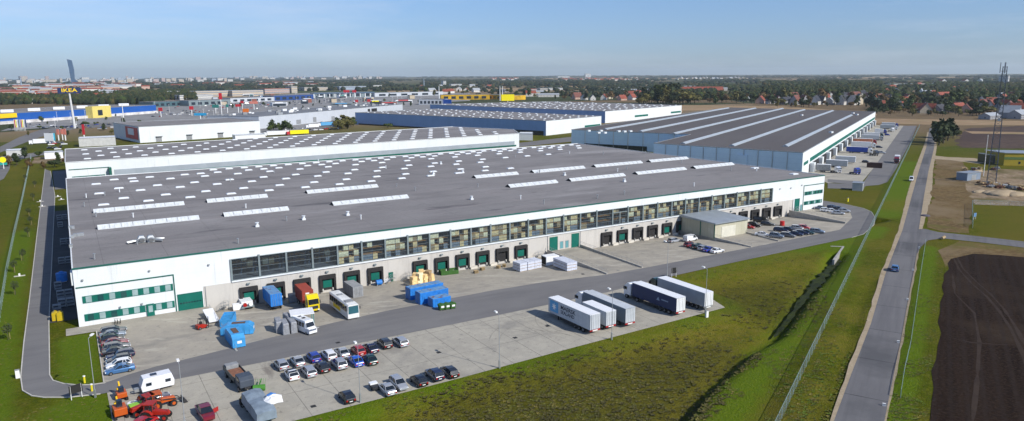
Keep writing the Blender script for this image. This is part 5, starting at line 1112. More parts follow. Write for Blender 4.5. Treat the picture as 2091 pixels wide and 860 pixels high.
tractor(330, 832, 8, 'orange red tractor with a front loader facing right', orange); tractor(297, 842, 200, 'red tractor with its roof to the left of the loader tractor', redm, False); tractor(318, 856, -30, 'red tractor cut by the lower edge of the photograph', redm, False)
park('hatch', 'red', 295, 862, 40, 'red car partly hidden below the red tractors', None)
for px, py, l, m_, s_ in ((249, 815, 'upper orange digger attachment at the lot corner', orange, 1.), (246, 850, 'lower orange mini digger at the lot corner', orange, 1.25)):
    x, y, z = P(px, py); t = thing('mini_digger', (x, y, 0), R(95), l, 'digger'); b = MB(); b.box(-.9*s_, -.7*s_, .5, .9*s_, .7*s_, 1.3*s_); b.build('body', m_, t, bevel=.08); b = MB(); b.box(-.5, -.35, 1.3*s_, .3, .35, 2.1*s_); b.build('cab', glassd, t); b = MB()
    for s in (-1, 1): b.side([(-1.1*s_, .1), (-1.1*s_, .45), (1.1*s_, .45), (1.1*s_, .1)], s*.6*s_-.18, s*.6*s_+.18)
    b.build('track', tyre, t); b = MB(); b.beam((.8*s_, 0, 1.1), (1.9*s_, 0, 2.2), .22); b.beam((1.9*s_, 0, 2.2), (2.7*s_, 0, .9), .18); b.side([(2.4*s_, .3), (3.0*s_, .3), (2.9*s_, .9), (2.5*s_, .9)], -.3, .3); b.build('arm', mat('yellow machine paint', (.7, .42, .01), .4), t)
x, y, z = P(272, 833); t = thing('water_tank', (x, y, 0), 0, 'white round tank between the orange diggers', 'tank'); b = MB(); b.cyl((0, 0, .1), (0, 0, .9), .8, 14); b.build('tank', whitep, t, bevel=.1); b = MB(); b.cyl((0, 0, .9), (0, 0, 1.05), .25, 8); b.build('lid', greyk, t)
x, y, z = P(282, 838); t = thing('feed_box', (x, y, 0), .2, 'lime green implement box beside the red tractor', 'implement'); b = MB(); b.side([(-1.0, .4), (-1.2, 1.2), (1.2, 1.2), (1.0, .4)], -.45, .45); b.build('hopper', mat('lime green', (.25, .5, .05), .5), t); wheels(t, (0,), .35, 1.6, .2)
# pick-up, maroon
x, y, z = P(420, 850); t = thing('pickup_truck', (x, y, 0), R(-86), 'maroon pickup truck with an open side door at the lower edge', 'pickup'); b = MB(); b.rings([[(x_, -w_, .4), (x_, -w_, zz), (x_, w_, zz), (x_, w_, .4)] for x_, w_, zz in ((-2.6, .88, 1.0), (-2.5, .93, 1.05), (.9, .93, 1.05), (2.3, .85, .95), (2.5, .75, .8))]); b.build('body', paint('wine'), t); b = MB(); b.rings([[(-.9, -.85, 1.05), (-.9, .85, 1.05), (1.3, .85, 1.05), (1.3, -.85, 1.05)], [(-.7, -.7, 1.7), (-.7, .7, 1.7), (.6, .7, 1.7), (.6, -.7, 1.7)]]); b.build('cab_glass', cglass, t); b = MB(); b.box(-.7, -.72, 1.7, .6, .72, 1.76); b.build('roof', paint('wine'), t)
b = MB(); b.box(-2.4, -.8, 1.06, -1.0, .8, 1.09); b.build('load_bed', dark, t); b = MB(); b.beam((.6, .93, .75), (.1, 1.8, .75), .06, .7); b.build('door', paint('red'), t); wheels(t, (-1.5, 1.6), .38, 1.85, .25)
# old flatbed
mil = mat('dull grey green paint', (.10, .105, .095), .7, var=.3, scale=1)
x, y, z = P(505, 800); t = thing('flatbed_lorry', (x, y, 0), R(95), 'old grey flatbed lorry with a rusty load bed left of the parked cars', 'lorry'); b = MB(); b.box(-.4, -.45, .6, 9.2, .45, .95); b.build('chassis', chas, t); b = MB(); b.box(2.6, -1.2, .95, 9.0, 1.2, 1.1); b.box(2.6, -1.2, 1.1, 9, -1.12, 1.7); b.box(2.6, 1.12, 1.1, 9, 1.2, 1.7); b.box(8.9, -1.2, 1.1, 9, 1.2, 1.7); b.build('load_bed', mil, t)
b = MB(); b.box(4.6, -1.1, 1.1, 7.2, 1.1, 1.45); b.build('rusty_load', mat('rusty sheet', (.22, .10, .06), .9, var=.3, scale=2), t); b = MB(); b.side([(-.3, .9), (-.3, 2.0), (.4, 2.5), (2.2, 2.5), (2.4, .9)], -1.1, 1.1); cb = b.build('cab', mat('dark blue grey cab', (.06, .075, .1), .5, var=.2), t, bevel=.06); b = MB(); b.box(.2, -1.13, 1.6, 1.6, 1.13, 2.25); b.build('side_window', cglass, cb); wheels(t, (.6, 5.0, 7.6), .5)
b = MB(); b.box(7.6, -1.0, 1.1, 8.8, 1.0, 2.0); b.build('tool_box', greyk, t)
x, y, z = P(529, 800); t = thing('hay_rake', (x, y, 0), R(70), 'green farm implement between the flatbed lorry and the tarpaulin trailer', 'implement'); gm2 = mat('farm green', (.06, .22, .03), .5); b = MB(); b.beam((0, 0, .8), (3.2, 0, .8), .15); b.build('drawbar', gm2, t); b = MB(); b.cyl((.4, -.9, .5), (.4, .9, .5), .5, 12); b.build('drum', gm2, t)
b = MB()
for k in range(7): b.beam((.4, -.9+k*.3, .9), (1.4, -.9+k*.3, 1.6), .04)
b.build('tine', gm2, t)
# tarp trailer
tarp = mat('blue grey tarpaulin', (.20, .25, .30), .6, var=.25, scale=1, bump=.5, bscale=1.2)
x, y, z = P(535, 862); t = thing('tarpaulin_trailer', (x+.3, y, 0), R(93), 'trailer heaped under a blue grey tarpaulin at the lower edge', 'trailer'); b = MB(); b.box(-1.5, -1.25, .7, 6.4, 1.25, 1.2); b.build('body', mat('dark green trailer side', (.02, .06, .05), .6), t); b = MB()
b.rings([[(x_, -1.42, .9), (x_, -1.4, h_*.94), (x_, -.6, h_*1.02), (x_, .4, h_*1.0), (x_, 1.35, h_*.93), (x_, 1.45, .9)] for x_, h_ in ((-1.7, 2.2), (-.6, 2.55), (1.2, 2.65), (3.0, 2.45), (4.6, 2.7), (6.3, 2.6), (6.5, 2.4))]); b.build('tarpaulin', tarp, t); wheels(t, (.4, 4.6), .5)
x, y, z = P(552, 850); t = thing('plastic_heap', (x+.4, y+.2, 2.75), 0, 'crumpled white and blue sheets lying on the tarpaulin trailer', 'sheets'); b = MB(); rr = random.Random(4)
b.rings([[(math.cos(a)*r_*1.2*rr.uniform(.7, 1.3), math.sin(a)*r_*rr.uniform(.6, 1.3)-.3, h_+rr.uniform(-.1, .25)) for a in [k*.63 for k in range(10)]] for r_, h_ in ((1.3, -.6), (1.15, .0), (.5, .3))]); b.build('white_sheet', whitep, t); b = MB(); b.rings([[(math.cos(a)*r_*rr.uniform(.7, 1.3)+.2, math.sin(a)*r_*rr.uniform(.6, 1.3)+.9, h_) for a in [k*.7 for k in range(9)]] for r_, h_ in ((.7, -.5), (.6, .15), (.2, .3))]); b.build('blue_sheet', mat('blue sheet', (.05, .2, .55), .5), t)
x, y, z = P(500, 828); t = thing('mixer', (x, y, 0), 0, 'small yellow machine left of the tarpaulin trailer', 'machine'); b = MB(); b.box(-.7, -.5, .4, .7, .5, 1.1); b.build('frame', dark, t); b = MB(); b.cyl((-.2, 0, 1.1), (.2, -.1, 1.6), .5, 12); b.build('drum', mat('yellow machine paint'), t); wheels(t, (-.4, .5), .3, 1.2, .2)
# small utility trailer
x, y, z = P(768, 798); t = thing('utility_trailer', (x, y+.6, 0), R(90), 'small white luggage trailer left of the silver saloon', 'trailer'); b = MB(); b.box(-1, -.6, .4, 1, .6, .75); b.build('body', chas, t); b = MB(); b.box(.2, -.62, .75, 1.05, .62, 1.0); b.build('cover', whitep, t); wheels(t, (0,), .28, 1.3, .18)
# ================================================================== SIGNS, LAMPS, FENCES
lampm = mat('lamp post steel', (.38, .40, .42), .5, metal=.3)
def lamp(px, py, ht, label, deg=90, arm=True):
    x, y, z = P(px, py); t = thing('street_lamp', (x, y, z), R(deg), label, 'street lamp', 'tall lamps round the yard'); b = MB(); b.cyl((0, 0, 0), (0, 0, ht), .065, 8, .04); b.build('pole', lampm, t); b = MB(); b.box(-.12, -.12, 0, .12, .12, 1.4); b.build('base_box', galv, t)
    b = MB(); b.beam((0, 0, ht-.05), (.9, 0, ht+.12), .07); b.build('arm', lampm, t); b = MB(); b.side([(.7, ht+.05), (.75, ht+.28), (1.4, ht+.3), (1.5, ht+.12)], -.17, .17); b.build('lamp_head', plate, t)
lamp(195, 812, 9.8, 'tall lamp post on the grass corner near the black notice board', 60); lamp(736, 822, 9.2, 'tall lamp post at the grass edge beside the lone black hatchback'); lamp(1020, 752, 9.6, 'tall lamp post at the grass edge in the middle of the empty lot'); lamp(1249, 694, 9.6, 'tall lamp post in front of the short silver trailer')
lamp(1440, 640, 9.6, 'tall lamp post beside the pale grey articulated lorry'); lamp(1362, 569, 9.0, 'tall lamp post at the yard road by the small black sign'); lamp(378, 872, 9.6, 'tall lamp post by the maroon pickup truck', 90)
def board(px, py, w_, z0, z1, label, m_, deg=0, legs=2):
    x, y, z = P(px, py); t = thing('notice_board', (x, y, z), R(deg), label, 'sign'); b = MB(); b.box(-w_, -.05, z0, w_, .05, z1); b.build('panel', m_, t)
    for s in ((-1, 1) if legs == 2 else (0,)): b = MB(); b.cyl((s*w_*.8, 0, 0), (s*w_*.8, 0, z1), .06, 6); b.build('leg', plate, t)
board(157, 814, .95, .95, 2.3, 'black notice board on two white legs on the grass corner', dark, 20); board(1376, 566, .75, 1.0, 2.4, 'small black sign at the edge of the yard road behind the lorries', dark, -15)
x, y, z = P(157, 814)
for i, (px, py) in enumerate(((173, 782), (188, 799))):
    x, y, z = P(px, py); t = thing('hydrant_post', (x, y, z), 0, '%s yellow hydrant post near the grass corner' % ('left', 'right')[i], 'post'); b = MB(); b.cyl((0, 0, 0), (0, 0, 1.1), .16, 8); b.build('post', mat('yellow post', (.7, .6, .02), .5), t); b = MB(); b.cyl((0, 0, 1.1), (0, 0, 1.25), .2, 8); b.build('cap', plate, t)
for px, py, l in ((1443, 648, 'white post at the grass edge by the last lorry'), (37, 772, 'pale post at the left kerb corner'), (1731, 412, 'yellow cabinet post on the grass right of the warehouse')):
    x, y, z = P(px, py); t = thing('marker_post', (x, y, z), 0, l, 'post'); b = MB(); b.box(-.3, -.2, 0, .3, .2, 1.4); b.build('post', plate if 'yellow' not in l else mat('yellow post'), t); b = MB(); b.box(-.34, -.24, 1.4, .34, .24, 1.48); b.build('cap', greyk, t)
for i, (px, py) in enumerate(((1876, 507), (1863, 553), (1852, 613), (1833, 700), (1804, 829))):
    x, y, z = P(px+1, py); t = thing('road_marker', (x, y, z), R(-60), 'small white reflector post, %s from the junction along the right road edge' % ordw(i), 'post', 'reflector posts along the road'); b = MB(); b.box(-.22, -.12, 0, .22, .12, .42); b.build('post', plate, t); b = MB(); b.box(-.23, -.13, .3, .23, .13, .34); b.build('band', dark, t)
wirem = mat('fence wire', (.30, .40, .38), .5, metal=.3, var=.1)
def wire_mat():
    m_, t, b = newmat('wire mesh'); b.inputs['Base Color'].default_value = (.34, .43, .42, 1); b.inputs['Metallic'].default_value = .3; b.inputs['Roughness'].default_value = .5
    tr = N(t, 'ShaderNodeBsdfTransparent'); ms = N(t, 'ShaderNodeMixShader'); ms.inputs[0].default_value = .13; o = t.nodes['Material Output']; t.links.new(tr.outputs[0], ms.inputs[1]); t.links.new(b.outputs[0], ms.inputs[2]); t.links.new(ms.outputs[0], o.inputs['Surface']); return m_
wmesh = wire_mat()
def fence(pts, label, h=2.0, every=3.0, posts=True):
    t = thing('wire_fence', (*pts[0], 0), 0, label, 'fence'); b = MB(); pb = MB()
    for a, c in zip(pts, pts[1:]):
        a, c = Vector((*a, 0)), Vector((*c, 0)); n = max(1, int((c-a).length/every))
        b.rings([[(p.x-.01, p.y, .05), (p.x+.01, p.y, .05), (p.x+.01, p.y, h), (p.x-.01, p.y, h)] for p in (a, c)])
        for i in range(n+1): p = a.lerp(c, i/n); pb.cyl((p.x, p.y, -.4), (p.x, p.y, h+.1), .05, 5)
        pb.beam((a.x, a.y, h), (c.x, c.y, h), .05)
    b.build('wire_mesh', wmesh, t, world=True); pb.build('fence_posts', wirem, t, world=True)
f0, f1 = G(1640, 762), G(1815, 391)
d_ = (f1[0]-f0[0], f1[1]-f0[1]); at = lambda k: (f0[0]+d_[0]*k, f0[1]+d_[1]*k)
fence([at(-.3+.1*i) for i in range(0, 34)], 'long green wire fence running beside the country road to the far hall yard')
fence([G(-8, 720), G(2, 640), G(14, 560), G(30, 480), G(46, 410), G(58, 350), G(64, 322)], 'green wire fence along the left edge of the site')
fence([G(1839, 812), G(1846, 765), G(1859, 709), G(1870, 631), G(1880, 560), G(1890, 497)], 'broken wire fence on the green verge right of the road', 1.3, 5)
fence([G(1986, 466), G(1985, 418), G(2060, 420), G(2200, 428)], 'wire fence round the grass plot beside the side road', 1.8, 5)
# saplings
foli = mat('sapling leaves', (.045, .06, .022), .8, var=.35, scale=1.5); barkm = mat('bark', (.09, .07, .05), .9, var=.3)
def leafcloud(b, cen, rad, n, s, rr, flat=.8):
    for _ in range(n):
        while True:
            v = Vector((rr.uniform(-1, 1), rr.uniform(-1, 1), rr.uniform(-1, 1)))
            if .25 < v.length < 1: break
        p = Vector(cen)+Vector((v.x*rad[0], v.y*rad[1], v.z*rad[2])); a = Vector((rr.gauss(0, 1), rr.gauss(0, 1), rr.gauss(0, 1)*flat)).normalized(); u = a.orthogonal().normalized()*s*rr.uniform(.6, 1.3); w_ = a.cross(u).normalized()*s*rr.uniform(.5, 1.1)
        b.add([tuple(p-u), tuple(p+w_*.8), tuple(p+u), tuple(p-w_*.8)], [(0, 1, 2, 3)])
def sapling(i):
    rr = random.Random(i); t = thing('young_tree', (0, 0, 0)); b = MB(); b.cyl((0, 0, 0), (0, 0, 2.2), .06, 6, .04)
    for k in range(6): a = rr.uniform(0, 6.28); b.cyl((0, 0, 1.1+k*.2), (math.cos(a)*.7, math.sin(a)*.7, 1.9+k*.2), .03, 5, .01)
    b.build('trunk', barkm, t); b = MB(); leafcloud(b, (0, 0, 2.3), (.9, .9, 1.0), 170, .16, rr); b.build('crown', foli, t); b = MB(); b.beam((.3, .3, 0), (.3, .3, 1.6), .06); b.build('stake', palm, t); return t
sp0 = [sapling(i) for i in range(3)]
for i, (px, py) in enumerate(((17, 694), (32, 602), (48, 532), (60, 442), (57, 484), (68, 410), (72, 383), (52, 370), (30, 556), (62, 460))):
    o = sp0[i] if i < 3 else copy_tree(sp0[i % 3]); place(o, P(px, py), i*1.3, 'young tree on the left grass strip, %s counted from the bottom of the photo' % ordw([0, 1, 3, 6, 4, 7, 8, 9, 2, 5][i]), 'tree', 'young trees along the left road')
for i, (px, py) in enumerate(((40, 564), (82, 412), (86, 422), (118, 402), (125, 408))):
    x, y, z = P(px, py); t = thing('kerb_stones', (x, y, 0), R(10*i), ('pale stone slabs with a white post on the left grass strip' if i == 0 else 'small heap of pale slabs beside the left road, %s from the top' % ordw([0, 1, 3, 2, 4][i])), 'slabs'); b = MB(); b.box(-1.2, -.4, 0, 1.2, .4, .12); b.build('slab', kerbm, t); b = MB(); b.box(-.2, -.2, .12, .2, .2, .7); b.build('block', plate, t)
# things standing in the shade left of the warehouse
for i, (px, py) in enumerate(((114, 657), (124, 657))):
    x, y, z = P(px, py); t = thing('storage_cabinet', (x, y+.8, 0), 0, '%s yellow cabinet at the shaded corner of the warehouse' % ('left', 'right')[i], 'cabinet', 'yellow cabinets at the warehouse corner'); b = MB(); b.side([(-.6, .1), (-.6, 1.7), (0, 2.1), (.6, 1.7), (.6, .1)], -.6, .6); b.build('body', mat('mustard cabinet', (.5, .36, .01), .5), t, bevel=.04); b = MB(); b.box(-.4, -.63, .4, .4, -.6, 1.5); b.build('door', mat('mustard cabinet'), t); b = MB(); b.box(-.55, -.5, 0, .55, .5, .1); b.build('foot', chas, t)
x, y, z = P(127, 575); t = thing('blue_tank', (x, y, 0), 0, 'round blue tank in the shade left of the warehouse', 'tank'); b = MB(); b.cyl((0, 0, .2), (0, 0, 2.2), 1.2, 16); b.build('tank', bluec, t); b = MB(); b.cyl((0, 0, 2.2), (0, 0, 2.6), .8, 12, .3); b.build('lid', bluec, t); b = MB(); b.box(-1, -1, 0, 1, 1, .2); b.build('base', galv, t)
for i, (px, py, nx_) in enumerate(((125, 610, 2), (128, 628, 2), (120, 592, 1), (130, 500, 2), (124, 465, 1), (122, 450, 2), (127, 540, 2), (118, 640, 1))):
    x, y, z = P(px, py); t = thing('steel_frame_rack', (x, y, 0), 0, 'grey steel stillage in the shade left of the warehouse, %s from the bottom' % ordw([2, 1, 3, 5, 6, 7, 4, 0][i]), 'rack', 'steel stillages left of the warehouse'); b = MB()
    for a in range(nx_):
        for (dx, dy) in ((0, 0), (1.4, 0), (0, 1.2), (1.4, 1.2)): b.box(a*1.6+dx-.8, dy, 0, a*1.6+dx-.72, dy+.08, 1.8)
    b.build('post', galv, t); b = MB()
    for a in range(nx_):
        for zz in (.15, .9, 1.7): b.box(a*1.6-.8, 0, zz, a*1.6+.68, 1.28, zz+.08)
    b.build('deck', greyk, t)
# ================================================================== FAR HALL YARD (rotated hall)
ub = (E_[0]-A_[0], E_[1]-A_[1]); ul = math.hypot(*ub); ub = (ub[0]/ul, ub[1]/ul); bdeg = math.degrees(math.atan2(ub[1], ub[0]))
def lorry_at(px, py, deg, L_, sm, rm_, cc, label, name='articulated_lorry'):
    x, y, z = P(px, py); t = thing(name, (x, y, 0), R(deg), label, 'lorry' if cc else 'trailer', 'lorries in the yard of the dark-roofed hall'); box_trailer(t, 0, L_, sm, rm_, silverb, z1=4.05, red=False); wheels(t, (2.2, 3.6))
    if cc: cab(t, L_+.5, cc)
    return t
oranm = mat('orange white trailer', (.6, .22, .12), .5, var=.3, scale=.3)
DY = bdeg-90
for px, py, dd, L_, sm, cc, l in [(1667, 351, 0, 6.5, greyk, None, 'short dark grey trailer nearest the corner of the dark-roofed hall'), (1686, 341, 0, 10.5, greyc, None, 'grey trailer, second from the near corner of the dark-roofed hall'), (1706, 333, 0, 10, silverb, None, 'pale grey trailer with a white end at the dark-roofed hall'),
  (1728, 312, 0, 12, navyc if 0 else mat('royal blue curtain', (.02, .06, .33), .5), 'white', 'lorry with a royal blue trailer at the dark-roofed hall'), (1738, 301, 0, 12, whitep, 'white', 'lorry with a white trailer right behind the royal blue one'), (1742, 294, 0, 12, oranm, 'red', 'lorry with an orange and white trailer and a red cab'), (1758, 286, 0, 12, silverb, 'silver', 'lorry with a silver trailer in the middle of the far yard'), (1763, 281, 0, 11, whitep, 'green', 'lorry with a white trailer, dark cab, in the middle of the far yard'),
  (1797, 264, 0, 11, greyc, 'white', 'lorry with a grey trailer at the far end of the yard'), (1800, 259, 0, 11, silverb, 'blue', 'lorry with a silver trailer and a blue cab, farthest in the yard'), (1786, 273, 0, 6, whitep, 'blue', 'short white lorry near the far end of the yard')]:
    lorry_at(px, py, DY, L_, sm, whitep, cc, l, 'articulated_lorry' if cc else 'semi_trailer')
lorry_at(1832, 331, bdeg+180, 6, whitep, whitep, 'wine', 'dark red and white lorry driving on the yard road of the far hall', 'box_lorry')
for px, py, c_, l in ((1707, 353, 'white', 'white tractor unit standing alone in the near part of the far yard'), (1746, 356, 'blue', 'blue tractor unit standing alone in the near part of the far yard'), (1785, 318, 'darkgrey', 'dark tractor unit parked beside the yard road'), (1820, 269, 'white', 'white tractor unit at the far end of the yard')):
    x, y, z = P(px, py); t = thing('tractor_unit', (x, y, 0), R(-100), l, 'lorry', 'tractor units in the far yard'); cab(t, 0, c_, 3.4); wheels(t, (), .5)
x, y, z = P(1775, 342); t = thing('open_container', (x, y, 0), R(DY), 'black open-ended container in the yard of the dark-roofed hall', 'container'); b = MB(); b.box(-1.2, -1.2, 0, 6, 1.2, 2.7); b.build('body', mat('dark brown container', (.05, .025, .02), .7), t); b = MB(); b.box(6, -1.1, .1, 6.05, 1.1, 2.6); b.build('opening', dark, t)
for i, (px, py, k, c) in enumerate(((1795, 300, 'estate', 'darkblue'), (1768, 330, 'hatch', 'black'), (1650, 370, 'hatch', 'wine'), (1662, 372, 'hatch', 'black'), (1800, 311, 'estate', 'silver'), (1812, 275, 'hatch', 'blue'))):
    park(k, c, px, py, DY, '%s car in the yard of the dark-roofed hall, %s from the left' % (c.replace('darkblue', 'navy').replace('wine', 'dark red'), ordw([4, 3, 0, 1, 5, 6][i])), 'cars in the far yard')
def kiosk(px, py, w_, d_, h, label, wm_, rm_, name='transformer_kiosk', deg=0, cat='kiosk'):
    x, y, z = P(px, py); t = thing(name, (x, y, 0), R(deg), label, cat); b = MB(); b.box(-w_/2, 0, 0, w_/2, d_, h-.2); b.build('wall', wm_, t); b = MB(); b.box(-w_/2-.2, -.2, h-.2, w_/2+.2, d_+.2, h); b.build('roof', rm_, t); b = MB(); b.box(-w_/6, -.05, 0, w_/6, 0, h*.7); b.build('door', galv, t); return t
kiosk(1762, 389, 5, 4, 3.4, 'small grey transformer kiosk at the end of the yard road', mat('kiosk wall', (.42, .44, .45), .7), galv, deg=bdeg)
# mast
x, y, z = P(2024, 374); H_ = ztop(2024, 374, 136); t = thing('lattice_mast', (x, y, 0), R(20), 'tall lattice radio mast rising above the sandy yard on the right', 'mast'); b = MB(); hw = lambda zz: 1.7-.95*zz/H_
for sx_, sy_ in ((-1, -1), (1, -1), (1, 1), (-1, 1)): b.rings([[(sx_*hw(zz)+dx, sy_*hw(zz)+dy, zz) for dx, dy in ((-.09, -.09), (.09, -.09), (.09, .09), (-.09, .09))] for zz in (0, H_)])
b.build('leg', mat('mast steel', (.12, .13, .155), .5, metal=.3), t); b = MB(); n = 26
for i in range(n):
    z0, z1 = H_*i/n, H_*(i+1)/n; a, c = hw(z0), hw(z1)
    for k, ((ax, ay), (bx, by)) in enumerate((((-1, -1), (1, -1)), ((1, -1), (1, 1)), ((1, 1), (-1, 1)), ((-1, 1), (-1, -1)))):
        s_ = 1 if (i+k) % 2 else -1
        p, q = ((ax, ay), (bx, by)) if s_ > 0 else ((bx, by), (ax, ay)); b.beam((p[0]*a, p[1]*a, z0), (q[0]*c, q[1]*c, z1), .08); b.beam((ax*c, ay*c, z1), (bx*c, by*c, z1), .07)
b.build('bracing', mat('mast steel'), t)
for i, (zz, a, l_) in enumerate(((H_-.5, 0, 4.5), (H_-.5, 1.57, 4.5), (H_-.5, 3.14, 4.5), (H_-3.2, .7, 2.5), (H_-12, 2.2, 2.2))):
    b = MB(); r_ = 1.7 if i < 3 else 1.2; b.beam((0, 0, zz-1.5), (math.cos(a)*r_, math.sin(a)*r_, zz-1.5), .12); b.box(math.cos(a)*r_-.14, math.sin(a)*r_-.14, zz-l_/2, math.cos(a)*r_+.14, math.sin(a)*r_+.14, zz+l_/2); b.build('antenna', mat('antenna grey', (.3, .32, .35), .5), t)
b = MB(); b.cyl((1.2, 0, H_*.55), (1.5, 0, H_*.55), .7, 14); b.build('dish', plate, t); b = MB(); b.box(-2.2, -2.2, 0, 2.2, 2.2, .3); b.build('foundation', conc, t)
for px, py, yt, l in ((2008, 360, 275, 'thin pole left of the lattice mast'), (2010, 345, 320, 'short pole behind the lattice mast')):
    x, y, z = P(px, py); hh = ztop(px, py, yt); t = thing('utility_pole', (x, y, 0), 0, l, 'pole'); b = MB(); b.cyl((0, 0, 0), (0, 0, hh), .16, 8, .1); b.build('pole', plate, t); b = MB(); b.box(-.6, -.05, hh-.6, .6, .05, hh-.45); b.build('crossarm', galv, t)
kiosk(1988, 368, 10.5, 5, 3.6, 'low blue grey container building left of the lattice mast', mat('blue grey site wall', (.20, .25, .32), .6), galv, 'site_cabin', -4, 'cabin')
# yellow machine hall at right edge
yelw = mat('yellow hall wall', (.34, .26, .02), .6, var=.1, scale=.3); greenb = mat('olive band', (.10, .16, .05), .6)
p0, p1 = G(2049, 338), G(2150, 340); t = thing('yellow_building', (*p0, 0), 0, 'long yellow building with a green stripe at the right edge behind the mast', 'building'); b = MB(); b.prism([p0, p1, (p1[0]+7, p1[1]+13), (p0[0]+7, p0[1]+13)], 0, 6.6); b.build('wall', yelw, t, world=True)
b = MB(); b.prism([(p0[0]-.3, p0[1]-.3), (p1[0], p1[1]-.3), (p1[0]+7, p1[1]+13.4), (p0[0]+7, p0[1]+13.4)], 6.6, 6.9); b.build('roof', galv, t, world=True); b = MB(); wallrun(b, p0, p1, 3.2, 4.6, .1); b.build('stripe', greenb, t, world=True); b = MB(); wallrun(b, on(p0, p1, .3), on(p0, p1, .34), 1.0, 2.2, .1); b.build('window', glassd, t, world=True)
p0, p1 = G(2018, 334), G(2046, 336); t = thing('yellow_shed', (*p0, 0), 0, 'yellow shed with a dark doorway between the mast and the long yellow building', 'shed'); b = MB(); b.prism([p0, p1, (p1[0]+5, p1[1]+8), (p0[0]+5, p0[1]+8)], 0, 4.6); b.build('wall', mat('olive brown wall', (.09, .08, .03), .7), t, world=True); b = MB(); b.prism([p0, p1, (p1[0]+5, p1[1]+8), (p0[0]+5, p0[1]+8)], 4.6, 4.9); b.build('roof', galv, t, world=True); b = MB(); wallrun(b, on(p0, p1, .35), on(p0, p1, .95), 0, 3.4, .1); b.build('doorway', dark, t, world=True)
# scrap, log heaps and rubble in the dirt yard
rustm = mat('rusty scrap', (.13, .055, .035), .8, var=.4, scale=1.5); logm = mat('pale timber', (.40, .29, .16), .9, var=.3, scale=2)
for i in range(26):
    rr = random.Random(i+50); px = 2003+i*4.3+rr.uniform(-2, 2) if i < 20 else rr.uniform(1965, 2040); py = (378+ (i*.45))+rr.uniform(-3, 3) if i < 20 else rr.uniform(345, 350); x, y, z = P(px, py)
    t = thing('scrap_heap' if i % 2 == 0 else 'timber_pile', (x, y, 0), rr.uniform(0, 3), 'temporary', 'heap', 'heaps in the dirt yard'); b = MB()
    for k in range(7): a = rr.uniform(0, 3.1); l_ = rr.uniform(.6, 1.6); cx_, cy_ = rr.uniform(-.7, .7), rr.uniform(-.5, .5); zz = rr.uniform(.2, 1.3); b.beam((cx_-math.cos(a)*l_, cy_-math.sin(a)*l_, zz), (cx_+math.cos(a)*l_, cy_+math.sin(a)*l_, zz+rr.uniform(-.2, .3)), rr.uniform(.3, .6))
    b.build('pile', rustm if i % 3 == 0 else (logm if i % 3 == 1 else greyk), t)
relabel([o for o in C.objects if o.get('group') == 'heaps in the dirt yard'], lambda o: 'rusty scrap heap in the sandy yard' if o.name.startswith('scrap') else 'pile of beams in the sandy yard', 'below the mast')
sandp = multi('sand heap', [(.38, .30, .2), (.8, .4, .7, (.30, .23, .15)), (3, .5, .7, (.45, .37, .26))], bump=.6)
for i, (px, py, r_, h_) in enumerate(((2048, 396, 7, 1.6), (2025, 394, 4.5, 1.1), (2075, 398, 5, 1.3), (1996, 350, 3, .8), (2000, 392, 3.5, .8))):
    x, y, z = P(px, py); rr = random.Random(i); b = MB(); b.rings([[(x+math.cos(a)*r_*q*rr.uniform(.8, 1.2)*1.3, y+math.sin(a)*r_*q*rr.uniform(.8, 1.2)*.7, zz+rr.uniform(-.1, .1)) for a in [k*.393 for k in range(16)]] for q, zz in ((1, -.1), (.75, h_*.5), (.45, h_*.8), (.12, h_))]); o = b.build('sand_mound', sandp, smooth=True); tag(o, 'pale sand mound in the dirt yard, %s in size' % ['largest', 'third', 'second', 'fifth', 'fourth'][i], 'mound', 'sand mounds')
x, y, z = P(1890, 441); t = thing('bicycle_pile', (x, y, 0), 0, 'dark round heap on the shoulder where the side road meets the road', 'heap'); b = MB(); b.rings([[(math.cos(a)*r_, math.sin(a)*r_, zz) for a in [k*.52 for k in range(12)]] for r_, zz in ((1.5, 0), (1.3, .35), (.4, .5))]); b.build('heap', mat('grey gravel heap', (.10, .09, .11), .9, bump=.5), t)
x, y, z = P(1926, 488); t = thing('log_pair', (x, y, 0), .2, 'two short pale logs beside the side road', 'logs'); b = MB(); b.cyl((-1.3, 0, .4), (0.0, 0, .4), .4, 10); b.cyl((.3, .1, .4), (1.4, .1, .4), .4, 10); b.build('log', logm, t)
board(1990, 448, .8, .9, 2.2, 'small blue and white sign in the fenced grass plot', mat('blue sign', (.08, .2, .4), .5), 0)

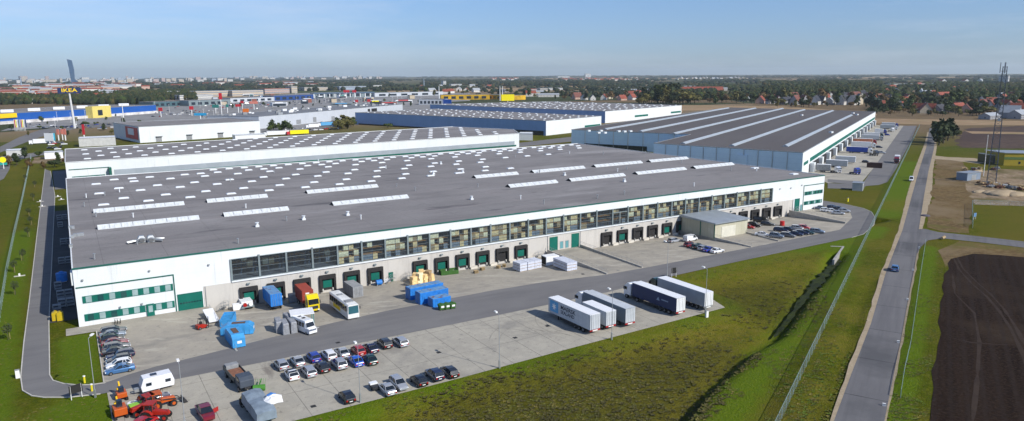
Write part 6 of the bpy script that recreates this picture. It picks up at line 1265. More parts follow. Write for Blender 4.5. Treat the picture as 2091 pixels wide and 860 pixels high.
# ================================================================== TREES
leafG = [mat('leaf dark', (.028, .042, .012), .8, var=.5, scale=.5), mat('leaf green', (.052, .075, .016), .8, var=.5, scale=.5), mat('leaf olive', (.11, .10, .024), .8, var=.45, scale=.5), mat('leaf rust', (.12, .075, .025), .8, var=.45, scale=.5), mat('leaf blue green', (.02, .036, .022), .8, var=.4, scale=.5)]
CR = {}
def tree_mesh(v, n=300, s=.62):
    if v in CR: return CR[v]
    rr = random.Random(100+v); b = MB(); kind = v % 4
    cl = {0: [((0, 0, 6.2), (3.2, 3.2, 3.2)), ((1.8, .8, 5.2), (2.2, 2, 2)), ((-1.7, -.6, 5.4), (2.2, 2.2, 2.1)), ((.2, -1.6, 4.4), (2, 2, 1.6)), ((0, 1, 8.4), (1.8, 1.8, 1.6))],
          1: [((0, 0, 5), (2.2, 2.2, 4)), ((.6, .3, 7.6), (1.5, 1.5, 2.6)), ((-.7, 0, 3.6), (1.8, 1.8, 2))],
          2: [((0, 0, 5), (3.8, 3.8, 2.5)), ((2.4, 1, 4.6), (2, 2, 1.8)), ((-2.4, -1, 4.4), (2.1, 2, 1.9)), ((0, -2, 5.6), (2, 1.7, 1.6)), ((1, 1.8, 6.4), (1.7, 1.7, 1.3))],
          3: [((0, 0, 6), (2.6, 2.6, 4.2)), ((1.4, -.4, 4.0), (1.8, 1.8, 1.8)), ((-1.2, .8, 7.6), (1.6, 1.6, 2.0)), ((.6, .6, 9.4), (1.3, 1.3, 1.4))]}[kind]
    for c, r_ in cl: leafcloud(b, c, [q*rr.uniform(.85, 1.15) for q in r_], int(n/len(cl)), s, rr, .9)
    for c, r_ in cl:                         # shaded inner mass so that the crown is not see-through
        n_ = 7; b.rings([[(c[0]+math.cos(2*math.pi*k/n_)*r_[0]*.62*q*rr.uniform(.75, 1.15), c[1]+math.sin(2*math.pi*k/n_)*r_[1]*.62*q*rr.uniform(.75, 1.15), c[2]+r_[2]*zz*rr.uniform(.9, 1.1)) for k in range(n_)] for q, zz in ((.3, -.68), (.95, -.3), (1.0, .2), (.35, .66))])
    me_ = bpy.data.meshes.new('crown'); me_.from_pydata(b.v, [], b.f)
    tb = MB(); tb.cyl((0, 0, -.3), (.1, 0, 3.2), .26, 7, .18)
    for k in range(5): a = k*1.26+v; tb.cyl((.1, 0, 2.2+.25*k), (math.cos(a)*1.5, math.sin(a)*1.5, 4.6+.3*k), .12, 5, .04)
    tm = bpy.data.meshes.new('trunk'); tm.from_pydata(tb.v, [], tb.f); tm.materials.append(barkm); CR[v] = (me_, tm); return CR[v]
CRM = {}
def tree(px, py, h, v, lm, group, name='tree', wx=1.0):
    key = (v, lm)
    if key not in CRM:
        m1, tm = tree_mesh(v); m2 = m1.copy(); m2.materials.append(leafG[lm]); CRM[key] = (m2, tm)
    me_, tm = CRM[key]; x, y = G(px, py)
    t = thing(name, (x, y, 0), random.uniform(0, 6.3), 'x', 'tree', group); s = h/9.6; t.scale = (s*wx, s*wx, s)
    for nm, q in (('crown', me_), ('trunk', tm)): o = bpy.data.objects.new(nm, q); C.objects.link(o); o.parent = t
    return t
LC = ['dark green', 'mid green', 'olive', 'rusty', 'blue green']
TR = []
def scatter(n, x0, x1, ya, yb, ha, hb, group, mix=(0, 0, 1, 1, 2, 3, 4), seed=0, wx=1.2):
    rr = random.Random(seed*31+n)
    for i in range(n):
        px = x0+(x1-x0)*(i+rr.uniform(.1, .9))/n; f = rr.random(); py = ya+(yb-ya)*f
        lm = rr.choice(mix); random.seed(seed*1000+i); t = tree(px, py, ha*.8+(hb*1.12-ha*.8)*rr.random()**1.3, rr.randrange(8), lm, group, wx=wx*rr.uniform(.9, 1.25)); t['lm'] = LC[lm]; TR.append(t)
# big trees at the road, belt of the village, shrubs by the roundabout
for px, py, h, wx, lm in ((1917, 297, 17, 1.15, 0), (1926, 293, 19, 1.2, 0), (1912, 290, 13, 1.0, 1), (1935, 288, 15, 1.2, 0), (1946, 284, 9, 1.2, 0), (1922, 282, 15, 1.2, 1), (1954, 281, 7, 1.2, 2)):
    t = tree(px, py, h, int(px) % 8, lm, 'trees at the bend of the country road', wx=wx); t['lm'] = LC[lm]; TR.append(t)
scatter(26, 1305, 1395, 210, 214.5, 19, 28, 'trees left of the dark-roofed hall', (0, 1, 1, 2, 2), 1)
scatter(22, 1398, 1580, 205, 213, 14, 22, 'trees behind the stubble field', (0, 1, 2, 3, 0), 2)
scatter(22, 1570, 1780, 213, 220, 7, 13, 'trees along the row of dark houses', (0, 1, 2, 3, 0), 3)
scatter(52, 1780, 2091, 226, 238, 7, 13, 'shrubs edging the village', (0, 0, 1, 3, 2), 4, 1.4)
scatter(48, 1780, 2095, 210, 226, 11, 20, 'garden trees of the village', (0, 0, 1, 3, 4, 2), 5, 1.2)
scatter(20, 1600, 1790, 203, 212, 13, 20, 'garden trees of the village centre', (0, 2, 3, 1), 6)
scatter(18, 1130, 1310, 200, 205, 9, 15, 'garden trees behind the far blue hall', (0, 1, 3, 4), 7)
scatter(9, 686, 722, 256, 266, 6, 10, 'shrubs at the loop road', (2, 2, 1), 8, 1.5)
scatter(3, 790, 800, 256, 262, 4, 6, 'shrubs in front of the blue hall', (2, 1), 9, 1.5)
scatter(9, 552, 592, 264, 270, 6, 9, 'bushes beside the white store', (0, 1), 10, 1.3)
scatter(9, 4, 150, 300, 350, 3.5, 6, 'bushes on the rough ground at the left', (0, 3, 1), 11, 1.3)
scatter(10, 20, 240, 262, 292, 4, 7, 'street trees by the blue store', (0, 1, 2), 12, 1.3)
scatter(26, 780, 1100, 188, 201, 10, 16, 'trees behind the yellow signs', (0, 1, 2, 4), 13)
# woods too far to count
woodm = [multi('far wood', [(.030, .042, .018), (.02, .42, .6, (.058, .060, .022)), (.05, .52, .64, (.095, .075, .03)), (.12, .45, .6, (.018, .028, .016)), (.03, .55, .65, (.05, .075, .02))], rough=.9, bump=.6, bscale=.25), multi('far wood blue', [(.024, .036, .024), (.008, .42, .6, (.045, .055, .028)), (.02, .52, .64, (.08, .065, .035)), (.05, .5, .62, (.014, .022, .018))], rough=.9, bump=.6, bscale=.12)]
def wood(regions, mt, seed, gap=.12):
    rr = random.Random(seed); b = MB()
    for (x0, x1, ya, yb, n, ha, hb) in regions:
        for _ in range(n):
            px, py = rr.uniform(x0, x1), ya+(yb-ya)*rr.random()
            if mnoise.noise(Vector((px*.011+seed, py*.42, 0)))+.35*mnoise.noise(Vector((px*.06, py*1.3, 3))) > gap: continue
            x, y = G(px, py); dd = math.hypot(x-CX, y-CY); h = rr.uniform(ha, hb); r_ = max(h*.5, dd*.0032*rr.uniform(.7, 1.5)); m_ = 7; o_ = rr.uniform(0, 6)
            rings_ = []
            for q, zz in ((.75, 0), (1.0, .35), (.8, .75), (.25, 1.0)): rings_.append([(x+math.cos(o_+2*math.pi*k/m_)*r_*q*rr.uniform(.75, 1.2), y+math.sin(o_+2*math.pi*k/m_)*r_*q*rr.uniform(.75, 1.2), h*zz*rr.uniform(.88, 1.08)) for k in range(m_)])
            b.rings(rings_)
    return b.build('woodland', mt, kind='stuff')
o = wood([(-30, 330, 203, 214, 800, 10, 16), (150, 330, 193, 204, 350, 10, 15), (300, 400, 190, 204, 380, 10, 15), (-20, 300, 180, 192, 220, 8, 12)], woodm[0], 1, .3)
o2 = wood([(300, 800, 171, 181, 900, 11, 16), (0, 300, 168, 178, 380, 9, 13), (330, 560, 180, 189, 260, 9, 14), (560, 900, 176, 186, 420, 9, 14)], woodm[1], 2, .1)
o3 = wood([(860, 1330, 166, 176, 1500, 10, 16), (800, 1330, 176, 188, 420, 6, 10), (1200, 1460, 170, 192, 900, 9, 14), (1100, 1330, 190, 197, 200, 7, 11)], woodm[1], 3, .05)
o4 = wood([(1330, 1700, 176, 186, 700, 8, 12), (1560, 1800, 170, 198, 2400, 12, 18), (1330, 1560, 190, 206, 650, 8, 13)], woodm[0], 4, .1)
o5 = wood([(1780, 2120, 180, 206, 1800, 9, 15), (1780, 2120, 206, 224, 420, 7, 11), (1860, 2120, 172, 182, 500, 10, 14)], woodm[0], 5, .05)
o6 = wood([(-30, 2120, 160, 166, 1500, 8, 13), (-30, 800, 163.5, 169, 500, 9, 13), (300, 2120, 154.5, 159, 1900, 13, 20), (1400, 2120, 165, 172, 900, 8, 13)], woodm[1], 6, .0)
for q, l in ((o, 'dark tree belt behind the blue store'), (o2, 'hazy woods below the city skyline'), (o3, 'blue green woods in the middle of the horizon'), (o4, 'dark wood behind the village'), (o5, 'mixed garden woods on the right'), (o6, 'thin bluish woods along the whole horizon')): q['label'] = l; q['category'] = 'woodland'

# ================================================================== HOUSES AND FAR BUILDINGS
whw = [mat('white plaster', (.62, .60, .56), .8), mat('cream plaster', (.55, .47, .34), .8), mat('pink plaster', (.52, .35, .28), .8), mat('grey plaster', (.32, .32, .33), .8)]
rfm = [mat('red tiles', (.24, .06, .035), .8, var=.3, scale=.5), mat('dark slate roof', (.035, .035, .042), .6), mat('brown tiles', (.16, .06, .045), .8, var=.3, scale=.5), mat('grey sheet roof', (.34, .36, .38), .5)]
RN = ['red', 'dark', 'brown', 'grey']
HS = []
def house(px, py, w_, d_, he, hr, wi, ri, deg, group, win=True, name='house'):
    if 'village' in group: he *= 1.25; hr *= 1.45; w_ *= 1.1
    x, y = G(px, py); t = thing(name, (x, y, 0), R(deg), 'x', 'house', group); t['rf'] = RN[ri]; HS.append(t)
    b = MB(); b.rings([[(xx, -d_/2, 0), (xx, -d_/2, he), (xx, 0, he+hr-.12), (xx, d_/2, he), (xx, d_/2, 0)] for xx in (-w_/2, w_/2)]); b.build('wall', whw[wi], t)
    b = MB(); k = hr/(d_/2)
    for s in (-1, 1): b.rings([[(xx, s*(d_/2+.5), he-.5*k), (xx, 0, he+hr), (xx, 0, he+hr+.2), (xx, s*(d_/2+.5), he-.5*k+.22)] for xx in (-w_/2-.4, w_/2+.4)])
    rf_ = b.build('roof', rfm[ri], t); b = MB(); b.box(w_*.2, -.4, he+hr*.4, w_*.2+.7, .3, he+hr+.9); b.build('chimney', whw[3], rf_)
    if win:
        b = MB()
        for i in range(max(2, int(w_/3))):
            for zz in ((1.0, 3.4) if he > 4.5 else (1.0,)): xx = -w_/2+1+i*(w_-2)/max(1, int(w_/3)-1) if int(w_/3) > 1 else 0; b.box(min(xx, w_/2-1.3)-.1, -d_/2-.06, zz, min(xx, w_/2-1.3)+1.0, -d_/2-.0, zz+1.2)
        b.box(-w_/2-.06, -1.5, 1, -w_/2, -.3, 2.2); b.build('window', glassd, t)
    return t
g = 'houses of the village beyond the fields'
for px, py, w_, d_, he, hr, wi, ri, deg in [(1553, 211, 15, 12, 3.5, 5.5, 2, 0, 30), (1583, 210, 12, 10, 3.5, 5, 3, 0, 80), (1572, 212, 10, 9, 4, 4, 0, 1, 60), (1605, 213.5, 18, 9, 5, 4, 3, 1, 10), (1624, 213.5, 16, 10, 5, 6, 3, 2, 20), (1640, 213, 9, 10, 5, 6, 3, 2, 70), (1665, 214, 13, 10, 5, 5.5, 0, 1, 20), (1676, 213, 9, 9, 5, 5, 0, 1, 100), (1697, 213, 10, 9, 5, 3, 3, 3, 10), (1722, 214, 17, 11, 5, 6, 0, 1, 8), (1742, 214, 15, 11, 5, 6, 0, 1, 8), (1751, 213, 8, 10, 6, 3, 1, 1, 80), (1668, 196, 24, 12, 8, 1, 1, 3, 5), (1684, 197, 12, 12, 9, 2, 1, 3, 5),
   (1782, 211, 15, 11, 5, 5, 0, 0, 15), (1790, 206, 13, 11, 5, 4, 2, 2, 10), (1812, 209, 8, 10, 5, 5, 0, 1, 110), (1800, 196, 26, 14, 4, 4, 3, 3, 10), (1843, 200, 30, 10, 4, 2, 0, 3, 0), (1880, 199, 9, 8, 8, 5, 0, 3, 20), (1889, 231, 16, 12, 3, 6, 1, 0, 35), (1874, 228, 9, 9, 4, 4, 1, 0, 90), (1898, 229, 10, 9, 4, 4, 2, 0, 100), (1918, 229, 12, 9, 3, 4, 3, 1, 0), (1955, 229, 20, 12, 3.5, 5, 1, 0, 5), (1972, 230, 13, 11, 3.5, 4.5, 2, 2, 20), (1950, 223, 13, 10, 3.5, 4.5, 1, 2, 80), (2025, 222, 18, 12, 4, 5, 2, 0, 10), (2012, 219, 13, 10, 4, 4, 2, 0, 60), (2060, 229, 20, 13, 4, 6, 2, 2, 20), (2052, 222, 14, 11, 4, 5, 2, 0, 70), (2080, 231, 13, 12, 4, 5, 2, 0, 100), (2035, 235, 15, 12, 4, 5, 3, 1, 30), (2062, 241, 13, 10, 5, 5, 3, 3, 100), (2085, 242, 24, 12, 4, 3, 3, 3, 0), (2020, 243, 16, 10, 3, 2, 3, 3, 0),
   (1925, 205, 32, 12, 6, 5, 2, 0, 4), (1947, 209, 16, 13, 7, 5, 0, 0, 60), (1905, 199, 18, 11, 5, 5, 2, 0, 10), (2070, 206, 34, 14, 5, 1.5, 0, 3, 4), (2045, 205, 9, 9, 7, 3, 3, 3, 0), (2086, 214, 20, 12, 4, 2, 0, 3, 0),
   (1291, 204, 12, 9, 4, 4.5, 0, 0, 20), (1308, 203, 15, 9, 5, 4, 0, 0, 70), (1270, 205, 13, 9, 3, 4.5, 2, 0, 10), (1233, 204, 11, 9, 4, 4.5, 0, 0, 40), (1243, 202, 9, 9, 4, 4, 1, 2, 90), (1193, 204, 11, 9, 4, 4, 0, 1, 30), (1178, 203, 13, 10, 4, 6, 2, 2, 0), (1210, 205, 11, 9, 4, 4, 0, 1, 60), (1256, 200, 10, 9, 4, 4, 2, 0, 30), (1402, 200, 8, 8, 5, 2, 0, 3, 0), (1520, 207, 12, 10, 4, 4, 1, 3, 10), (1432, 189, 80, 22, 4, 7, 2, 0, -40), (1330, 190, 60, 20, 6, 2, 3, 3, -35), (1270, 189, 90, 24, 5, 2, 3, 3, -35), (1410, 182, 40, 14, 7, 1, 0, 3, -38), (1470, 185, 30, 14, 6, 1, 0, 3, -40), (1293, 199, 16, 12, 5, 5, 0, 0, -30), (1303, 197, 14, 11, 5, 5, 0, 0, 20), (1311, 200, 14, 11, 6, 4, 1, 0, 50), (1083, 197, 18, 12, 6, 4, 0, 0, -20), (1098, 195, 20, 12, 7, 2, 1, 3, -30), (1120, 198, 34, 12, 4, 2, 0, 3, -30)]:
    house(px, py, w_*1.25, d_*1.15, he, hr, wi, ri, deg, g)
rr = random.Random(31)
for i in range(30):
    px = rr.uniform(1785, 2090) if i < 20 else rr.uniform(1560, 1790); py = rr.uniform(205, 226) if i < 20 else rr.uniform(200, 206); house(px, py, rr.uniform(11, 18), rr.uniform(9, 12), rr.uniform(3, 5), rr.uniform(3.5, 5.5), rr.choice((0, 0, 1, 3, 2)), rr.choice((0, 0, 2, 1)), rr.uniform(-60, 60), g)
relabel([h for h in HS if h['group'] == g], lambda o: '%s roofed house among the trees' % o['rf'], 'in the village')
# red housing estates at middle distance, right half
g = 'far red roofed estate houses'
n0 = len(HS); rr = random.Random(77)
for x0, x1, ya, yb, n, ris in ((1145, 1310, 160, 167, 40, (0, 0, 2)), (1000, 1060, 160, 164, 14, (0, 2)), (1380, 1540, 160, 163, 18, (3, 3, 1)), (1780, 2091, 168, 204, 26, (0, 1, 3, 0)), (860, 1000, 176, 192, 10, (0, 3, 3)), (1600, 1800, 186, 204, 12, (0, 2, 1))):
    for i in range(n): px = x0+(x1-x0)*(i+rr.random())/n; py = rr.uniform(ya, yb); big = 2.2 if py < 170 else 1.5; house(px, py, 14*big, 10*big, 5*big*.8, 5*big*.8, rr.choice((0, 0, 1)), rr.choice(ris), rr.uniform(-30, 60), g, win=False)
relabel(HS[n0:], lambda o: 'tiny %s roofed house' % o['rf'], 'below the right horizon')
g = 'dense old town houses'; n0 = len(HS)
for x0, x1, ya, yb, n in ((-5, 240, 176, 205, 66), (160, 330, 172, 186, 22), (330, 640, 170, 180, 18)):
    for i in range(n): px = x0+(x1-x0)*rr.random(); py = rr.uniform(ya, yb); d__ = math.hypot(G(px, py)[0], G(px, py)[1]); f = max(1, d__/1500); house(px, py, rr.uniform(16, 52)*f**.5, 13*f**.5, rr.uniform(7, 14), 4, rr.choice((0, 0, 1, 2, 0)), rr.choice((0, 2, 0, 3, 3)), rr.uniform(-30, 15), g, win=d__ < 1500)
relabel(HS[n0:], lambda o: '%s roofed town house' % o['rf'], 'below the city skyline')
# far blocks of flats on the skyline
blk = []
def block(px, py, w_, d_, h, wm_, rm_, deg=20, group='far blocks of flats', floors=True, name='apartment_block', label='x', cat='building'):
    x, y = G(px, py); t = thing(name, (x, y, 0), R(deg), label, cat, group); b = MB(); b.box(-w_/2, -d_/2, 0, w_/2, d_/2, h); b.build('wall', wm_, t); b = MB(); b.box(-w_/2-.2, -d_/2-.2, h, w_/2+.2, d_/2+.2, h+h*.03+.4); b.build('roof', rm_, t)
    if floors:
        b = MB(); n = max(2, int(h/6))
        for i in range(n): z_ = h*(i+.35)/n; b.box(-w_/2-.15, -d_/2-.15, z_, w_/2+.15, d_/2+.15, z_+h/n*.35)
        b.build('window_row', mat('hazy window row', (.22, .25, .29), .4), t)
    blk.append(t); return t
pal = [mat('pale block wall', (.60, .58, .54), .8), mat('sand block wall', (.52, .43, .32), .8), mat('blue block wall', (.30, .37, .46), .7), mat('rose block wall', (.48, .34, .29), .8)]
for i in range(140):
    px = rr.uniform(-5, 480)if i < 92 else rr.uniform(480, 800); py = rr.uniform(166, 171.5)-(px/480*3.5 if px < 480 else 6+px*.004); py = max(py, 157.5); x, y = G(px, py); dd = math.hypot(x-CX, y-CY); hp = rr.choice((3, 4, 5, 5, 6, 8)) if i < 72 else rr.choice((2.5, 3, 4)); wp = rr.uniform(3, 12)
    block(px, py, wp*dd/1462, wp*.4*dd/1462, hp*dd/1462, rr.choice(pal[:2]+pal), rfm[3], rr.uniform(0, 40))
for px, py, wp, hp, k in ((30, 197, 26, 6, 1), (95, 210, 50, 7, 0), (0, 172, 20, 5, 0), (5, 204, 14, 5, 0), (270, 205, 20, 8, 3), (340, 196, 40, 8, 1), (440, 197, 90, 10, 1), (500, 196, 60, 10, 1), (560, 191, 50, 9, 3), (595, 190, 12, 12, 1), (640, 185, 50, 6, 1), (395, 203, 60, 8, 0), (735, 178, 90, 3, 0), (715, 184, 60, 7, 2), (1030, 188, 8, 5, 0), (906, 175, 6, 9, 0), (930, 175, 22, 3, 0), (1085, 191, 12, 9, 3), (1105, 190, 16, 9, 1), (1110, 196, 40, 4, 0), (1130, 184, 30, 4, 0), (1250, 183, 60, 4, 2), (1395, 179, 30, 3, 1), (1425, 184, 60, 6, 3), (1200, 158, 12, 7, 0), (1470, 182, 20, 3, 0), (1830, 176.5, 36, 4, 1), (1862, 176, 38, 4, 1), (1908, 175.5, 36, 3.5, 1), (1975, 171, 8, 3, 0), (2049, 171.5, 3.2, 13, 0), (1150, 159, 26, 3, 0), (2085, 167, 14, 3, 0)):
    x, y = G(px, py); dd = math.hypot(x-CX, y-CY); block(px, py, wp*dd/1462, 9*dd/1462 if dd < 900 else 40, hp*dd/1462, pal[k], rfm[3] if k != 3 else rfm[0], 12 if px < 900 else -12)
relabel(blk, 'pale far building', 'below the horizon')
# glass skyscraper
d0 = 6000; r0_ = ray(150, 160); a_ = math.atan2(r0_.x, r0_.y); sx_, sy_ = CX+math.sin(a_)*d0/math.cos(a_-CYAW), CY+math.cos(a_)*d0/math.cos(a_-CYAW)
dd = math.hypot(sx_-CX, sy_-CY); k = dd*math.cos(a_-CYAW)/1462*.66
t = thing('skyscraper', (sx_, sy_, 0), -a_, 'tall blue glass tower with a slanted top standing alone above the city skyline', 'tower'); sk = mat('tower glass', (.035, .08, .16), .25, var=.1, scale=.005, spec=.7)
zt = 49+k/.66*35.5; b = MB(); b.rings([[(-7*k, -9, 0), (3*k, -9, 0), (3*k, 30, 0), (-7*k, 30, 0)], [(-9*k, -9, zt*.55), (4.4*k, -9, zt*.55), (4.4*k, 30, zt*.55), (-9*k, 30, zt*.55)], [(-12.2*k, -9, zt), (1.2*k, -9, zt-4*k), (1.2*k, 30, zt-4*k), (-12.2*k, 30, zt)]]); b.build('shaft', sk, t)
b = MB(); b.rings([[(-12.4*k+3.2*k*(1-f), -9.6, zt*(.5+.5*f)), (-11.8*k+3.2*k*(1-f), -9.6, zt*(.5+.5*f)), (-11.8*k+3.2*k*(1-f), -8.5, zt*(.5+.5*f)), (-12.4*k+3.2*k*(1-f), -8.5, zt*(.5+.5*f))] for f in (0, 1)]); b.build('edge_fin', mat('tower edge', (.5, .6, .7), .4), t)
b = MB(); b.rings([[(2.8*k, -9, 0), (2.8*k, -9, k*13), (9*k, -9, k*7), (14*k, -9, 0)], [(2.8*k, 40, 0), (2.8*k, 40, k*13), (9*k, 40, k*7), (14*k, 40, 0)]]); b.build('podium', sk, t)
# furniture store with its pylon
blu = mat('royal blue cladding', (.012, .09, .36), .5, var=.08, scale=.05); yel = mat('signal yellow', (.82, .55, .005), .5, var=0)
def slab(pxa, pya, pxb, pyb, h, depth, label, wm_, rm_, name='store', cat='store', z0=0.):
    a, c = G(pxa, pya, h), G(pxb, pyb, h); d = Vector((c[0]-a[0], c[1]-a[1])); n_ = Vector((-d.y, d.x)).normalized()*depth
    if n_.dot(Vector((a[0]-CX, a[1]-CY))) < 0: n_ = -n_
    return hall(name, label, [a, c, (c[0]+n_.x, c[1]+n_.y), (a[0]+n_.x, a[1]+n_.y)], h, wm_, rm_, cat, z0=z0), a, c, n_
t, a, c, n_ = slab(-60, 236.5, 318, 214.5, 11, 95, 'very long blue store with a yellow entrance block on the left horizon side', blu, roofm, trim if 0 else 'store')
st = t
b = MB(); wallrun(b, on(a, c, 0), on(a, c, 1), 0, 3.2, 2.5); b.build('entrance_band', mat('white lower band', (.62, .6, .58), .7, var=.4, scale=.12), t, world=True)
fa = lambda px: (px+60)/378
def fpx(px):      # fraction along the facade for a pixel column
    lo, hi = 0., 1.
    for _ in range(30):
        m_ = (lo+hi)/2; p = on(a, c, m_); v = Vector((p[0]-CX, p[1]-CY, 0)); q = 1045.5+CF*(v.dot(cR))/(v.dot(cF)+CH*math.sin(CPIT)*1)
        if q < px: lo = m_
        else: hi = m_
    return lo
b = MB(); q0, q1 = on(a, c, fpx(176)), on(a, c, fpx(214)); wallrun(b, q0, q1, 0, 14, 10); eb = b.build('entrance_block', mat('pale yellow block', (.72, .58, .16), .5), t, world=True)
b = MB(); wallrun(b, on(q0, q1, .28), on(q0, q1, .52), 3, 9.5, 10.4); b.build('window', glassd, eb, world=True)
b = MB(); wallrun(b, on(a, c, fpx(-20)), on(a, c, fpx(34)), 6.5, 11.2, 1.6); b.build('sign_panel', yel, t, world=True)
for i in range(7):
    b = MB(); f = .12+i*.13; p = on(a, c, f); p = (p[0]+n_.x*.3, p[1]+n_.y*.3); b.box(p[0]-6, p[1]-4, 11, p[0]+6, p[1]+4, 14); b.build('roof_unit', whitep, t, world=True)
bx0, by0 = G(153, 262); hh = ztop(153, 262, 190); t = thing('pylon_sign', (bx0, by0, 0), -CYAW+.62, 'tall white pylon carrying yellow letters on a blue board in front of the blue store', 'sign')
k = math.hypot(bx0-CX, by0-CY)/1462*1.15; b = MB(); b.cyl((0, 0, 0), (-1.2, 0, hh), 2.0*k, 10, 1.2*k); b.build('pylon', mat('pylon white', (.6, .6, .6), .5), t); b = MB(); b.box(-19*k*.78-1.2, -.8, hh-.3, 19*k*.78-1.2, .8, hh+7.8*k); bo = b.build('sign_board', mat('sign dark blue', (.006, .02, .09), .5, var=0), t)
text_mesh('IKEA', 7.4*k, t, 'lettering', yel, Matrix.Translation((-1.2, -.95, hh+3.9*k)) @ Matrix.Rotation(math.pi/2, 4, 'X'), ext=.1, align='CENTER', sx=1.35)
# big white store, grey long hall, their neighbours
fl, fr = G(283, 259.5, 12), G(530, 247, 12); bk = (fr[0]-2, fr[1]+64)
t = hall('store', 'white windowless store with a red and white poster on its left side', [fl, fr, (fr[0]-14, fr[1]+62), (fl[0]+6, fl[1]+74), (fl[0]-13, fl[1]+72)], 12, [white, white, white, white, white], roofm, 'store')
b = MB(); q0, q1 = (fl[0]-13, fl[1]+72), fl
wallrun(b, on(q1, q0, .05), on(q1, q0, .55), 1.5, 11, -.3) if 0 else wallrun(b, on(q0, q1, .5), on(q0, q1, .95), 2, 11, .3); ps = b.build('poster', mat('red white poster', (.55, .06, .05), .5, var=.3, scale=.2), t, world=True)
b = MB(); wallrun(b, on(q0, q1, .6), on(q0, q1, .82), 5, 10, .45); b.build('poster_print', whitep, ps, world=True)
for f in (.12, .36, .62, .9):
    b = MB(); wallrun(b, on(fl, fr, f), on(fl, fr, f+.045), .2, 3.6, .15); s = b.build('loading_door', greyk, t, world=True); b = MB(); wallrun(b, on(fl, fr, f), on(fl, fr, f+.05), 3.9, 4.3, 1.2); b.build('canopy', greyk, s, world=True)
pale = multi('pale grey cladding', [(.50, .53, .57), (.1, .4, .7, (.45, .48, .52)), (.5, .5, .8, (.53, .56, .6), 4, (1, 1, .1))], rough=.6, bump=0)
t, a, c, n_ = slab(528, 238.5, 822, 213, 11.5, 60, 'long pale grey hall with rooftop units between the white store and the near blue hall', pale, mat('mid grey far roof', (.16, .165, .175), .8, var=.2, scale=.05), 'warehouse', 'warehouse')
for f, z1_, w_ in ((.06, 4.5, .02), (.2, 5, .025), (.3, 6, .02), (.42, 5, .02), (.69, 9.5, .018), (.72, 9.5, .045), (.6, 4, .02)):
    b = MB(); wallrun(b, on(a, c, f), on(a, c, f+w_), 1, z1_, .3); b.build('loading_opening', greyk if f < .65 else dark, t, world=True)
rr = random.Random(5)
for i in range(46):
    f, g_ = rr.random(), rr.uniform(.05, .9); p = on(a, c, f); p = (p[0]+n_.x*g_, p[1]+n_.y*g_); s = rr.uniform(1, 2.4); b = MB(); b.box(p[0]-s, p[1]-s*.8, 11.5, p[0]+s, p[1]+s*.8, 11.5+s); b.build('roof_unit', rr.choice((whitep, galv, greyk, whitep)), t, world=True)
FB = []
for pa, pya, pb, pyb, h, dp_, wm_, l in [(640, 190, 765, 188, 11, 40, tealm, 'dark steel framed shopping hall with white columns'), (558, 196, 640, 193, 10, 30, mat('navy store front', (.02, .06, .22), .5), 'navy fronted store left of the steel framed hall'), (385, 206, 470, 203, 9, 35, tealm, 'glassy teal store behind the white poster store'), (312, 209, 384, 206, 8, 35, mat('teal glass front', (.07, .13, .15), .3), 'dark teal store next to the blue store'), (470, 201, 560, 198, 8, 30, pale, 'low pale store left of the navy front'), (765, 190, 905, 187, 9, 40, pale, 'pale low store right of the steel framed hall'), (900, 194, 1000, 193, 10, 25, mat('amber sign wall', (.5, .30, .01), .5, var=.5, scale=.08), 'yellow clad shop row with dark windows'), (996, 193.5, 1050, 195, 9, 30, mat('amber sign wall'), 'smaller yellow clad shop at the right of the row'), (855, 203, 905, 203, 9, 30, pale, 'white block left of the yellow clad shops'), (160, 283, 235, 280, 6, 14, mat('pale roof shed', (.5, .5, .48), .7), 'low pale shed above the second warehouse at the left'), (12, 308, 52, 306, 3.5, 10, mat('pale roof shed'), 'low brick red and pale building at the left road'), (480, 277, 542, 274, 4, 10, whitep, 'low white annex right of the white store'), (90, 312, 128, 310, 4, 8, whitep, 'white works shed in the dirt yard at the left')]:
    t, a, c, n_ = slab(pa, pya, pb, pyb, h, dp_, l, wm_, roofd if h > 6 else whitep); FB.append((t, a, c, h))
    b = MB()
    if h < 7: continue
    for i in range(6): b = MB(); f = .06+i*.155; wallrun(b, on(a, c, f), on(a, c, f+.09), h*.2, h*.7, .2); b.build('window', glassd, t, world=True)
t, a, c, h = FB[0]; b = MB()
for i in range(12): wallrun(b, on(a, c, i/12), on(a, c, i/12+.012), 0, h, .8)
b.build('column', whitep, t, world=True); b = MB(); wallrun(b, a, c, h-2, h+.5, 1.5); b.build('fascia', mat('blue grey fascia', (.08, .13, .2), .5), t, world=True)
def slabsign(px, py, wpx, ytop, ybot, m_, label, name='billboard'):
    x, y = G(px, py); dd = math.hypot(x-CX, y-CY)*math.cos(az((x, y))-CYAW); k = dd/1462; z1 = ztop(px, py, ytop); z0 = ztop(px, py, ybot); t = thing(name, (x, y, 0), -CYAW+random.uniform(-.15, .15), label, 'sign'); b = MB(); b.box(-wpx*k/2, -.4, z0, wpx*k/2, .4, z1); b.build('panel', m_, t)
    b = MB(); b.cyl((0, .1, 0), (0, .1, z0+.5), .45 if wpx < 30 else .7, 8); b.build('pole', plate, t); return t, k, z0, z1
by = mat('bright yellow board', (.85, .75, .0), .5, var=0); rs_ = mat('red sign face', (.5, .02, .03), .5, var=0)
slabsign(1037, 212, 26, 193, 206, by, 'big plain yellow billboard right of the yellow clad shops'); slabsign(913, 214, 18, 203, 212, mat('blue and yellow board', (.01, .06, .3), .5), 'blue board left of the yellow clad shops'); slabsign(102, 294, 20, 272, 288, whitep, 'white billboard with a blue edge above the second road'); slabsign(111, 294, 5, 272, 287, mat('cyan edge', (.05, .45, .65), .5), 'cyan strip at the right of the white billboard')
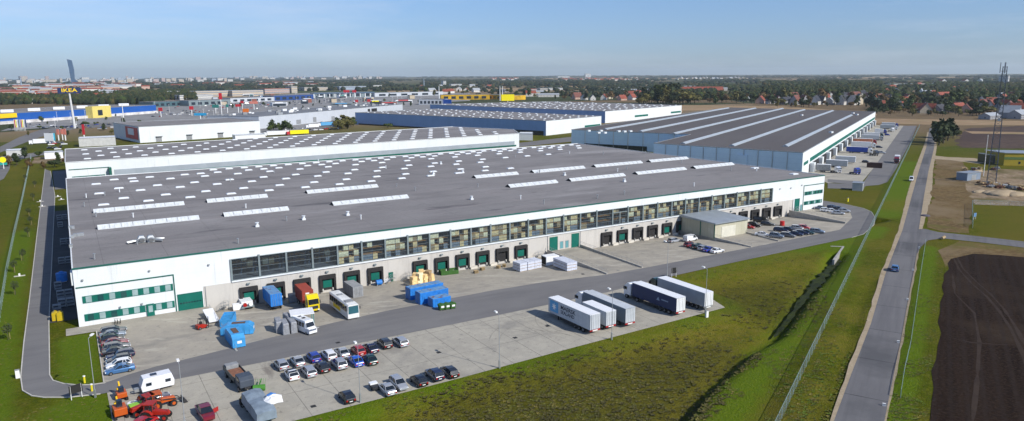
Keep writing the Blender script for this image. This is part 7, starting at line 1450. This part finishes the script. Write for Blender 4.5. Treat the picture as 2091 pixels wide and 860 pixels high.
slabsign(453, 235, 6, 190, 203, rs_, 'tall slim red-topped pylon among the shops'); slabsign(173, 290, 4, 254, 275, rs_, 'slim dark red banner left of the white poster store')
for i, (px, wp, y0_, y1_, m_) in enumerate(((329, 8, 220, 227, rs_), (392, 8, 217, 224, rs_), (487, 10, 213, 218, rs_), (495, 7, 206, 211, rs_), (503, 12, 222, 230, mat('orange sign face', (.65, .16, .02), .5)), (519, 16, 207, 212, mat('salmon sign face', (.6, .2, .15), .5)), (729, 6, 204, 209, rs_), (754, 7, 203, 208, rs_), (708, 12, 184, 189, rs_), (724, 8, 184, 189, rs_), (441, 14, 214, 220, mat('teal sign face', (.03, .2, .17), .5)), (465, 5, 213, 219, mat('teal sign face')), (410, 24, 231, 236, mat('cyan canopy', (.02, .3, .55), .5)), (120, 5, 264, 275, mat('salmon sign face')), (128, 4, 264, 274, mat('salmon sign face')), (134, 5, 263, 275, mat('salmon sign face')))):
    slabsign(px, y1_+12, wp, y0_, y1_, m_, '%s sign panel on a post among the shops, %s in the list from left' % (m_.name.split()[0], ordw(i)))
relabel([o for o in C.objects if o.get('label', '').endswith('in the list from left')], lambda o: o['label'].split(' sign')[0]+' sign panel on a post', 'among the shops'); 
for px, py, yt, l in ((1075, 200, 176, 'white twin-topped pylon above the yellow clad shops'), (898, 208, 176, 'thin white mast left of the yellow clad shops'), (828, 208, 188, 'blue grey tower structure on the pale low store')):
    pass
for i, (px, py, yt) in enumerate(((1021, 206, 176), (1026, 206, 176), (897, 207, 176), (253, 250, 214), (44, 178, 158), (866, 182, 160))):
    x, y = G(px, py); hh = ztop(px, py, yt); t = thing('flag_mast' if i < 4 else 'spire', (x, y, 0), 0, 'slender pale mast rising above the buildings, %s from the left' % ordw([3, 4, 2, 1, 0, 5][i] if 0 else [4, 5, 3, 1, 0, 2][i]), 'mast'); b = MB(); b.cyl((0, 0, 0), (0, 0, hh), math.hypot(x, y)*.0008, 8, math.hypot(x, y)*.0004); b.build('shaft', plate if i < 4 else pal[2], t); b = MB(); b.cyl((0, 0, hh), (0, 0, hh*1.03), math.hypot(x, y)*.0009, 6, .02); b.build('tip', galv, t)
for i in range(9):
    px = 31+i*2.7; x, y = G(px, 268); t = thing('flag', (x, y, 0), .3, '%s of the coloured banner flags in front of the blue store, counted from the left' % ordw(i), 'flag', 'banner flags in front of the blue store'); b = MB(); b.cyl((0, 0, 0), (0, 0, 11), .12, 6); b.build('pole', plate, t); b = MB(); b.box(.1, -.03, 3.5, 1.3, .03, 10.6); b.build('banner', [rs_, by, whitep, mat('sign dark blue'), skyb][i % 5], t)
# low shop units between the big stores
su = []; ucol = [pale, tealm, mat('sand shop wall', (.5, .42, .3), .8), mat('brick shop wall', (.28, .1, .07), .8), whitep, mat('dark shop wall', (.05, .06, .08), .6)]
for i in range(34):
    px = rr.uniform(300, 850); py = rr.uniform(198, 221)-(px-300)/550*8; x, y = G(px, py); w_ = rr.uniform(10, 34); d_ = rr.uniform(8, 16); h = rr.uniform(3.5, 7.5); t = thing('shop_unit', (x, y, 0), R(rr.choice((-12, 0, 4, 80))), 'x', 'shop', 'low shop units'); su.append(t); m_ = rr.choice(ucol); t['rf'] = m_.name.split()[0]
    b = MB(); b.box(-w_/2, -d_/2, 0, w_/2, d_/2, h); b.build('wall', m_, t); b = MB(); b.box(-w_/2-.3, -d_/2-.3, h, w_/2+.3, d_/2+.3, h+.4); b.build('roof', rr.choice((galv, roofm, roofd, whitep)), t); b = MB(); b.box(-w_/2+1, -d_/2-.1, .6, w_/2-1, -d_/2, h*.6); b.build('shop_window', glassd, t)
    b = MB(); b.box(-w_/3, -d_/2-.3, h*.68, w_/4, -d_/2-.05, h*.98); b.build('fascia_sign', rr.choice((rs_, by, whitep, mat('sign dark blue'), mat('teal sign face'), skyb)), t)
relabel(su, lambda o: 'low %s walled shop unit' % o['rf'], 'among the stores')
# thin lamp columns and small trees that break up the car parks
lp = None
for i in range(44):
    px = rr.uniform(60, 860); py = rr.uniform(206, 262) if px < 520 else rr.uniform(198, 216); x, y = G(px, py); dd = math.hypot(x-CX, y-CY)
    if lp is None:
        lp = thing('car_park_lamp', (0, 0, 0)); b = MB(); b.cyl((0, 0, 0), (0, 0, 11), .16, 6, .1); b.build('pole', plate, lp); b = MB(); b.box(-1.0, -.2, 10.9, 1.0, .2, 11.15); b.build('lamp_head', plate, lp); o = lp
    else: o = copy_tree(lp)
    place(o, (x, y, 0), rr.uniform(0, 3), 'x', 'street lamp', 'slim car park lamps')
relabel([o for o in C.objects if o.get('group') == 'slim car park lamps'], 'slim pale lamp column', 'in the car parks')
scatter(26, 430, 860, 204, 222, 4, 7, 'small car park trees', (0, 1, 4), 21, 1.2)
scatter(14, 60, 300, 238, 262, 4, 7, 'roadside trees by the yellow entrance', (0, 1, 2), 22, 1.2)
# parked cars around the shops (a body with glass, small in the photo)
cs = {}
def small_car(c_, x, y, deg):
    if c_ not in cs:
        b = MB(); b.rings([[(x_, -w_, .25), (x_, -w_, zz), (x_, w_, zz), (x_, w_, .25)] for x_, w_, zz in ((-2.1, .8, .8), (-1.9, .87, .95), (1.0, .87, .95), (2.1, .75, .65))]); b.cur = 1; b.rings([[(-1.7, -.78, .95), (-1.7, .78, .95), (1.0, .78, .95), (1.0, -.78, .95)], [(-1.3, -.62, 1.4), (-1.3, .62, 1.4), (.3, .62, 1.4), (.3, -.62, 1.4)]]); b.cur = 0; b.box(-1.3, -.62, 1.4, .3, .62, 1.44)
        o = b.build('parked_car', [paint(c_), cglass]); cs[c_] = o
    else: o = cs[c_].copy(); C.objects.link(o)
    o.location = (x, y, .05); o.rotation_euler = (0, 0, R(deg)); o['category'] = 'car'; o['group'] = 'cars parked around the shops'; o['cl'] = c_; return o
rr = random.Random(9); sm = []
for x0, x1, ya, yb, n in ((290, 430, 226, 240, 34), (60, 240, 255, 264, 30), (440, 560, 205, 224, 40), (560, 760, 203, 213, 44), (640, 730, 236, 252, 16), (560, 700, 258, 268, 14), (95, 132, 292, 306, 12), (340, 620, 212, 222, 26)):
    for i in range(n): px = x0+(x1-x0)*(i+rr.random())/n; py = ya+(yb-ya)*rr.random(); gx, gy = G(px, py); sm.append(small_car(rr.choice(('white', 'silver', 'silver', 'white', 'black', 'grey', 'red', 'blue', 'darkblue', 'darkgrey')), gx, gy, rr.choice((0, 5, 90, 95))))
relabel(sm, lambda o: 'small %s car' % o['cl'].replace('darkblue', 'navy').replace('darkgrey', 'dark grey'), 'around the shops')
# a yellow and red lorry and white trucks behind the second warehouse
for px, py, L_, m_, l in ((592, 276, 16, by, 'yellow lorry trailer with a red cab end behind the second warehouse'), (655, 258, 14, skyb, 'sky blue lorry in front of the pale grey hall'), (630, 262, 10, whitep, 'white van trailer in front of the pale grey hall'), (545, 278, 20, whitep, 'white trailer behind the second warehouse'), (68, 295, 10, whitep, 'white lorry on the left street')):
    x, y, z = P(px, py); t = thing('box_lorry', (x, y, 0), R(3), l, 'lorry'); b = MB(); b.box(0, -1.25, .8, L_, 1.25, 3.9); b.build('box_body', m_, t); b = MB(); b.box(-2.6, -1.2, .4, -.3, 1.2, 3.0); b.build('cab', rs_ if m_ is by else whitep, t); wheels(t, (-1.5, L_*.75, L_*.85))
x, y, z = P(8, 345); t = thing('yellow_inflatable', (x, y, 0), 0, 'yellow round sign above teal panels at the far left edge', 'sign'); b = MB(); b.cyl((0, 0, 0), (0, 0, 4), .2, 8); b.build('pole', plate, t); b = MB(); b.cyl((0, -.2, 5), (0, .2, 5), 1.6, 16); b.build('disc', by, t); b = MB(); b.box(-1.8, -.15, 2.2, 1.8, .15, 3.4); b.build('panel', mat('teal green panel', (.01, .3, .25), .5), t)
relabel(TR, lambda o: {'trees': 'bushy'}.get('x', 'bushy')+' '+o['lm']+' tree', 'x')
for gname in set(o['group'] for o in TR):
    relabel([o for o in TR if o['group'] == gname], lambda o: o['lm']+' tree', 'among the '+gname)
for o in C.objects:
    for k_ in ('lm', 'rf', 'cl'):
        if k_ in o.keys(): del o[k_]
    if o.parent is not None:
        for k_ in ('category', 'group'):
            if k_ in o.keys(): del o[k_]
for o in [o for o in C.objects if o.location.z < -40 and o.parent is None]:
    for ch in list(o.children): bpy.data.objects.remove(ch)
    bpy.data.objects.remove(o)
